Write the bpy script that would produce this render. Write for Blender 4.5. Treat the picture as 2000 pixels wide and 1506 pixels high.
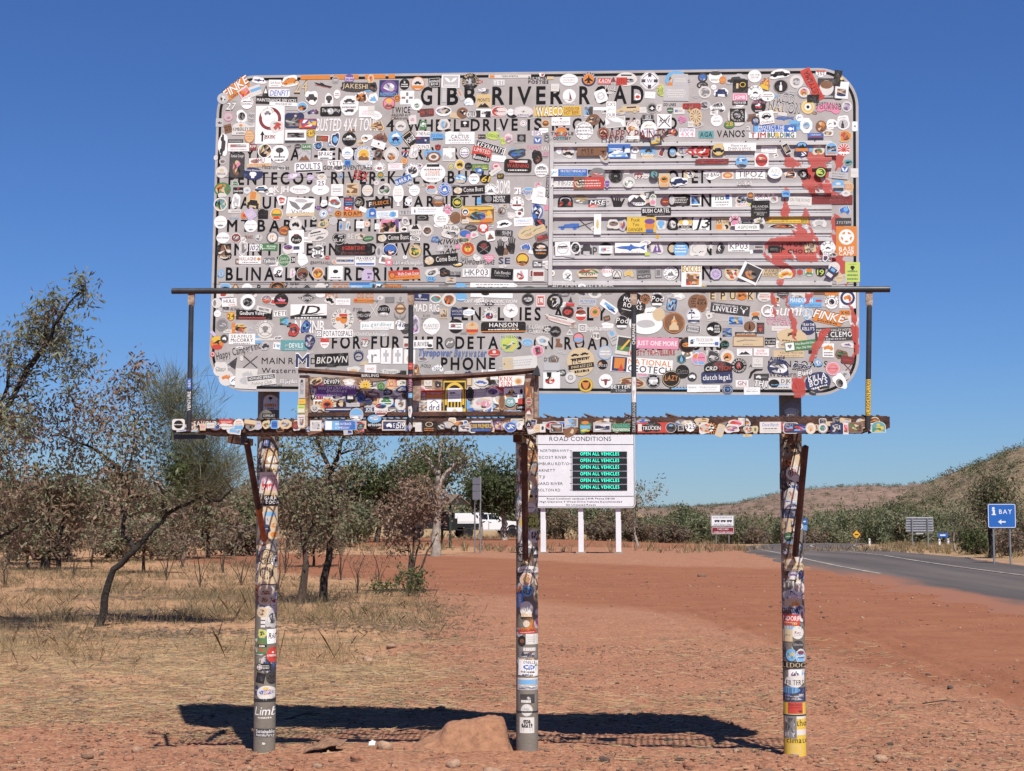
import bpy, bmesh, math, random
import numpy as np
from mathutils import Vector, Matrix

# ---------------------------------------------------------------- scene, camera, sky, sun
for o in list(bpy.data.objects):
    bpy.data.objects.remove(o)
scene = bpy.context.scene
COL = scene.collection
R = math.radians

cam_data = bpy.data.cameras.new('camera')
cam = bpy.data.objects.new('camera', cam_data)
COL.objects.link(cam)
cam.location = (0, 0, 1.6)
cam.rotation_euler = (R(90 + 4.574), 0, 0)
cam_data.sensor_fit = 'HORIZONTAL'
cam_data.sensor_width = 36
cam_data.lens = 54
cam_data.clip_start = 0.1
cam_data.clip_end = 6000
scene.camera = cam

SUN_EL, SUN_AZ = 59.0, 16.5        # sun high behind the viewer, a little to the right
world = bpy.data.worlds.new('World')
scene.world = world
world.use_nodes = True
wn = world.node_tree.nodes
wl = world.node_tree.links
wn.clear()
sky = wn.new('ShaderNodeTexSky')
sky.sky_type = 'NISHITA'
sky.sun_disc = False
sky.sun_elevation = R(SUN_EL)
sky.sun_rotation = R(180 - SUN_AZ)
sky.altitude = 0
sky.air_density = 1.0
sky.dust_density = 0.0
sky.ozone_density = 1.6
bg = wn.new('ShaderNodeBackground')
bg.inputs[1].default_value = 0.066
wo = wn.new('ShaderNodeOutputWorld')
tint = wn.new('ShaderNodeMix')          # deep tropical dry-season blue, the same over the whole sky
tint.data_type = 'RGBA'
tint.blend_type = 'MULTIPLY'
tint.inputs[0].default_value = 1.0
tint.inputs[7].default_value = (0.365, 0.575, 1.0, 1)
wl.new(sky.outputs[0], tint.inputs[6])
wl.new(tint.outputs[2], bg.inputs[0])
wl.new(bg.outputs[0], wo.inputs[0])

sun_data = bpy.data.lights.new('sun', 'SUN')
sun_data.energy = 5.0
sun_data.angle = R(0.53)
sun_data.color = (1.0, 0.95, 0.87)
sun = bpy.data.objects.new('sun', sun_data)
COL.objects.link(sun)
sv = Vector((math.cos(R(SUN_EL)) * math.sin(R(SUN_AZ)), -math.cos(R(SUN_EL)) * math.cos(R(SUN_AZ)), math.sin(R(SUN_EL))))
sun.rotation_euler = (-sv).to_track_quat('-Z', 'Y').to_euler()
sun.location = sv * 60

vs = scene.view_settings
vs.view_transform = 'Standard'
vs.look = 'None'
vs.exposure = 0.55
vs.gamma = 1.0
vs.use_curve_mapping = False

rng = np.random.default_rng(7)
random.seed(7)

# ---------------------------------------------------------------- noise
def _hash(i, j, seed):
    n = (i.astype(np.int64) * 374761393 + j.astype(np.int64) * 668265263 + seed * 2147483647) & 0xffffffff
    n = ((n ^ (n >> 13)) * 1274126177) & 0xffffffff
    return ((n ^ (n >> 16)) & 0xffff) / 65535.0

def vnoise(x, y, seed=0):
    x = np.asarray(x, float); y = np.asarray(y, float)
    i = np.floor(x); j = np.floor(y)
    u = x - i; v = y - j
    u = u * u * (3 - 2 * u); v = v * v * (3 - 2 * v)
    a = _hash(i, j, seed); b = _hash(i + 1, j, seed); c = _hash(i, j + 1, seed); d = _hash(i + 1, j + 1, seed)
    return (a * (1 - u) + b * u) * (1 - v) + (c * (1 - u) + d * u) * v

def fbm(x, y, octs=4, seed=0):
    s = 0; a = 1; t = 0
    for k in range(octs):
        s = s + a * vnoise(np.asarray(x) * 2 ** k, np.asarray(y) * 2 ** k, seed + k * 17); t += a; a *= .5
    return s / t

def sstep(a, b, x):
    t = np.clip((np.asarray(x, float) - a) / (b - a), 0, 1)
    return t * t * (3 - 2 * t)

# ---------------------------------------------------------------- materials
MATS = {}
def srgb(r, g, b):
    f = lambda c: c / 12.92 if c <= .04045 else ((c + .055) / 1.055) ** 2.4
    return (f(r / 255), f(g / 255), f(b / 255))

def mat(name, col, rough=.6, metal=0.0, var=.12, scale=8.0, col2=None, bump=0.0, bscale=40.0, spec=.35, trans=0.0, detail=5, emit=None, wear=None):
    """procedural material: base colour broken up by object-space noise (to col2 or to a darker tone) and an optional fine bump"""
    if name in MATS:
        return MATS[name]
    m = bpy.data.materials.new(name)
    m.use_nodes = True
    nt = m.node_tree; N = nt.nodes; L = nt.links
    b = N['Principled BSDF']
    b.inputs['Roughness'].default_value = rough
    b.inputs['Metallic'].default_value = metal
    b.inputs['Specular IOR Level'].default_value = spec
    tc = N.new('ShaderNodeNewGeometry')
    nz = N.new('ShaderNodeTexNoise')
    nz.inputs['Scale'].default_value = scale
    nz.inputs['Detail'].default_value = detail
    nz.inputs['Roughness'].default_value = .65
    L.new(tc.outputs['Position'], nz.inputs['Vector'])
    cr = N.new('ShaderNodeValToRGB')
    c2 = col2 if col2 else tuple(c * (1 - 2.2 * var) for c in col)
    cr.color_ramp.elements[0].position = .33
    cr.color_ramp.elements[1].position = .66
    cr.color_ramp.elements[0].color = (*c2, 1)
    cr.color_ramp.elements[1].color = (*col, 1)
    L.new(nz.outputs[0], cr.inputs[0])
    out = cr.outputs[0]
    if wear:                                   # scuffed and sun-bleached patches with a shape of their own
        wz = N.new('ShaderNodeTexNoise'); wz.inputs['Scale'].default_value = wear[1]; wz.inputs['Detail'].default_value = 9; wz.inputs['Roughness'].default_value = .75
        L.new(tc.outputs['Position'], wz.inputs['Vector'])
        wr = N.new('ShaderNodeValToRGB'); wr.color_ramp.elements[0].position = .54; wr.color_ramp.elements[1].position = .72
        wr.color_ramp.elements[1].color = (wear[2],) * 3 + (1,)
        L.new(wz.outputs[0], wr.inputs[0])
        wm = N.new('ShaderNodeMix'); wm.data_type = 'RGBA'; L.new(wr.outputs[0], wm.inputs[0]); L.new(cr.outputs[0], wm.inputs[6]); wm.inputs[7].default_value = (*wear[0], 1)
        out = wm.outputs[2]
    L.new(out, b.inputs['Base Color'])
    if bump:
        n2 = N.new('ShaderNodeTexNoise')
        n2.inputs['Scale'].default_value = bscale
        n2.inputs['Detail'].default_value = 6
        L.new(tc.outputs['Position'], n2.inputs['Vector'])
        bp = N.new('ShaderNodeBump')
        bp.inputs['Strength'].default_value = bump
        bp.inputs['Distance'].default_value = .02
        L.new(n2.outputs[0], bp.inputs['Height'])
        L.new(bp.outputs[0], b.inputs['Normal'])
    if trans:
        tr = N.new('ShaderNodeBsdfTranslucent')
        L.new(cr.outputs[0], tr.inputs[0])
        mx = N.new('ShaderNodeMixShader')
        mx.inputs[0].default_value = trans
        L.new(b.outputs[0], mx.inputs[1]); L.new(tr.outputs[0], mx.inputs[2])
        L.new(mx.outputs[0], N['Material Output'].inputs[0])
    if emit:
        b.inputs['Emission Color'].default_value = (*emit[0], 1)
        b.inputs['Emission Strength'].default_value = emit[1]
    MATS[name] = m
    return m

# ---------------------------------------------------------------- mesh helpers
class MB:
    def __init__(s): s.v = []; s.f = []; s.m = []
    def add(s, vs, fs, mi=0):
        n = len(s.v); s.v += [tuple(map(float, p)) for p in vs]
        s.f += [tuple(i + n for i in f) for f in fs]; s.m += [mi] * len(fs)
    def box(s, x0, x1, y0, y1, z0, z1, mi=0):
        s.add([(x0, y0, z0), (x1, y0, z0), (x1, y1, z0), (x0, y1, z0), (x0, y0, z1), (x1, y0, z1), (x1, y1, z1), (x0, y1, z1)],
              [(0, 3, 2, 1), (4, 5, 6, 7), (0, 1, 5, 4), (1, 2, 6, 5), (2, 3, 7, 6), (3, 0, 4, 7)], mi)
    def tube(s, pts, rad, n=10, mi=0, cap=True):
        pts = [Vector(p) for p in pts]
        if not hasattr(rad, '__len__'): rad = [rad] * len(pts)
        rings = []; up = None
        for i, p in enumerate(pts):
            d = (pts[min(i + 1, len(pts) - 1)] - pts[max(i - 1, 0)]).normalized()
            if up is None:
                a = Vector((0, 0, 1)) if abs(d.z) < .9 else Vector((1, 0, 0))
                up = d.cross(a).normalized()
            up = (up - d * up.dot(d)).normalized()
            w = d.cross(up)
            rings.append([p + (up * math.cos(2 * math.pi * k / n) + w * math.sin(2 * math.pi * k / n)) * rad[i] for k in range(n)])
        vs = [q for r in rings for q in r]; fs = []
        for i in range(len(pts) - 1):
            for k in range(n):
                fs.append((i * n + k, i * n + (k + 1) % n, (i + 1) * n + (k + 1) % n, (i + 1) * n + k))
        s.add(vs, fs, mi)
        if cap:
            s.add(rings[0], [tuple(reversed(range(n)))], mi); s.add(rings[-1], [tuple(range(n))], mi)
    def poly(s, pts, mi=0): s.add(pts, [tuple(range(len(pts)))], mi)
    def prism(s, prof, axis, a, b, mi=0):
        """closed 2-D profile extruded along an axis ('x','y','z') from a to b"""
        def P(u, v, t): return (t, u, v) if axis == 'x' else ((u, t, v) if axis == 'y' else (u, v, t))
        n = len(prof)
        vs = [P(u, v, a) for u, v in prof] + [P(u, v, b) for u, v in prof]
        fs = [tuple(range(n)), tuple(reversed(range(n, 2 * n)))] + [(i, (i + 1) % n, n + (i + 1) % n, n + i) for i in range(n)]
        s.add(vs, fs, mi)
    def build(s, name, mats, parent=None, smooth=False, loc=None, rotz=0):
        me = bpy.data.meshes.new(name)
        me.from_pydata(s.v, [], s.f)
        if not isinstance(mats, (list, tuple)): mats = [mats]
        for m in mats: me.materials.append(m)
        if len(mats) > 1: me.polygons.foreach_set('material_index', s.m)
        if smooth: me.polygons.foreach_set('use_smooth', [True] * len(me.polygons))
        me.validate(); me.update()
        return link(name, me, parent, loc, rotz)

def link(name, me, parent=None, loc=None, rotz=0):
    o = bpy.data.objects.new(name, me)
    COL.objects.link(o)
    if parent: o.parent = parent
    if loc: o.location = loc
    if rotz: o.rotation_euler = (0, 0, rotz)
    return o

def np_mesh(name, V, F, mats, mi=None, smooth=False):
    """fast mesh from numpy arrays, all faces with the same number of corners"""
    me = bpy.data.meshes.new(name)
    V = np.asarray(V, np.float32); F = np.asarray(F, np.int32)
    me.vertices.add(len(V)); me.vertices.foreach_set('co', V.ravel())
    k = F.shape[1]
    me.loops.add(F.size); me.loops.foreach_set('vertex_index', F.ravel())
    me.polygons.add(len(F))
    me.polygons.foreach_set('loop_start', np.arange(0, F.size, k, dtype=np.int32))
    if not isinstance(mats, (list, tuple)): mats = [mats]
    for m in mats: me.materials.append(m)
    if mi is not None: me.polygons.foreach_set('material_index', np.asarray(mi, np.int32))
    if smooth: me.polygons.foreach_set('use_smooth', np.ones(len(F), bool))
    me.update(calc_edges=True)
    return me

def tag(o, label=None, cat=None, group=None, kind=None):
    if label: o['label'] = label
    if cat: o['category'] = cat
    if group: o['group'] = group
    if kind: o['kind'] = kind
    return o

def thing(name, label, cat, loc=(0, 0, 0), rotz=0, group=None):
    o = bpy.data.objects.new(name, None)
    o.empty_display_size = .2
    COL.objects.link(o)
    o.location = loc; o.rotation_euler = (0, 0, rotz)
    return tag(o, label, cat, group)

def copy_tree(root, label=None):
    c = root.copy(); COL.objects.link(c)
    for ch in list(root.children):
        d = ch.copy(); COL.objects.link(d); d.parent = c
        for g in list(ch.children):
            e = g.copy(); COL.objects.link(e); e.parent = d
    if label: c['label'] = label
    return c

# ---------------------------------------------------------------- letters from the built-in font, cached per character
GLYPH = {}
def thicken(vs, fs, off):
    """move the outline of a filled glyph outwards"""
    cnt = {}
    for f in fs:
        a2 = sum(vs[f[i]][0] * vs[f[(i + 1) % len(f)]][1] - vs[f[(i + 1) % len(f)]][0] * vs[f[i]][1] for i in range(len(f)))
        g = f if a2 > 0 else tuple(reversed(f))
        for i in range(len(g)): cnt.setdefault((min(g[i], g[(i + 1) % len(g)]), max(g[i], g[(i + 1) % len(g)])), []).append((g[i], g[(i + 1) % len(g)]))
    nr = {}
    for e in cnt.values():
        if len(e) == 1:
            a, b = e[0]; dx, dy = vs[b][0] - vs[a][0], vs[b][1] - vs[a][1]; l = math.hypot(dx, dy) or 1
            for q in (a, b): nr.setdefault(q, []).append((dy / l, -dx / l))
    out = []
    for i, v in enumerate(vs):
        n = nr.get(i)
        if not n: out.append(v); continue
        mx, my = sum(q[0] for q in n) / len(n), sum(q[1] for q in n) / len(n); l2 = max(mx * mx + my * my, .3)
        out.append((v[0] + mx / l2 * off, v[1] + my / l2 * off))
    return out
def glyph(ch, bold):
    key = (ch, bold)
    if key in GLYPH: return GLYPH[key]
    cu = bpy.data.curves.new('glyph', 'FONT')
    cu.body = ch; cu.size = 1.0; cu.resolution_u = 2 if bold < 2 else 3
    o = bpy.data.objects.new('glyph', cu); COL.objects.link(o)
    bpy.context.view_layer.update()
    me = bpy.data.meshes.new_from_object(o.evaluated_get(bpy.context.evaluated_depsgraph_get()))
    vs = [(v.co.x, v.co.y) for v in me.vertices]; fs = [tuple(p.vertices) for p in me.polygons]
    bpy.data.objects.remove(o); bpy.data.curves.remove(cu); bpy.data.meshes.remove(me)
    if vs and bold: vs = thicken(vs, fs, (0, .012, .035, .026)[bold])
    if vs:
        x0 = min(v[0] for v in vs); x1 = max(v[0] for v in vs)
        vs = [(v[0] - x0, v[1]) for v in vs]; w = x1 - x0
    else: w = .22
    GLYPH[key] = (vs, fs, w)
    return GLYPH[key]
CAPH = None
def text_geo(txt, bold=0, ital=False, track=.1):
    """flat geometry of one line of text, cap height 1, starting at x = 0; returns vertices, faces, width"""
    global CAPH
    if CAPH is None: CAPH = max(v[1] for v in glyph('H', 0)[0])
    V = []; F = []; x = 0
    for ch in txt:
        if ch in ' _': x += .38; continue
        vs, fs, w = glyph(ch, bold)
        n = len(V)
        for a, b in vs:
            yy = b / CAPH
            V.append((x + a / CAPH + (yy * .2 if ital else 0), yy))
        F += [tuple(i + n for i in f) for f in fs]
        x += w / CAPH + track + .03
    return V, F, max(x - track - .03, .01)

# ================================================================ GROUND
def gh0(x, y):
    """large-scale ground height"""
    x = np.asarray(x, float); y = np.asarray(y, float)
    s = .009 + .0066 * sstep(0, 16, x)
    z = -.065 - s * np.clip(y - 52, 0, 75)
    z = z - .042 * np.clip(y - 114, 0, 80) * sstep(6, 18, x)
    z = z + .065 * np.exp(-((y - 10.1) / 1.0) ** 2 - ((x - .1) / 2.2) ** 2 * .35)       # raised pad round the posts
    z = z - .03 * np.exp(-((x + 2.6) / 1.2) ** 2 - ((y - 10.3) / 1.5) ** 2)
    return z

def track_mask(x, y):
    """1 on the graded red dirt track, 0 off it"""
    x = np.asarray(x, float); y = np.asarray(y, float)
    w = (fbm(x * .22, y * .12, 3, 3) - .5) * 7
    lo = np.interp(x, [-60, -12, -6, -3, 0, 2, 3.5, 5, 9, 40], [66, 50, 42, 36, 31, 27, 20, 12, 8, 6])
    hi = np.interp(x, [-60, -12, -3, 0, 3, 6, 8, 40], [78, 62, 55, 50, 46, 44, 43, 43])
    a = sstep(lo - 6, lo + 4, y + w * 1.1) * (1 - sstep(hi - 3, hi + 4, y + w * .4))
    a = a * (.25 + .75 * sstep(-15, -6, x))
    b = sstep(73, 79, y + w * .4) * (1 - sstep(112, 122, y + w)) * (1 - sstep(26, 34, x)) * sstep(-70, -30, x)
    return np.clip(np.maximum(a, b), 0, 1)

def straw_mask(x, y):
    """cover of dry grass and litter"""
    x = np.asarray(x, float); y = np.asarray(y, float)
    n = fbm(x * .5, y * .35, 4, 9)
    a = (1 - sstep(-1.9, .5, x + (n - .5) * 3 + .055 * np.clip(y - 14, 0, 20))) * (.55 * sstep(9.8, 11.8, y + (n - .5) * 3.2) + .45 * sstep(13, 16, y + (n - .5) * 3))
    return np.clip(a * (1 - track_mask(x, y)), 0, 1)

def axis(parts):
    out = []
    for a, b, n in parts: out += list(np.linspace(a, b, n, endpoint=False))
    return np.array(out + [parts[-1][1]])
gx = axis([(-2500, -300, 12), (-300, -60, 24), (-60, -16, 44), (-16, -5, 80), (-5, 5, 250), (5, 14, 90), (14, 60, 46), (60, 300, 24), (300, 2500, 12)])
gy = axis([(-60, 6, 12), (6, 8.6, 16), (8.6, 14, 250), (14, 24, 150), (24, 60, 130), (60, 130, 70), (130, 400, 40), (400, 3500, 20)])
GX, GY = np.meshgrid(gx, gy)
far = sstep(40, 90, GY)
GZ = gh0(GX, GY)
TM = track_mask(GX, GY); SM = straw_mask(GX, GY)
GZ = GZ + (1 - far) * ((fbm(GX * .9, GY * .9, 3, 21) - .5) * .07 + (fbm(GX * 5, GY * 5, 3, 31) - .5) * .030 * (1 - .7 * TM) + (fbm(GX * 17, GY * 17, 2, 41) - .5) * .020 * (1 - .6 * TM) + (fbm(GX * 34, GY * 34, 2, 51) - .5) * .016 * (1 - .6 * TM))
GZ = GZ - .02 * TM * (1 - far)
# wheel ruts curving across the bare dirt
for k, off in enumerate((-.5, 0, .32, 1.25, 1.7, 2.05)):
    d_ = np.abs((GX - (2.6 + off + .085 * (GY - 13) - .0024 * (GY - 13) ** 2 * 2)) * .9)
    GZ = GZ - (.020 * np.exp(-(d_ / .07) ** 2) - .010 * np.exp(-((d_ - .13) / .05) ** 2)) * sstep(11, 13, GY) * (1 - sstep(24, 30, GY))
nxg, nyg = len(gx), len(gy)
idx = np.arange(nxg * nyg).reshape(nyg, nxg)
GF = np.stack([idx[:-1, :-1].ravel(), idx[:-1, 1:].ravel(), idx[1:, 1:].ravel(), idx[1:, :-1].ravel()], 1)

def ground_material():
    m = bpy.data.materials.new('red_dirt_ground'); m.use_nodes = True
    nt = m.node_tree; N = nt.nodes; L = nt.links
    b = N['Principled BSDF']; b.inputs['Roughness'].default_value = .95; b.inputs['Specular IOR Level'].default_value = .12
    at = N.new('ShaderNodeAttribute'); at.attribute_name = 'cover'
    sp = N.new('ShaderNodeSeparateColor'); L.new(at.outputs['Color'], sp.inputs[0])
    geo = N.new('ShaderNodeNewGeometry')
    def noise(sc, det=6, ro=.6, vec=None):
        n = N.new('ShaderNodeTexNoise'); n.inputs['Scale'].default_value = sc; n.inputs['Detail'].default_value = det; n.inputs['Roughness'].default_value = ro
        L.new(vec if vec else geo.outputs['Position'], n.inputs['Vector']); return n.outputs[0]
    def ramp(src, stops):
        r = N.new('ShaderNodeValToRGB'); e = r.color_ramp.elements
        while len(e) < len(stops): e.new(.5)
        for i, (p, c) in enumerate(stops): e[i].position = p; e[i].color = (*c, 1)
        L.new(src, r.inputs[0]); return r.outputs[0]
    def mix(fac, a, c, mode='MIX'):
        x = N.new('ShaderNodeMix'); x.data_type = 'RGBA'; x.blend_type = mode
        if isinstance(fac, float): x.inputs[0].default_value = fac
        else: L.new(fac, x.inputs[0])
        L.new(a, x.inputs[6]); L.new(c, x.inputs[7]); return x.outputs[2]
    def math_(op, a, v):
        x = N.new('ShaderNodeMath'); x.operation = op; x.use_clamp = True
        L.new(a, x.inputs[0])
        if isinstance(v, float): x.inputs[1].default_value = v
        else: L.new(v, x.inputs[1])
        return x.outputs[0]
    mpv = N.new('ShaderNodeMapping'); mpv.inputs['Scale'].default_value = (.7, 1.15, 1); L.new(geo.outputs['Position'], mpv.inputs[0])
    red = ramp(noise(1.1, 12, .74, mpv.outputs[0]), [(.3, (0.142, 0.054, 0.029)), (.5, (0.216, 0.085, 0.045)), (.72, (0.280, 0.126, 0.070))])
    speck = ramp(noise(14.0, 8, .8), [(.34, (0.078, 0.032, 0.018)), (.47, (0.211, 0.085, 0.045)), (.70, (0.293, 0.140, 0.081))])
    red = mix(.42, red, speck)
    grav = ramp(noise(1.9, 10, .72), [(.28, (0.182, 0.079, 0.046)), (.5, (0.274, 0.128, 0.075)), (.74, (0.345, 0.188, 0.117))])
    straw = ramp(noise(6.0, 10, .75), [(.3, (0.171, 0.094, 0.053)), (.5, (0.326, 0.191, 0.106)), (.72, (0.468, 0.305, 0.172))])
    litter = ramp(noise(30.0, 6, .7), [(.36, (0.082, 0.037, 0.024)), (.52, (0.283, 0.133, 0.079)), (.70, (0.450, 0.273, 0.169))])
    grav = mix(.55, grav, litter)
    fac_t = ramp(math_('ADD', sp.outputs[0], math_('MULTIPLY', noise(1.2, 8, .7), .5)), [(.55, (0, 0, 0)), (.95, (1, 1, 1))])
    c = mix(fac_t, grav, red)
    fac_s = ramp(math_('MULTIPLY', math_('ADD', sp.outputs[1], math_('MULTIPLY', noise(2.6, 9, .75), .55)), math_('ADD', sp.outputs[1], .12)), [(.3, (0, 0, 0)), (.9, (.85, .85, .85))])
    c = mix(fac_s, c, straw)
    fac_b = math_('MULTIPLY', sp.outputs[2], ramp(noise(.8, 8, .7), [(.3, (.35, .35, .35)), (.65, (1, 1, 1))]))
    ob = ramp(noise(.05, 8, .65), [(.35, (.22, .17, .085)), (.65, (.34, .24, .13))])
    c = mix(fac_b, c, ob)
    L.new(c, b.inputs['Base Color'])
    bp = N.new('ShaderNodeBump'); bp.inputs['Strength'].default_value = .55; bp.inputs['Distance'].default_value = .03
    L.new(noise(22.0, 9, .7), bp.inputs['Height']); L.new(bp.outputs[0], b.inputs['Normal'])
    return m

gme = np_mesh('ground', np.stack([GX.ravel(), GY.ravel(), GZ.ravel()], 1), GF, ground_material(), smooth=True)
ca = gme.color_attributes.new('cover', 'FLOAT_COLOR', 'POINT')
FB = sstep(95, 150, GY) * sstep(-200, 10, GX + 400) * (1 - TM)          # far country under the scrub
FB = np.maximum(FB, sstep(14.6, 15.6, GX) * sstep(20, 30, GY) * .85)      # dry grass verge across the road
ca.data.foreach_set('color', np.stack([TM.ravel(), SM.ravel(), FB.ravel(), np.ones(TM.size)], 1).astype(np.float32).ravel())
ground = tag(link('ground', gme), kind='structure')

from mathutils.bvhtree import BVHTree
from mathutils.interpolate import poly_3d_calc
_xi = lambda x: int(np.clip(np.searchsorted(gx, x) - 1, 0, nxg - 2))
def gh(x, y):
    """height of the built ground sheet"""
    i = _xi(x); j = int(np.clip(np.searchsorted(gy, y) - 1, 0, nyg - 2))
    u = (x - gx[i]) / (gx[i + 1] - gx[i]); v = (y - gy[j]) / (gy[j + 1] - gy[j])
    return float((GZ[j, i] * (1 - u) + GZ[j, i + 1] * u) * (1 - v) + (GZ[j + 1, i] * (1 - u) + GZ[j + 1, i + 1] * u) * v)
def gh_np(x, y):
    i = np.clip(np.searchsorted(gx, x) - 1, 0, nxg - 2); j = np.clip(np.searchsorted(gy, y) - 1, 0, nyg - 2)
    u = (x - gx[i]) / (gx[i + 1] - gx[i]); v = (y - gy[j]) / (gy[j + 1] - gy[j])
    return (GZ[j, i] * (1 - u) + GZ[j, i + 1] * u) * (1 - v) + (GZ[j + 1, i] * (1 - u) + GZ[j + 1, i + 1] * u) * v

# ================================================================ SEALED ROAD
CTRL = [(12.1, -40), (12.1, 0), (12.1, 30), (12.15, 44), (12.9, 56), (15.4, 78), (19.6, 100), (26.5, 122), (38, 146), (60, 172), (95, 196)]
def road_path(n=260):
    P = [Vector((a, b)) for a, b in CTRL]; out = []
    for i in range(1, len(P) - 2):
        for t in np.linspace(0, 1, 30, endpoint=False):
            a, b, c, d = P[i - 1], P[i], P[i + 1], P[i + 2]
            out.append(.5 * ((2 * b) + (c - a) * t + (2 * a - 5 * b + 4 * c - d) * t * t + (3 * b - a - 3 * c + d) * t ** 3))
    return out
RP = road_path()
def strip(name, off0, off1, lift, m, rag0=0, rag1=0, y0=-1e9, y1=1e9, dash=None):
    mb = MB(); prev = None; s = 0
    nx = 9 if off1 - off0 > 1 else 2
    for i, p in enumerate(RP):
        d = (RP[min(i + 1, len(RP) - 1)] - RP[max(i - 1, 0)]).normalized()
        nrm = Vector((d.y, -d.x))
        s += (p - RP[i - 1]).length if i else 0
        if p.y < y0 or p.y > y1: prev = None; continue
        if dash and (s % sum(dash)) > dash[0]: prev = None; continue
        a = off0 + (float(fbm(p.y * .8, 3.1, 3, 5)) - .5) * 2 * rag0
        b = off1 + (float(fbm(p.y * .8, 7.7, 3, 6)) - .5) * 2 * rag1
        row = []
        for k in range(nx):
            o = a + (b - a) * k / (nx - 1)
            q = p + nrm * o
            z = float(gh0(q.x, q.y)) + lift - .010 * abs(o) + (.0 if 0 < k < nx - 1 or nx == 2 else -.10)
            row.append((q.x, q.y, z))
        if prev:
            n = len(mb.v); mb.v += prev + row
            for k in range(nx - 1): mb.f.append((n + k, n + k + 1, n + nx + k + 1, n + nx + k)); mb.m.append(0)
        prev = row
    return mb.build(name, m, smooth=True)

def asphalt_material():
    m = bpy.data.materials.new('asphalt'); m.use_nodes = True
    nt = m.node_tree; N = nt.nodes; L = nt.links
    b = N['Principled BSDF']; b.inputs['Roughness'].default_value = .8; b.inputs['Specular IOR Level'].default_value = .3
    g = N.new('ShaderNodeNewGeometry')
    n1 = N.new('ShaderNodeTexNoise'); n1.inputs['Scale'].default_value = .35; n1.inputs['Detail'].default_value = 8; n1.inputs['Roughness'].default_value = .65
    mp = N.new('ShaderNodeMapping'); mp.inputs['Scale'].default_value = (2.2, .16, 1)
    L.new(g.outputs['Position'], mp.inputs[0]); L.new(mp.outputs[0], n1.inputs['Vector'])
    r = N.new('ShaderNodeValToRGB'); e = r.color_ramp.elements
    e[0].position = .34; e[0].color = (.056, .047, .043, 1); e[1].position = .68; e[1].color = (.112, .090, .076, 1)
    L.new(n1.outputs[0], r.inputs[0])
    # red dust carried onto the near lane from the track
    sx = N.new('ShaderNodeSeparateXYZ'); L.new(g.outputs['Position'], sx.inputs[0])
    n2 = N.new('ShaderNodeTexNoise'); n2.inputs['Scale'].default_value = .5; n2.inputs['Detail'].default_value = 9; n2.inputs['Roughness'].default_value = .7
    mp2 = N.new('ShaderNodeMapping'); mp2.inputs['Scale'].default_value = (1.6, .35, 1); L.new(g.outputs['Position'], mp2.inputs[0]); L.new(mp2.outputs[0], n2.inputs['Vector'])
    mr = N.new('ShaderNodeMapRange'); mr.inputs[1].default_value = 9.6; mr.inputs[2].default_value = 7.4; L.new(sx.outputs[0], mr.inputs[0])
    my = N.new('ShaderNodeMapRange'); my.inputs[1].default_value = 58; my.inputs[2].default_value = 36; L.new(sx.outputs[1], my.inputs[0])
    a = N.new('ShaderNodeMath'); a.operation = 'MULTIPLY'; L.new(mr.outputs[0], a.inputs[0]); L.new(my.outputs[0], a.inputs[1])
    a2 = N.new('ShaderNodeMath'); a2.operation = 'ADD'; L.new(a.outputs[0], a2.inputs[0]); L.new(n2.outputs[0], a2.inputs[1])
    r2 = N.new('ShaderNodeValToRGB'); r2.color_ramp.elements[0].position = .72; r2.color_ramp.elements[1].position = 1.0
    r2.color_ramp.elements[1].color = (.95, .95, .95, 1)
    L.new(a2.outputs[0], r2.inputs[0])
    mx = N.new('ShaderNodeMix'); mx.data_type = 'RGBA'; L.new(r2.outputs[0], mx.inputs[0]); L.new(r.outputs[0], mx.inputs[6]); mx.inputs[7].default_value = (.225, .094, .053, 1)
    L.new(mx.outputs[2], b.inputs['Base Color'])
    n3 = N.new('ShaderNodeTexNoise'); n3.inputs['Scale'].default_value = 60; L.new(g.outputs['Position'], n3.inputs['Vector'])
    bp = N.new('ShaderNodeBump'); bp.inputs['Strength'].default_value = .4; bp.inputs['Distance'].default_value = .01; L.new(n3.outputs[0], bp.inputs['Height']); L.new(bp.outputs[0], b.inputs['Normal'])
    return m
ASPH = asphalt_material()
LINE = mat('road_line_paint', (.38, .33, .28), .7, var=.3, scale=2.0, col2=(.15, .125, .105))
tag(strip('road', -4.3, 3.1, .085, ASPH, rag0=.45, rag1=.15), kind='structure')
tag(strip('road_centre_line', -.06, .06, .093, LINE), kind='structure')
tag(strip('road_edge_line', -3.05, -2.93, .093, LINE, y0=38), kind='structure')
tag(strip('road_edge_line', -3.05, -2.93, .093, LINE, y0=26, y1=37, dash=(.8, 3.4)), kind='structure')
tag(strip('road_edge_line', 2.5, 2.62, .093, LINE), kind='structure')
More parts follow.
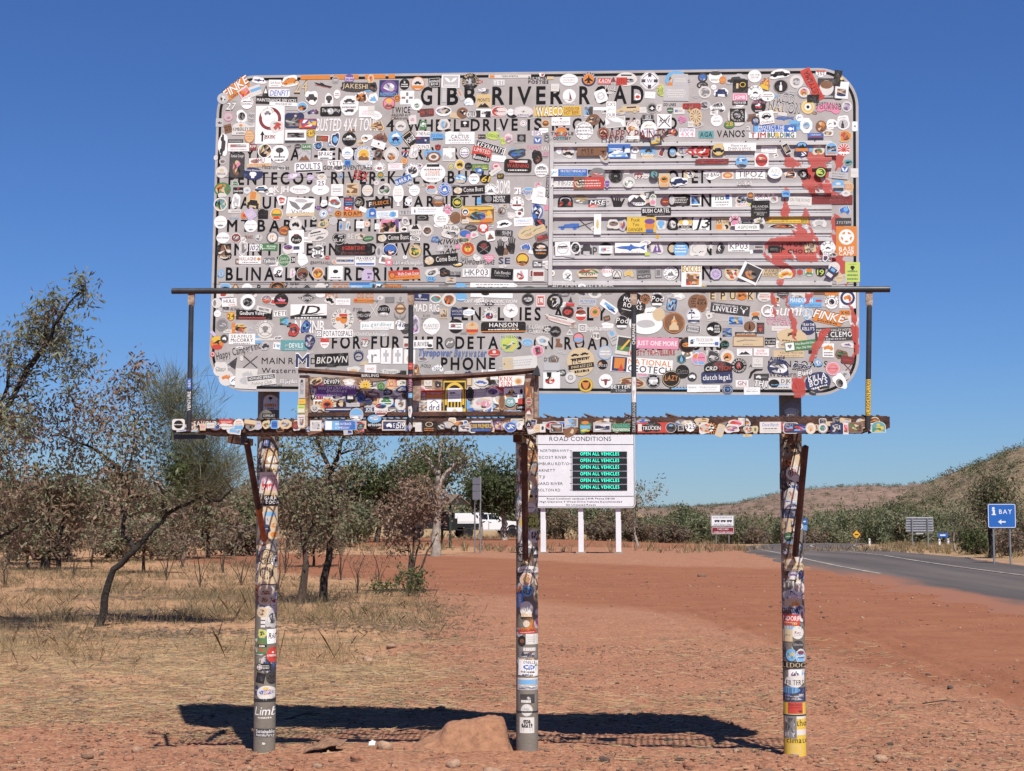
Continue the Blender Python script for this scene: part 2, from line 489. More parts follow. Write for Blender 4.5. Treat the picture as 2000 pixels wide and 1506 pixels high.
# ================================================================ HILLS
def hill_material(name, rock, rock2, scrub):
    m = bpy.data.materials.new(name); m.use_nodes = True
    nt = m.node_tree; N = nt.nodes; L = nt.links
    b = N['Principled BSDF']; b.inputs['Roughness'].default_value = .95; b.inputs['Specular IOR Level'].default_value = .1
    g = N.new('ShaderNodeNewGeometry')
    n1 = N.new('ShaderNodeTexNoise'); n1.inputs['Scale'].default_value = .11; n1.inputs['Detail'].default_value = 12; n1.inputs['Roughness'].default_value = .8
    mp = N.new('ShaderNodeMapping'); mp.inputs['Scale'].default_value = (1, 1, 5); L.new(g.outputs['Position'], mp.inputs[0]); L.new(mp.outputs[0], n1.inputs['Vector'])
    r = N.new('ShaderNodeValToRGB'); e = r.color_ramp.elements; e.new(.5)
    for i, (p, c) in enumerate([(.34, scrub), (.5, rock2), (.66, rock)]): e[i].position = p; e[i].color = (*c, 1)
    L.new(n1.outputs[0], r.inputs[0]); L.new(r.outputs[0], b.inputs['Base Color'])
    n2 = N.new('ShaderNodeTexNoise'); n2.inputs['Scale'].default_value = .35; n2.inputs['Detail'].default_value = 8; L.new(g.outputs['Position'], n2.inputs['Vector'])
    bp = N.new('ShaderNodeBump'); bp.inputs['Strength'].default_value = .9; bp.inputs['Distance'].default_value = 2.0; L.new(n2.outputs[0], bp.inputs['Height']); L.new(bp.outputs[0], b.inputs['Normal'])
    return m

def hill(name, xs, hs, Y, depth, m, seed, nx=260, ny=60):
    X = np.linspace(xs[0], xs[-1], nx); T = np.linspace(0, 1, ny)
    XX, TT = np.meshgrid(X, T)
    H = np.interp(XX, xs, hs)
    prof = np.where(TT < .62, sstep(0, .62, TT) ** .85, 1 - .25 * sstep(.62, 1, TT))
    YY = Y + (TT - .5) * depth + (fbm(XX * .012, TT * 3, 3, seed) - .5) * depth * .3
    Z = -3 + (H + 3) * prof
    Z = Z + (fbm(XX * .03, YY * .03, 5, seed + 3) - .5) * .16 * H * prof + (fbm(XX * .2, YY * .2, 3, seed + 8) - .5) * 1.2 * prof
    ii = np.arange(nx * ny).reshape(ny, nx)
    F = np.stack([ii[:-1, :-1].ravel(), ii[:-1, 1:].ravel(), ii[1:, 1:].ravel(), ii[1:, :-1].ravel()], 1)
    me = np_mesh(name, np.stack([XX.ravel(), YY.ravel(), Z.ravel()], 1), F, m, smooth=True)
    tag(link(name, me), kind='structure')
    return XX, YY, Z
HB = hill('hill', [60, 100, 122, 139, 150, 162, 195, 209, 222, 237, 250, 300, 420, 700], [1.5, 2.0, 3.2, 6.8, 10.6, 12.2, 14.2, 12.8, 14.6, 16.0, 18, 22, 26, 24], 800, 300, hill_material('hill_far_rock', (.27, .175, .135), (.185, .125, .10), (.085, .078, .045)), 3)
HA = hill('hill', [100, 118, 126, 131, 135, 142, 150, 165, 200, 260], [-1.0, 1.2, 4.0, 7.6, 11.4, 15.8, 20, 25, 34, 38], 440, 130, hill_material('hill_near_rock', (.28, .20, .14), (.19, .14, .092), (.085, .080, .044)), 11, nx=240)

# ================================================================ THE OLD ROAD SIGN COVERED IN STICKERS
ORI = (0.101, 10.390, 0.000)
sign = thing('road_sign', 'large grey outback road sign on three posts plastered with hundreds of stickers', 'road sign', ORI, -0.09599)
POSTX = (-1.786, 0.000, 1.762)
FACE, FASC = -0.14, -0.70           # local y of the sign face and of the platform's front edge
PR = 0.0735                         # post radius

STEEL = mat('weathered_post_steel', (.215, .19, .155), .7, .0, var=.12, scale=5, bump=.15, bscale=60)
DARKST = mat('dark_galvanised_pipe', (.075, .078, .082), .5, .55, var=.18, scale=9)
RUST = mat('rusty_steel', (.125, .062, .042), .85, .1, var=.2, scale=11, col2=(.038, .021, .018), bump=.4, bscale=55)
RUST2 = mat('orange_rust', (.46, .145, .045), .85, 0, var=.2, scale=16, col2=(.25, .075, .03), bump=.4, bscale=70)
RUSTP = mat('pale_rusted_paint', (.44, .34, .26), .8, 0, var=.2, scale=14, col2=(.15, .07, .04), bump=.3, bscale=60)
FACEM = mat('faded_sign_sheeting', (.45, .425, .41), .5, 0, var=.08, scale=4.5, col2=(.345, .32, .30), detail=12)
FACE2 = mat('faded_sign_strip', (.43, .41, .40), .5, 0, var=.06, scale=3.0, col2=(.37, .35, .335), detail=9)
ALU = mat('aluminium_rail', (.60, .585, .57), .45, .08, var=.1, scale=6, col2=(.50, .485, .47))
INK = mat('black_sign_lettering', (.007, .007, .008), .6, 0, var=.15, scale=12, col2=(.018, .017, .016), spec=.12)
BACKM = mat('sign_back_aluminium', (.35, .35, .36), .5, .5)

# --- frame of the panel: centre and slight roll
PCX, PCZ, ROLL = .030, 3.464, R(-.82)
PW, PH, PRAD = 4.372, 2.194, .265
cr_, sr_ = math.cos(ROLL), math.sin(ROLL)
def pan(s, t, out=0.0):
    """panel coordinates -> local coordinates of the sign"""
    return (PCX + s * cr_ - t * sr_, FACE - out, PCZ + s * sr_ + t * cr_)
def to_pan(x, z):
    dx, dz = x - PCX, z - PCZ
    return dx * cr_ + dz * sr_, -dx * sr_ + dz * cr_
def rrect(w, h, r, n=14):
    out = []
    for cx, cy, a0 in ((w / 2 - r, h / 2 - r, 0), (-w / 2 + r, h / 2 - r, 90), (-w / 2 + r, -h / 2 + r, 180), (w / 2 - r, -h / 2 + r, 270)):
        for k in range(n + 1):
            a = R(a0 + 90 * k / n); out.append((cx + r * math.cos(a), cy + r * math.sin(a)))
    return out
mb = MB()
front = rrect(PW, PH, PRAD); n_ = len(front)
vs_ = [pan(s, t) for s, t in front] + [pan(s, t, -.005) for s, t in front]
mb.add(vs_, [tuple(range(n_)), tuple(reversed(range(n_, 2 * n_)))] + [(i, n_ + i, n_ + (i + 1) % n_, (i + 1) % n_) for i in range(n_)])
panel = mb.build('sign_panel', FACEM, sign)
# pale rim and black border line
for nm, i0, i1, m_ in (('border_line', .018, .036, INK),):
    mb = MB(); a = rrect(PW - 2 * i0, PH - 2 * i0, PRAD - i0); b = rrect(PW - 2 * i1, PH - 2 * i1, PRAD - i1)
    n_ = len(a)
    mb.add([pan(s, t, .0006) for s, t in a] + [pan(s, t, .0006) for s, t in b], [(i, (i + 1) % n_, n_ + (i + 1) % n_, n_ + i) for i in range(n_)])
    mb.build(nm, m_, panel)
# joints between the sheets of the panel
for t in (-.36, .38):
    mb = MB(); panel_strip = [pan(a, t + b, .0004) for a, b in ((-PW / 2 + .01, -.0016), (.2 if t > 0 else PW / 2 - .01, -.0016), (.2 if t > 0 else PW / 2 - .01, .0016), (-PW / 2 + .01, .0016))]
    mb.add(panel_strip, [(0, 1, 2, 3)]); mb.build('panel_joint', INK, panel)
# stiffeners behind
for t in (-.8, -.27, .27, .8):
    mb = MB(); a = [pan(s, tt, -o) for s in (-2.1, 2.1) for tt in (t - .03, t + .03) for o in (.006, .06)]
    mb.add(a, [(0, 1, 3, 2), (4, 6, 7, 5), (0, 4, 5, 1), (2, 3, 7, 6), (0, 2, 6, 4), (1, 5, 7, 3)])
    mb.build('stiffener', BACKM, sign)

def panel_box(s0, s1, t0, t1, o0, o1, mb, mi=0):
    a = [pan(s, t, o) for o in (o0, o1) for s, t in ((s0, t0), (s1, t0), (s1, t1), (s0, t1))]
    mb.add(a, [(0, 1, 2, 3), (7, 6, 5, 4), (0, 4, 5, 1), (1, 5, 6, 2), (2, 6, 7, 3), (3, 7, 4, 0)], mi)
def pz(px_local_x, z): return to_pan(px_local_x, z)

# inserted strip that carries the BLINA line, and the six boards in the slots
def px_rect(x0, z1, x1, z0):
    s0, t1 = to_pan(x0, z1); s1, t0 = to_pan(x1, z0)
    return s0, s1, t0, t1
s0, s1, t0, t1 = px_rect(-2.1088, 3.2584, 0.1475, 3.1164)
mb = MB(); panel_box(s0, s1, t0, t1, .0002, .003, mb); mb.build('name_strip', FACE2, panel)
ROWS = [(4.0241, 3.9334), (3.8673, 3.7595), (3.7005, 3.6033), (3.5444, 3.4441), (3.3784, 3.2749), (3.2163, 3.1096)]
SL, SR = 0.1968, 2.0392
sl, _ = to_pan(SL, 3.5); sr2, _ = to_pan(SR, 3.5)
tt = [(to_pan((SL + SR) / 2, a)[1], to_pan((SL + SR) / 2, b)[1]) for a, b in ROWS]
for a, b in tt:
    mb = MB(); panel_box(sl, sr2, b - .004, a + .004, .0002, .0022, mb); mb.build('slot_board', FACE2, panel)
# aluminium rails between the boards
edges = [(tt[0][0] + .028, tt[0][0])] + [(tt[i][1], tt[i + 1][0]) for i in range(5)] + [(tt[5][1], tt[5][1] - .028)]
for a, b in edges:
    mb = MB(); h = a - b
    panel_box(sl - .006, sr2, b + .004, a - .004, .003, .007, mb)
    if h > .04:
        panel_box(sl - .006, sr2, a - .016, a + .004, .003, .015, mb)
        panel_box(sl - .006, sr2, b - .004, b + .018, .003, .016, mb)
        panel_box(sl - .006, sr2, (a + b) / 2 - .004, (a + b) / 2 + .006, .003, .010, mb)
    else: panel_box(sl - .006, sr2, b - .002, b + .018, .003, .016, mb)
    for k in range(8):
        s = sl + .14 + (sr2 - sl - .25) * k / 7
        panel_box(s - .004, s + .004, (a + b) / 2 + .008, (a + b) / 2 + .014, .007, .0115, mb, 1)
    mb.build('slot_rail', [ALU, INK], panel)
mb = MB(); panel_box(sl - .034, sl - .008, tt[5][1] - .03, tt[0][0] + .03, .0002, .012, mb); mb.build('slot_end_trim', ALU, panel)
RAILS = edges
def relief(s, t):
    """how far the panel surface stands proud at panel coordinates"""
    if sl - .01 < s < sr2 + .002:
        for a, b in RAILS:
            if b - .004 < t < a + .004: return .0165
        if tt[5][1] < t < tt[0][0]: return .0024
    if s0 < s < s1 and t0 < t < t1: return .0032
    return 0.0

# --- the sign's own lettering
LETTERS = [('G', -0.7159, -0.6363, 4.3533, 4.4710, 1), ('I', -0.5985, -0.5797, 4.3511, 4.4687, 1), ('B', -0.5353, -0.4563, 4.3486, 4.4662, 1), ('B', -0.4158, -0.3366, 4.3456, 4.4630, 1), ('RIVER', -0.2242, 0.2577, 4.3391, 4.4561, 1), ('ROAD', 0.3689, 0.8043, 4.3284, 4.4447, 1),
 ('4', -0.9540, -0.8972, 4.1743, 4.2528, 1), ('WHEEL', -0.8122, -0.4452, 4.1667, 4.2449, 1), ('DRIVE', -0.3714, -0.0492, 4.1610, 4.2390, 1), ('IS', 0.0171, 0.1147, 4.1579, 4.2356, 1), ('RECOMMENDED', 0.1842, 1.0258, 4.1481, 4.2254, 1),
 ('WYNDHAM-PENTECOST RIVER', -2.0521, -0.4517, 3.9829, 4.0614, 1),
 ('PENTECOST RIVER-KALUMBURU', -2.0532, -0.2341, 3.8127, 3.8944, 1),
 ('KALUMBURU T/O-MT BARNETT', -2.0507, -0.3038, 3.6461, 3.7240, 1),
 ('MT BARNETT-IMINTJI', -2.0590, -0.7344, 3.4896, 3.5676, 1),
 ('IMINTJI-LENNARD RIVER', -2.0421, -0.6353, 3.3239, 3.4016, 1),
 ('BLINA-LENNARD RIVER', -2.0612, -0.7082, 3.1517, 3.2363, 1),
 ('PENALTIES', -0.4974, 0.1058, 2.8644, 2.9477, 1), ('APPLY', 0.1884, 0.5452, 2.8575, 2.9404, 1),
 ('FOR', -1.3174, -1.1199, 2.6836, 2.7640, 1), ('FURTHER', -1.0460, -0.5455, 2.6763, 2.7564, 1), ('DETAILS', -0.4724, -0.0220, 2.6704, 2.7500, 1), ('ON', 0.0573, 0.1880, 2.6669, 2.7428, 1), ('ROAD', 0.2636, 0.5579, 2.6608, 2.7399, 1), ('CONDITIONS', 0.6329, 1.3101, 2.6519, 2.7307, 1),
 ('PHONE', -0.5694, -0.2016, 2.5301, 2.6096, 1),
 ('MAIN ROADS', -1.8021, -1.3869, 2.5793, 2.6213, 0), ('Western Australia', -1.8012, -1.3085, 2.5164, 2.5513, 0),
 ('MAIN ROADS', 1.6103, 1.9964, 2.5280, 2.5687, 0), ('Western Australia', 1.6160, 1.9887, 2.4637, 2.4975, 0)]
for a, b in ROWS:
    zc = (a + b) / 2
    LETTERS.append(('OPEN', 0.9592, 1.2482, zc - .041, zc + .041, 1))
for txt, x0, x1, z0, z1, bo in LETTERS:
    V, F, w = text_geo(txt, 3 * bo, False, .30 if bo else .16)
    sa, ta = to_pan(x0, z0); sb, _ = to_pan(x1, z0); _, tb = to_pan(x0, z1)
    s_c = (sa + sb) / 2
    _, ta = to_pan((x0 + x1) / 2, z0); _, tb = to_pan((x0 + x1) / 2, z1)
    k = (sb - sa) / w
    o = relief(s_c, (ta + tb) / 2) + .0009
    mb = MB(); mb.add([pan(sa + x * k, ta + y * (tb - ta), o) for x, y in V], F)
    mb.build('lettering', INK, panel)

# --- sticker inks
INKS = {'w': (.82, .815, .80), 'W': (.66, .64, .60), 'x': (.47, .465, .465), 'g': (.20, .195, .195), 'd': (.046, .045, .048), 'k': (.008, .008, .009), 'b': (.045, .14, .44), 'n': (.022, .035, .105), 's': (.16, .40, .66),
        'r': (.50, .055, .04), 'm': (.20, .035, .035), 'o': (.62, .22, .045), 'y': (.68, .46, .06), 'c': (.60, .47, .29), 'G': (.06, .20, .075), 'l': (.50, .60, .13), 'p': (.66, .25, .36), 'v': (.52, .44, .60), 'P': (.16, .08, .27), 't': (.11, .32, .34), 'B': (.20, .095, .05)}
INKKEY = list(INKS)
INKMATS = [mat('sticker_ink_' + {'w': 'white', 'W': 'off_white', 'x': 'pale_grey', 'g': 'grey', 'd': 'charcoal', 'k': 'black', 'b': 'blue', 'n': 'navy', 's': 'sky_blue', 'r': 'red', 'm': 'maroon', 'o': 'orange', 'y': 'yellow', 'c': 'cream', 'G': 'green', 'l': 'lime', 'p': 'pink', 'v': 'lilac', 'P': 'purple', 't': 'teal', 'B': 'brown'}[k],
               INKS[k], .5, 0, var=.07, scale=13, spec=.2, col2=tuple(c * .90 + .10 * d_ for c, d_ in zip(INKS[k], (.33, .27, .22))), wear=((.38, .35, .32), 26.0, .42)) for k in INKKEY]
INKI = {k: i for i, k in enumerate(INKKEY)}

# --- outlines in a unit box
def circ(n=22, rx=.5, ry=.5, cx=0, cy=0): return [(cx + rx * math.cos(2 * math.pi * k / n), cy + ry * math.sin(2 * math.pi * k / n)) for k in range(n)]
def shape_poly(code, rr, asp):
    """outline of a sticker in a unit box; asp = width / height"""
    if code == 'c': return circ(24)
    if code == 'r': return [(-.5, -.5), (.5, -.5), (.5, .5), (-.5, .5)]
    if code == 'R':
        r = .22; out = []; rx = r / max(asp, 1); ry = r * min(asp, 1)
        for cx, cy, a0 in ((.5 - rx, .5 - ry, 0), (-.5 + rx, .5 - ry, 90), (-.5 + rx, -.5 + ry, 180), (.5 - rx, -.5 + ry, 270)):
            for k in range(5):
                a = R(a0 + 90 * k / 4); out.append((cx + rx * math.cos(a), cy + ry * math.sin(a)))
        return out
    if code == 'o': return [(.5 * math.cos(R(22.5 + 45 * k)) * 1.06, .5 * math.sin(R(22.5 + 45 * k)) * 1.06) for k in range(8)]
    if code == 'h': return [(.5 * math.cos(R(30 + 60 * k)) * 1.1, .5 * math.sin(R(30 + 60 * k))) for k in range(6)]
    if code == 't': return [(-.5, -.5), (.5, -.5), (.05, .5)]
    if code == 'd': return [(0, -.5), (.5, 0), (0, .5), (-.5, 0)]
    if code == 's': return [(0, -.5), (.3, -.36), (.47, -.1), (.5, .3), (.36, .42), (.2, .38), (0, .5), (-.2, .38), (-.36, .42), (-.5, .3), (-.47, -.1), (-.3, -.36)]
    if code == 'a': return [(-.5, -.5), (.5, -.5), (.5, .05)] + [(.5 * math.cos(R(a)), .05 + .45 * math.sin(R(a))) for a in range(20, 180, 20)] + [(-.5, .05)]
    if code == 'H': return EMB['heart'][0]
    if code == 'z': return EMB['oz'][0]
    if code == 'q':
        n = 18; ph = rr.uniform(0, 6.3, 4); out = []
        for k in range(n):
            a = 2 * math.pi * k / n
            q = .43 + .05 * math.sin(2 * a + ph[0]) * .6 + .04 * math.sin(3 * a + ph[1]) + .03 * math.sin(5 * a + ph[2]) + rr.uniform(-.018, .018)
            sq = 1.0 + .16 * abs(math.sin(2 * a)) ; out.append((q * sq * math.cos(a) * 1.06, q * sq * math.sin(a) * 1.06))
        return out
    return circ(20)
def ringp(r0=.36, n=28):
    o = circ(n); i = circ(n, r0, r0); return [[o[k], o[(k + 1) % n], i[(k + 1) % n], i[k]] for k in range(n)]
def starp(n=5, r=.2): return [((.5 if k % 2 == 0 else r) * math.sin(math.pi * k / n), (.5 if k % 2 == 0 else r) * math.cos(math.pi * k / n)) for k in range(2 * n)]
def bar(x0, y0, x1, y1, w):
    dx, dy = x1 - x0, y1 - y0; l = math.hypot(dx, dy); a, b = -dy / l * w / 2, dx / l * w / 2
    return [(x0 + a, y0 + b), (x0 - a, y0 - b), (x1 - a, y1 - b), (x1 + a, y1 + b)]
CAR = [(-.5, -.25), (-.5, .02), (-.44, .08), (-.32, .1), (-.24, .36), (.16, .38), (.26, .1), (.46, .04), (.5, -.05), (.5, -.25)]
OZ = [(-.5, .02), (-.44, .16), (-.3, .22), (-.2, .34), (-.1, .3), (-.02, .42), (.12, .4), (.1, .28), (.2, .2), (.26, .5), (.34, .28), (.42, .12), (.5, -.06), (.46, -.26), (.36, -.38), (.24, -.36), (.14, -.22), (.02, -.18), (-.14, -.16), (-.28, -.28), (-.42, -.26), (-.44, -.12)]
EMB = {'oz': [OZ], 'ring': ringp(), 'star': [starp()], 'tri': [[(-.5, -.5), (.5, -.5), (0, .5)]],
 'heart': [[(0, -.5), (.34, -.14), (.5, .14), (.44, .38), (.25, .46), (.07, .38), (0, .26), (-.07, .38), (-.25, .46), (-.44, .38), (-.5, .14), (-.34, -.14)]],
 'car': [CAR, circ(12, .11, .17, -.28, -.26), circ(12, .11, .17, .28, -.26)],
 'ute': [[(-.5, -.15), (-.5, .02), (-.28, .06), (-.2, .3), (.02, .32), (.06, .4), (.48, .42), (.5, -.15)], circ(12, .1, .2, -.3, -.2), circ(12, .1, .2, .28, -.2)],
 'van': [[(-.5, -.25), (-.5, .05), (-.3, .1), (-.2, .42), (.48, .44), (.5, -.25)], circ(12, .1, .18, -.28, -.26), circ(12, .1, .18, .3, -.26)],
 'carf': [[(-.42, -.2), (-.46, .08), (-.34, .16), (-.26, .46), (.26, .46), (.34, .16), (.46, .08), (.42, -.2)], [(-.46, -.5), (-.46, -.2), (-.26, -.2), (-.26, -.5)], [(.26, -.5), (.26, -.2), (.46, -.2), (.46, -.5)]],
 'car90': [[(y * 1.0, x) for x, y in CAR], circ(12, .17, .11, -.26, -.28), circ(12, .17, .11, -.26, .28)],
 'boat': [[(-.5, .1), (-.3, -.25), (.4, -.3), (.5, .02), (.1, .04), (-.05, .3), (-.2, .3), (-.1, .06)]],
 'shark': [[(-.5, .05), (-.3, .22), (-.05, .25), (.0, .5), (.1, .22), (.3, .1), (.5, .4), (.44, .02), (.48, -.3), (.3, -.02), (.05, -.16), (-.02, -.4), (-.12, -.18), (-.36, -.12)]],
 'fish': [[(-.5, 0), (-.2, .3), (.15, .2), (.3, .02), (.5, .35), (.5, -.35), (.3, -.05), (.1, -.25), (-.25, -.25)]],
 'arrow': [[(0, .5), (.5, .1), (.18, .1), (.18, -.5), (-.18, -.5), (-.18, .1), (-.5, .1)]],
 'skull': [[(-.2, -.5), (.2, -.5), (.24, -.2), (.45, -.05), (.5, .2), (.35, .45), (0, .5), (-.35, .45), (-.5, .2), (-.45, -.05), (-.24, -.2)]],
 'wave': [[(-.5, -.2), (-.2, .3), (.1, .1), (.5, .4), (.2, -.05), (-.15, .05), (-.42, -.4)]],
 'mt': [[(-.5, -.5), (-.2, .3), (-.08, .05), (.1, .5), (.5, -.5)]], 'hills': [[(-.5, -.5), (-.5, .1), (-.2, .5), (.05, .1), (.25, .35), (.5, 0), (.5, -.5)]],
 'tree': [[(-.08, -.5), (.08, -.5), (.05, -.05), (-.05, -.05)], circ(10, .45, .3, 0, .2)], 'wings': [[(0, -.3), (-.2, .3), (-.5, .5), (-.36, -.1), (-.1, -.5)], [(0.02, -.3), (.2, .3), (.5, .5), (.36, -.1), (.1, -.5)]],
 'cross': [bar(-.5, 0, -.16, 0, .2), bar(.16, 0, .5, 0, .2), bar(0, -.5, 0, -.16, .2), bar(0, .16, 0, .5, .2)], 'crossx': [bar(-.48, -.48, .48, .48, .07), bar(-.48, .48, -.04, .04, .07), bar(.04, -.04, .48, -.48, .07)],
 'plus': [bar(-.5, .1, .5, .1, .3), [(-.18, .25), (.18, .25), (.18, .5), (-.18, .5)], [(-.18, -.05), (.18, -.05), (.22, -.5), (-.14, -.5)]],
 'rays': [[(.12 * math.cos(R(a)), .12 * math.sin(R(a))), (.5 * math.cos(R(a - 6)), .5 * math.sin(R(a - 6))), (.5 * math.cos(R(a + 6)), .5 * math.sin(R(a + 6)))] for a in range(0, 360, 30)],
 'sun': [[((.5 if k % 2 == 0 else .34) * math.cos(R(360 * k / 28)), (.5 if k % 2 == 0 else .34) * math.sin(R(360 * k / 28))) for k in range(28)]],
 'palm': [[(-.06, -.5), (.06, -.5), (.03, .1), (-.03, .1)], [(0, .1), (-.5, .0), (-.3, .3), (0, .2)], [(0.01, .1), (.5, .0), (.3, .3), (.01, .2)], [(0, .21), (-.25, .5), (.2, .48)]],
 'bird': [[(-.5, .2), (-.1, .1), (.1, .5), (.2, .05), (.5, -.1), (.1, -.15), (-.1, -.5), (-.12, -.08)]], 'hut': [[(-.5, 0), (0, .5), (.5, 0)], [(-.36, -.5), (.36, -.5), (.36, -.02), (-.36, -.02)]],
 'roof': [bar(-.5, -.4, 0, .4, .12), bar(.02, .4, .5, -.4, .12)], 'hex': [[(.5 * math.cos(R(60 * k)), .5 * math.sin(R(60 * k))) for k in range(6)]],
 'plane': [[(0, .5), (.08, .2), (.5, -.15), (.5, -.25), (.1, -.12), (.22, -.45), (0, -.38), (-.22, -.45), (-.1, -.12), (-.5, -.25), (-.5, -.15), (-.08, .2)]],
 'sail': [[(-.1, -.4), (-.1, .5), (.5, -.4)], [(-.5, -.42), (.5, -.42), (.3, -.5), (-.3, -.5)]], 'bull': [[(-.5, .3), (-.35, .12), (-.1, .2), (.1, .2), (.35, .12), (.5, .3), (.42, 0), (.15, -.02), (.08, -.5), (-.08, -.5), (-.15, -.02), (-.42, 0)]],
 'bottle': [[(-.3, -.5), (.3, -.5), (.3, .05), (.12, .2), (.12, .5), (-.12, .5), (-.12, .2), (-.3, .05)]], 'man': [[(-.3, -.5), (.3, -.5), (.22, .1), (.1, .2), (-.1, .2), (-.25, .1)], circ(10, .14, .14, 0, .34)],
 'diamond': [[(0, -.5), (.5, 0), (0, .5), (-.5, 0)]], 'drop': [[(0, .5), (.3, .0), (.3, -.3), (0, -.5), (-.3, -.3), (-.3, 0)]],
 'hand': [[(-.1, -.5), (.25, -.5), (.34, -.1), (.3, .1), (-.25, .1), (-.3, -.05), (-.5, .05), (-.4, -.2)]] + [bar(x, .1, x * 1.3, y, .1) for x, y in ((-.18, .42), (-.04, .5), (.1, .5), (.24, .4))],
 'shaka': [[(-.28, -.5), (.2, -.5), (.5, .2), (.42, .24), (.24, -.05), (.22, .05), (-.26, .1), (-.44, .42), (-.5, .36), (-.36, -.1)], bar(-.16, .08, -.16, .26, .1), bar(-.02, .06, -.02, .3, .1), bar(.12, .06, .12, .28, .1)],
 'poo': [[(-.5, -.45), (.5, -.45), (.45, -.2), (.3, -.12), (.34, .05), (.15, .12), (.1, .3), (0, .5), (-.12, .2), (-.3, .1), (-.28, -.1), (-.46, -.2)]], 'boot': [[(-.4, .5), (.2, .5), (.15, 0), (.5, -.2), (.5, -.5), (-.45, -.5), (-.3, 0)]],
 'surf': [[(-.5, -.1), (.1, .35), (.5, .3), (.2, .1), (.3, -.3), (0, -.05)]], 'insta': [[(-.5, -.5), (.5, -.5), (.5, -.38), (-.5, -.38)], [(-.5, .38), (.5, .38), (.5, .5), (-.5, .5)], [(-.5, -.37), (-.38, -.37), (-.38, .37), (-.5, .37)], [(.38, -.37), (.5, -.37), (.5, .37), (.38, .37)]] + [[(x * .48, y * .48) for x, y in q] for q in ringp(.32, 16)],
 'anchor': [bar(0, -.4, 0, .36, .06), [(-.5, -.12), (-.36, -.3), (-.05, -.42), (-.05, -.5), (-.3, -.44), (-.46, -.34)], [(.5, -.12), (.36, -.3), (.05, -.42), (.05, -.5), (.3, -.44), (.46, -.34)], bar(-.3, .26, -.035, .26, .04), bar(.035, .26, .3, .26, .04)] + [[(x * .2, .43 + y * .13) for x, y in q] for q in ringp(.3, 10)],
 'beam': [[(-.4, -.5), (-.15, -.5), (.5, .5), (.3, .5)]], 'bear': [[(-.5, .5), (-.25, .36), (.25, .36), (.5, .5), (.44, .0), (.2, -.5), (-.2, -.5), (-.44, .0)]],
 'zig': [[(-.5, -.1)] + [(-.45 + .06 * k, .5 if k % 2 else .1) for k in range(16)] + [(.5, -.1)] + [(.45 - .06 * k, -.5 if k % 2 else -.2) for k in range(16)]],
 'deer': [[(0, -.5), (.14, -.1), (.1, .05), (-.1, .05), (-.14, -.1)], bar(-.1, .08, -.42, .3, .07), bar(-.4, .32, -.3, .5, .06), bar(.1, .08, .42, .3, .07), bar(.4, .32, .3, .5, .06)],
 'boomer': [[(-.5, -.5), (-.3, .2), (0, .5), (.5, .3), (.42, .15), (.1, .22), (-.15, .05), (-.36, -.5)]],
 'archy': [[(.5 * math.cos(R(a)), .5 * math.sin(R(a))) if True else 0 for a in (k * 15, k * 15 + 15)] + [(.38 * math.cos(R(a)), .38 * math.sin(R(a))) for a in (k * 15 + 15, k * 15)] for k in range(12)] + [[(-.5, -.5), (-.4, -.5), (-.4, 0), (-.5, 0)], [(.4, -.5), (.5, -.5), (.5, 0), (.4, 0)]],
 'bars': [[(x, -.5), (x + .1, -.5), (x + .1, .5), (x, .5)] for x in (-.5, -.27, -.04, .19, .4)]}
PAW = [[(-.3, -.5), (.3, -.5), (.36, -.3), (.16, -.02), (-.16, -.02), (-.36, -.3)], circ(10, .12, .17, -.38, .08), circ(10, .12, .17, .38, .08), circ(10, .11, .18, -.14, .3), circ(10, .11, .18, .14, .3)]

def split_cells(rr, poly, n):
    """cut a convex outline into n irregular shards that do not overlap"""
    def area(p): return abs(sum(p[i][0] * p[(i + 1) % len(p)][1] - p[(i + 1) % len(p)][0] * p[i][1] for i in range(len(p)))) / 2
    cells = [poly]
    for _ in range(n - 1):
        cells.sort(key=area); c = cells.pop()
        mx = sum(p[0] for p in c) / len(c); my = sum(p[1] for p in c) / len(c)
        a = rr.uniform(0, math.pi); nx, ny = math.cos(a), math.sin(a); d = mx * nx + my * ny + rr.normal(0, .03)
        A = []; B = []
        for i in range(len(c)):
            p, q = c[i], c[(i + 1) % len(c)]; dp = p[0] * nx + p[1] * ny - d; dq = q[0] * nx + q[1] * ny - d
            (A if dp >= 0 else B).append(p)
            if dp * dq < 0:
                t = dp / (dp - dq); z = (p[0] + (q[0] - p[0]) * t, p[1] + (q[1] - p[1]) * t); A.append(z); B.append(z)
        cells += [x for x in (A, B) if len(x) > 2]
    return cells

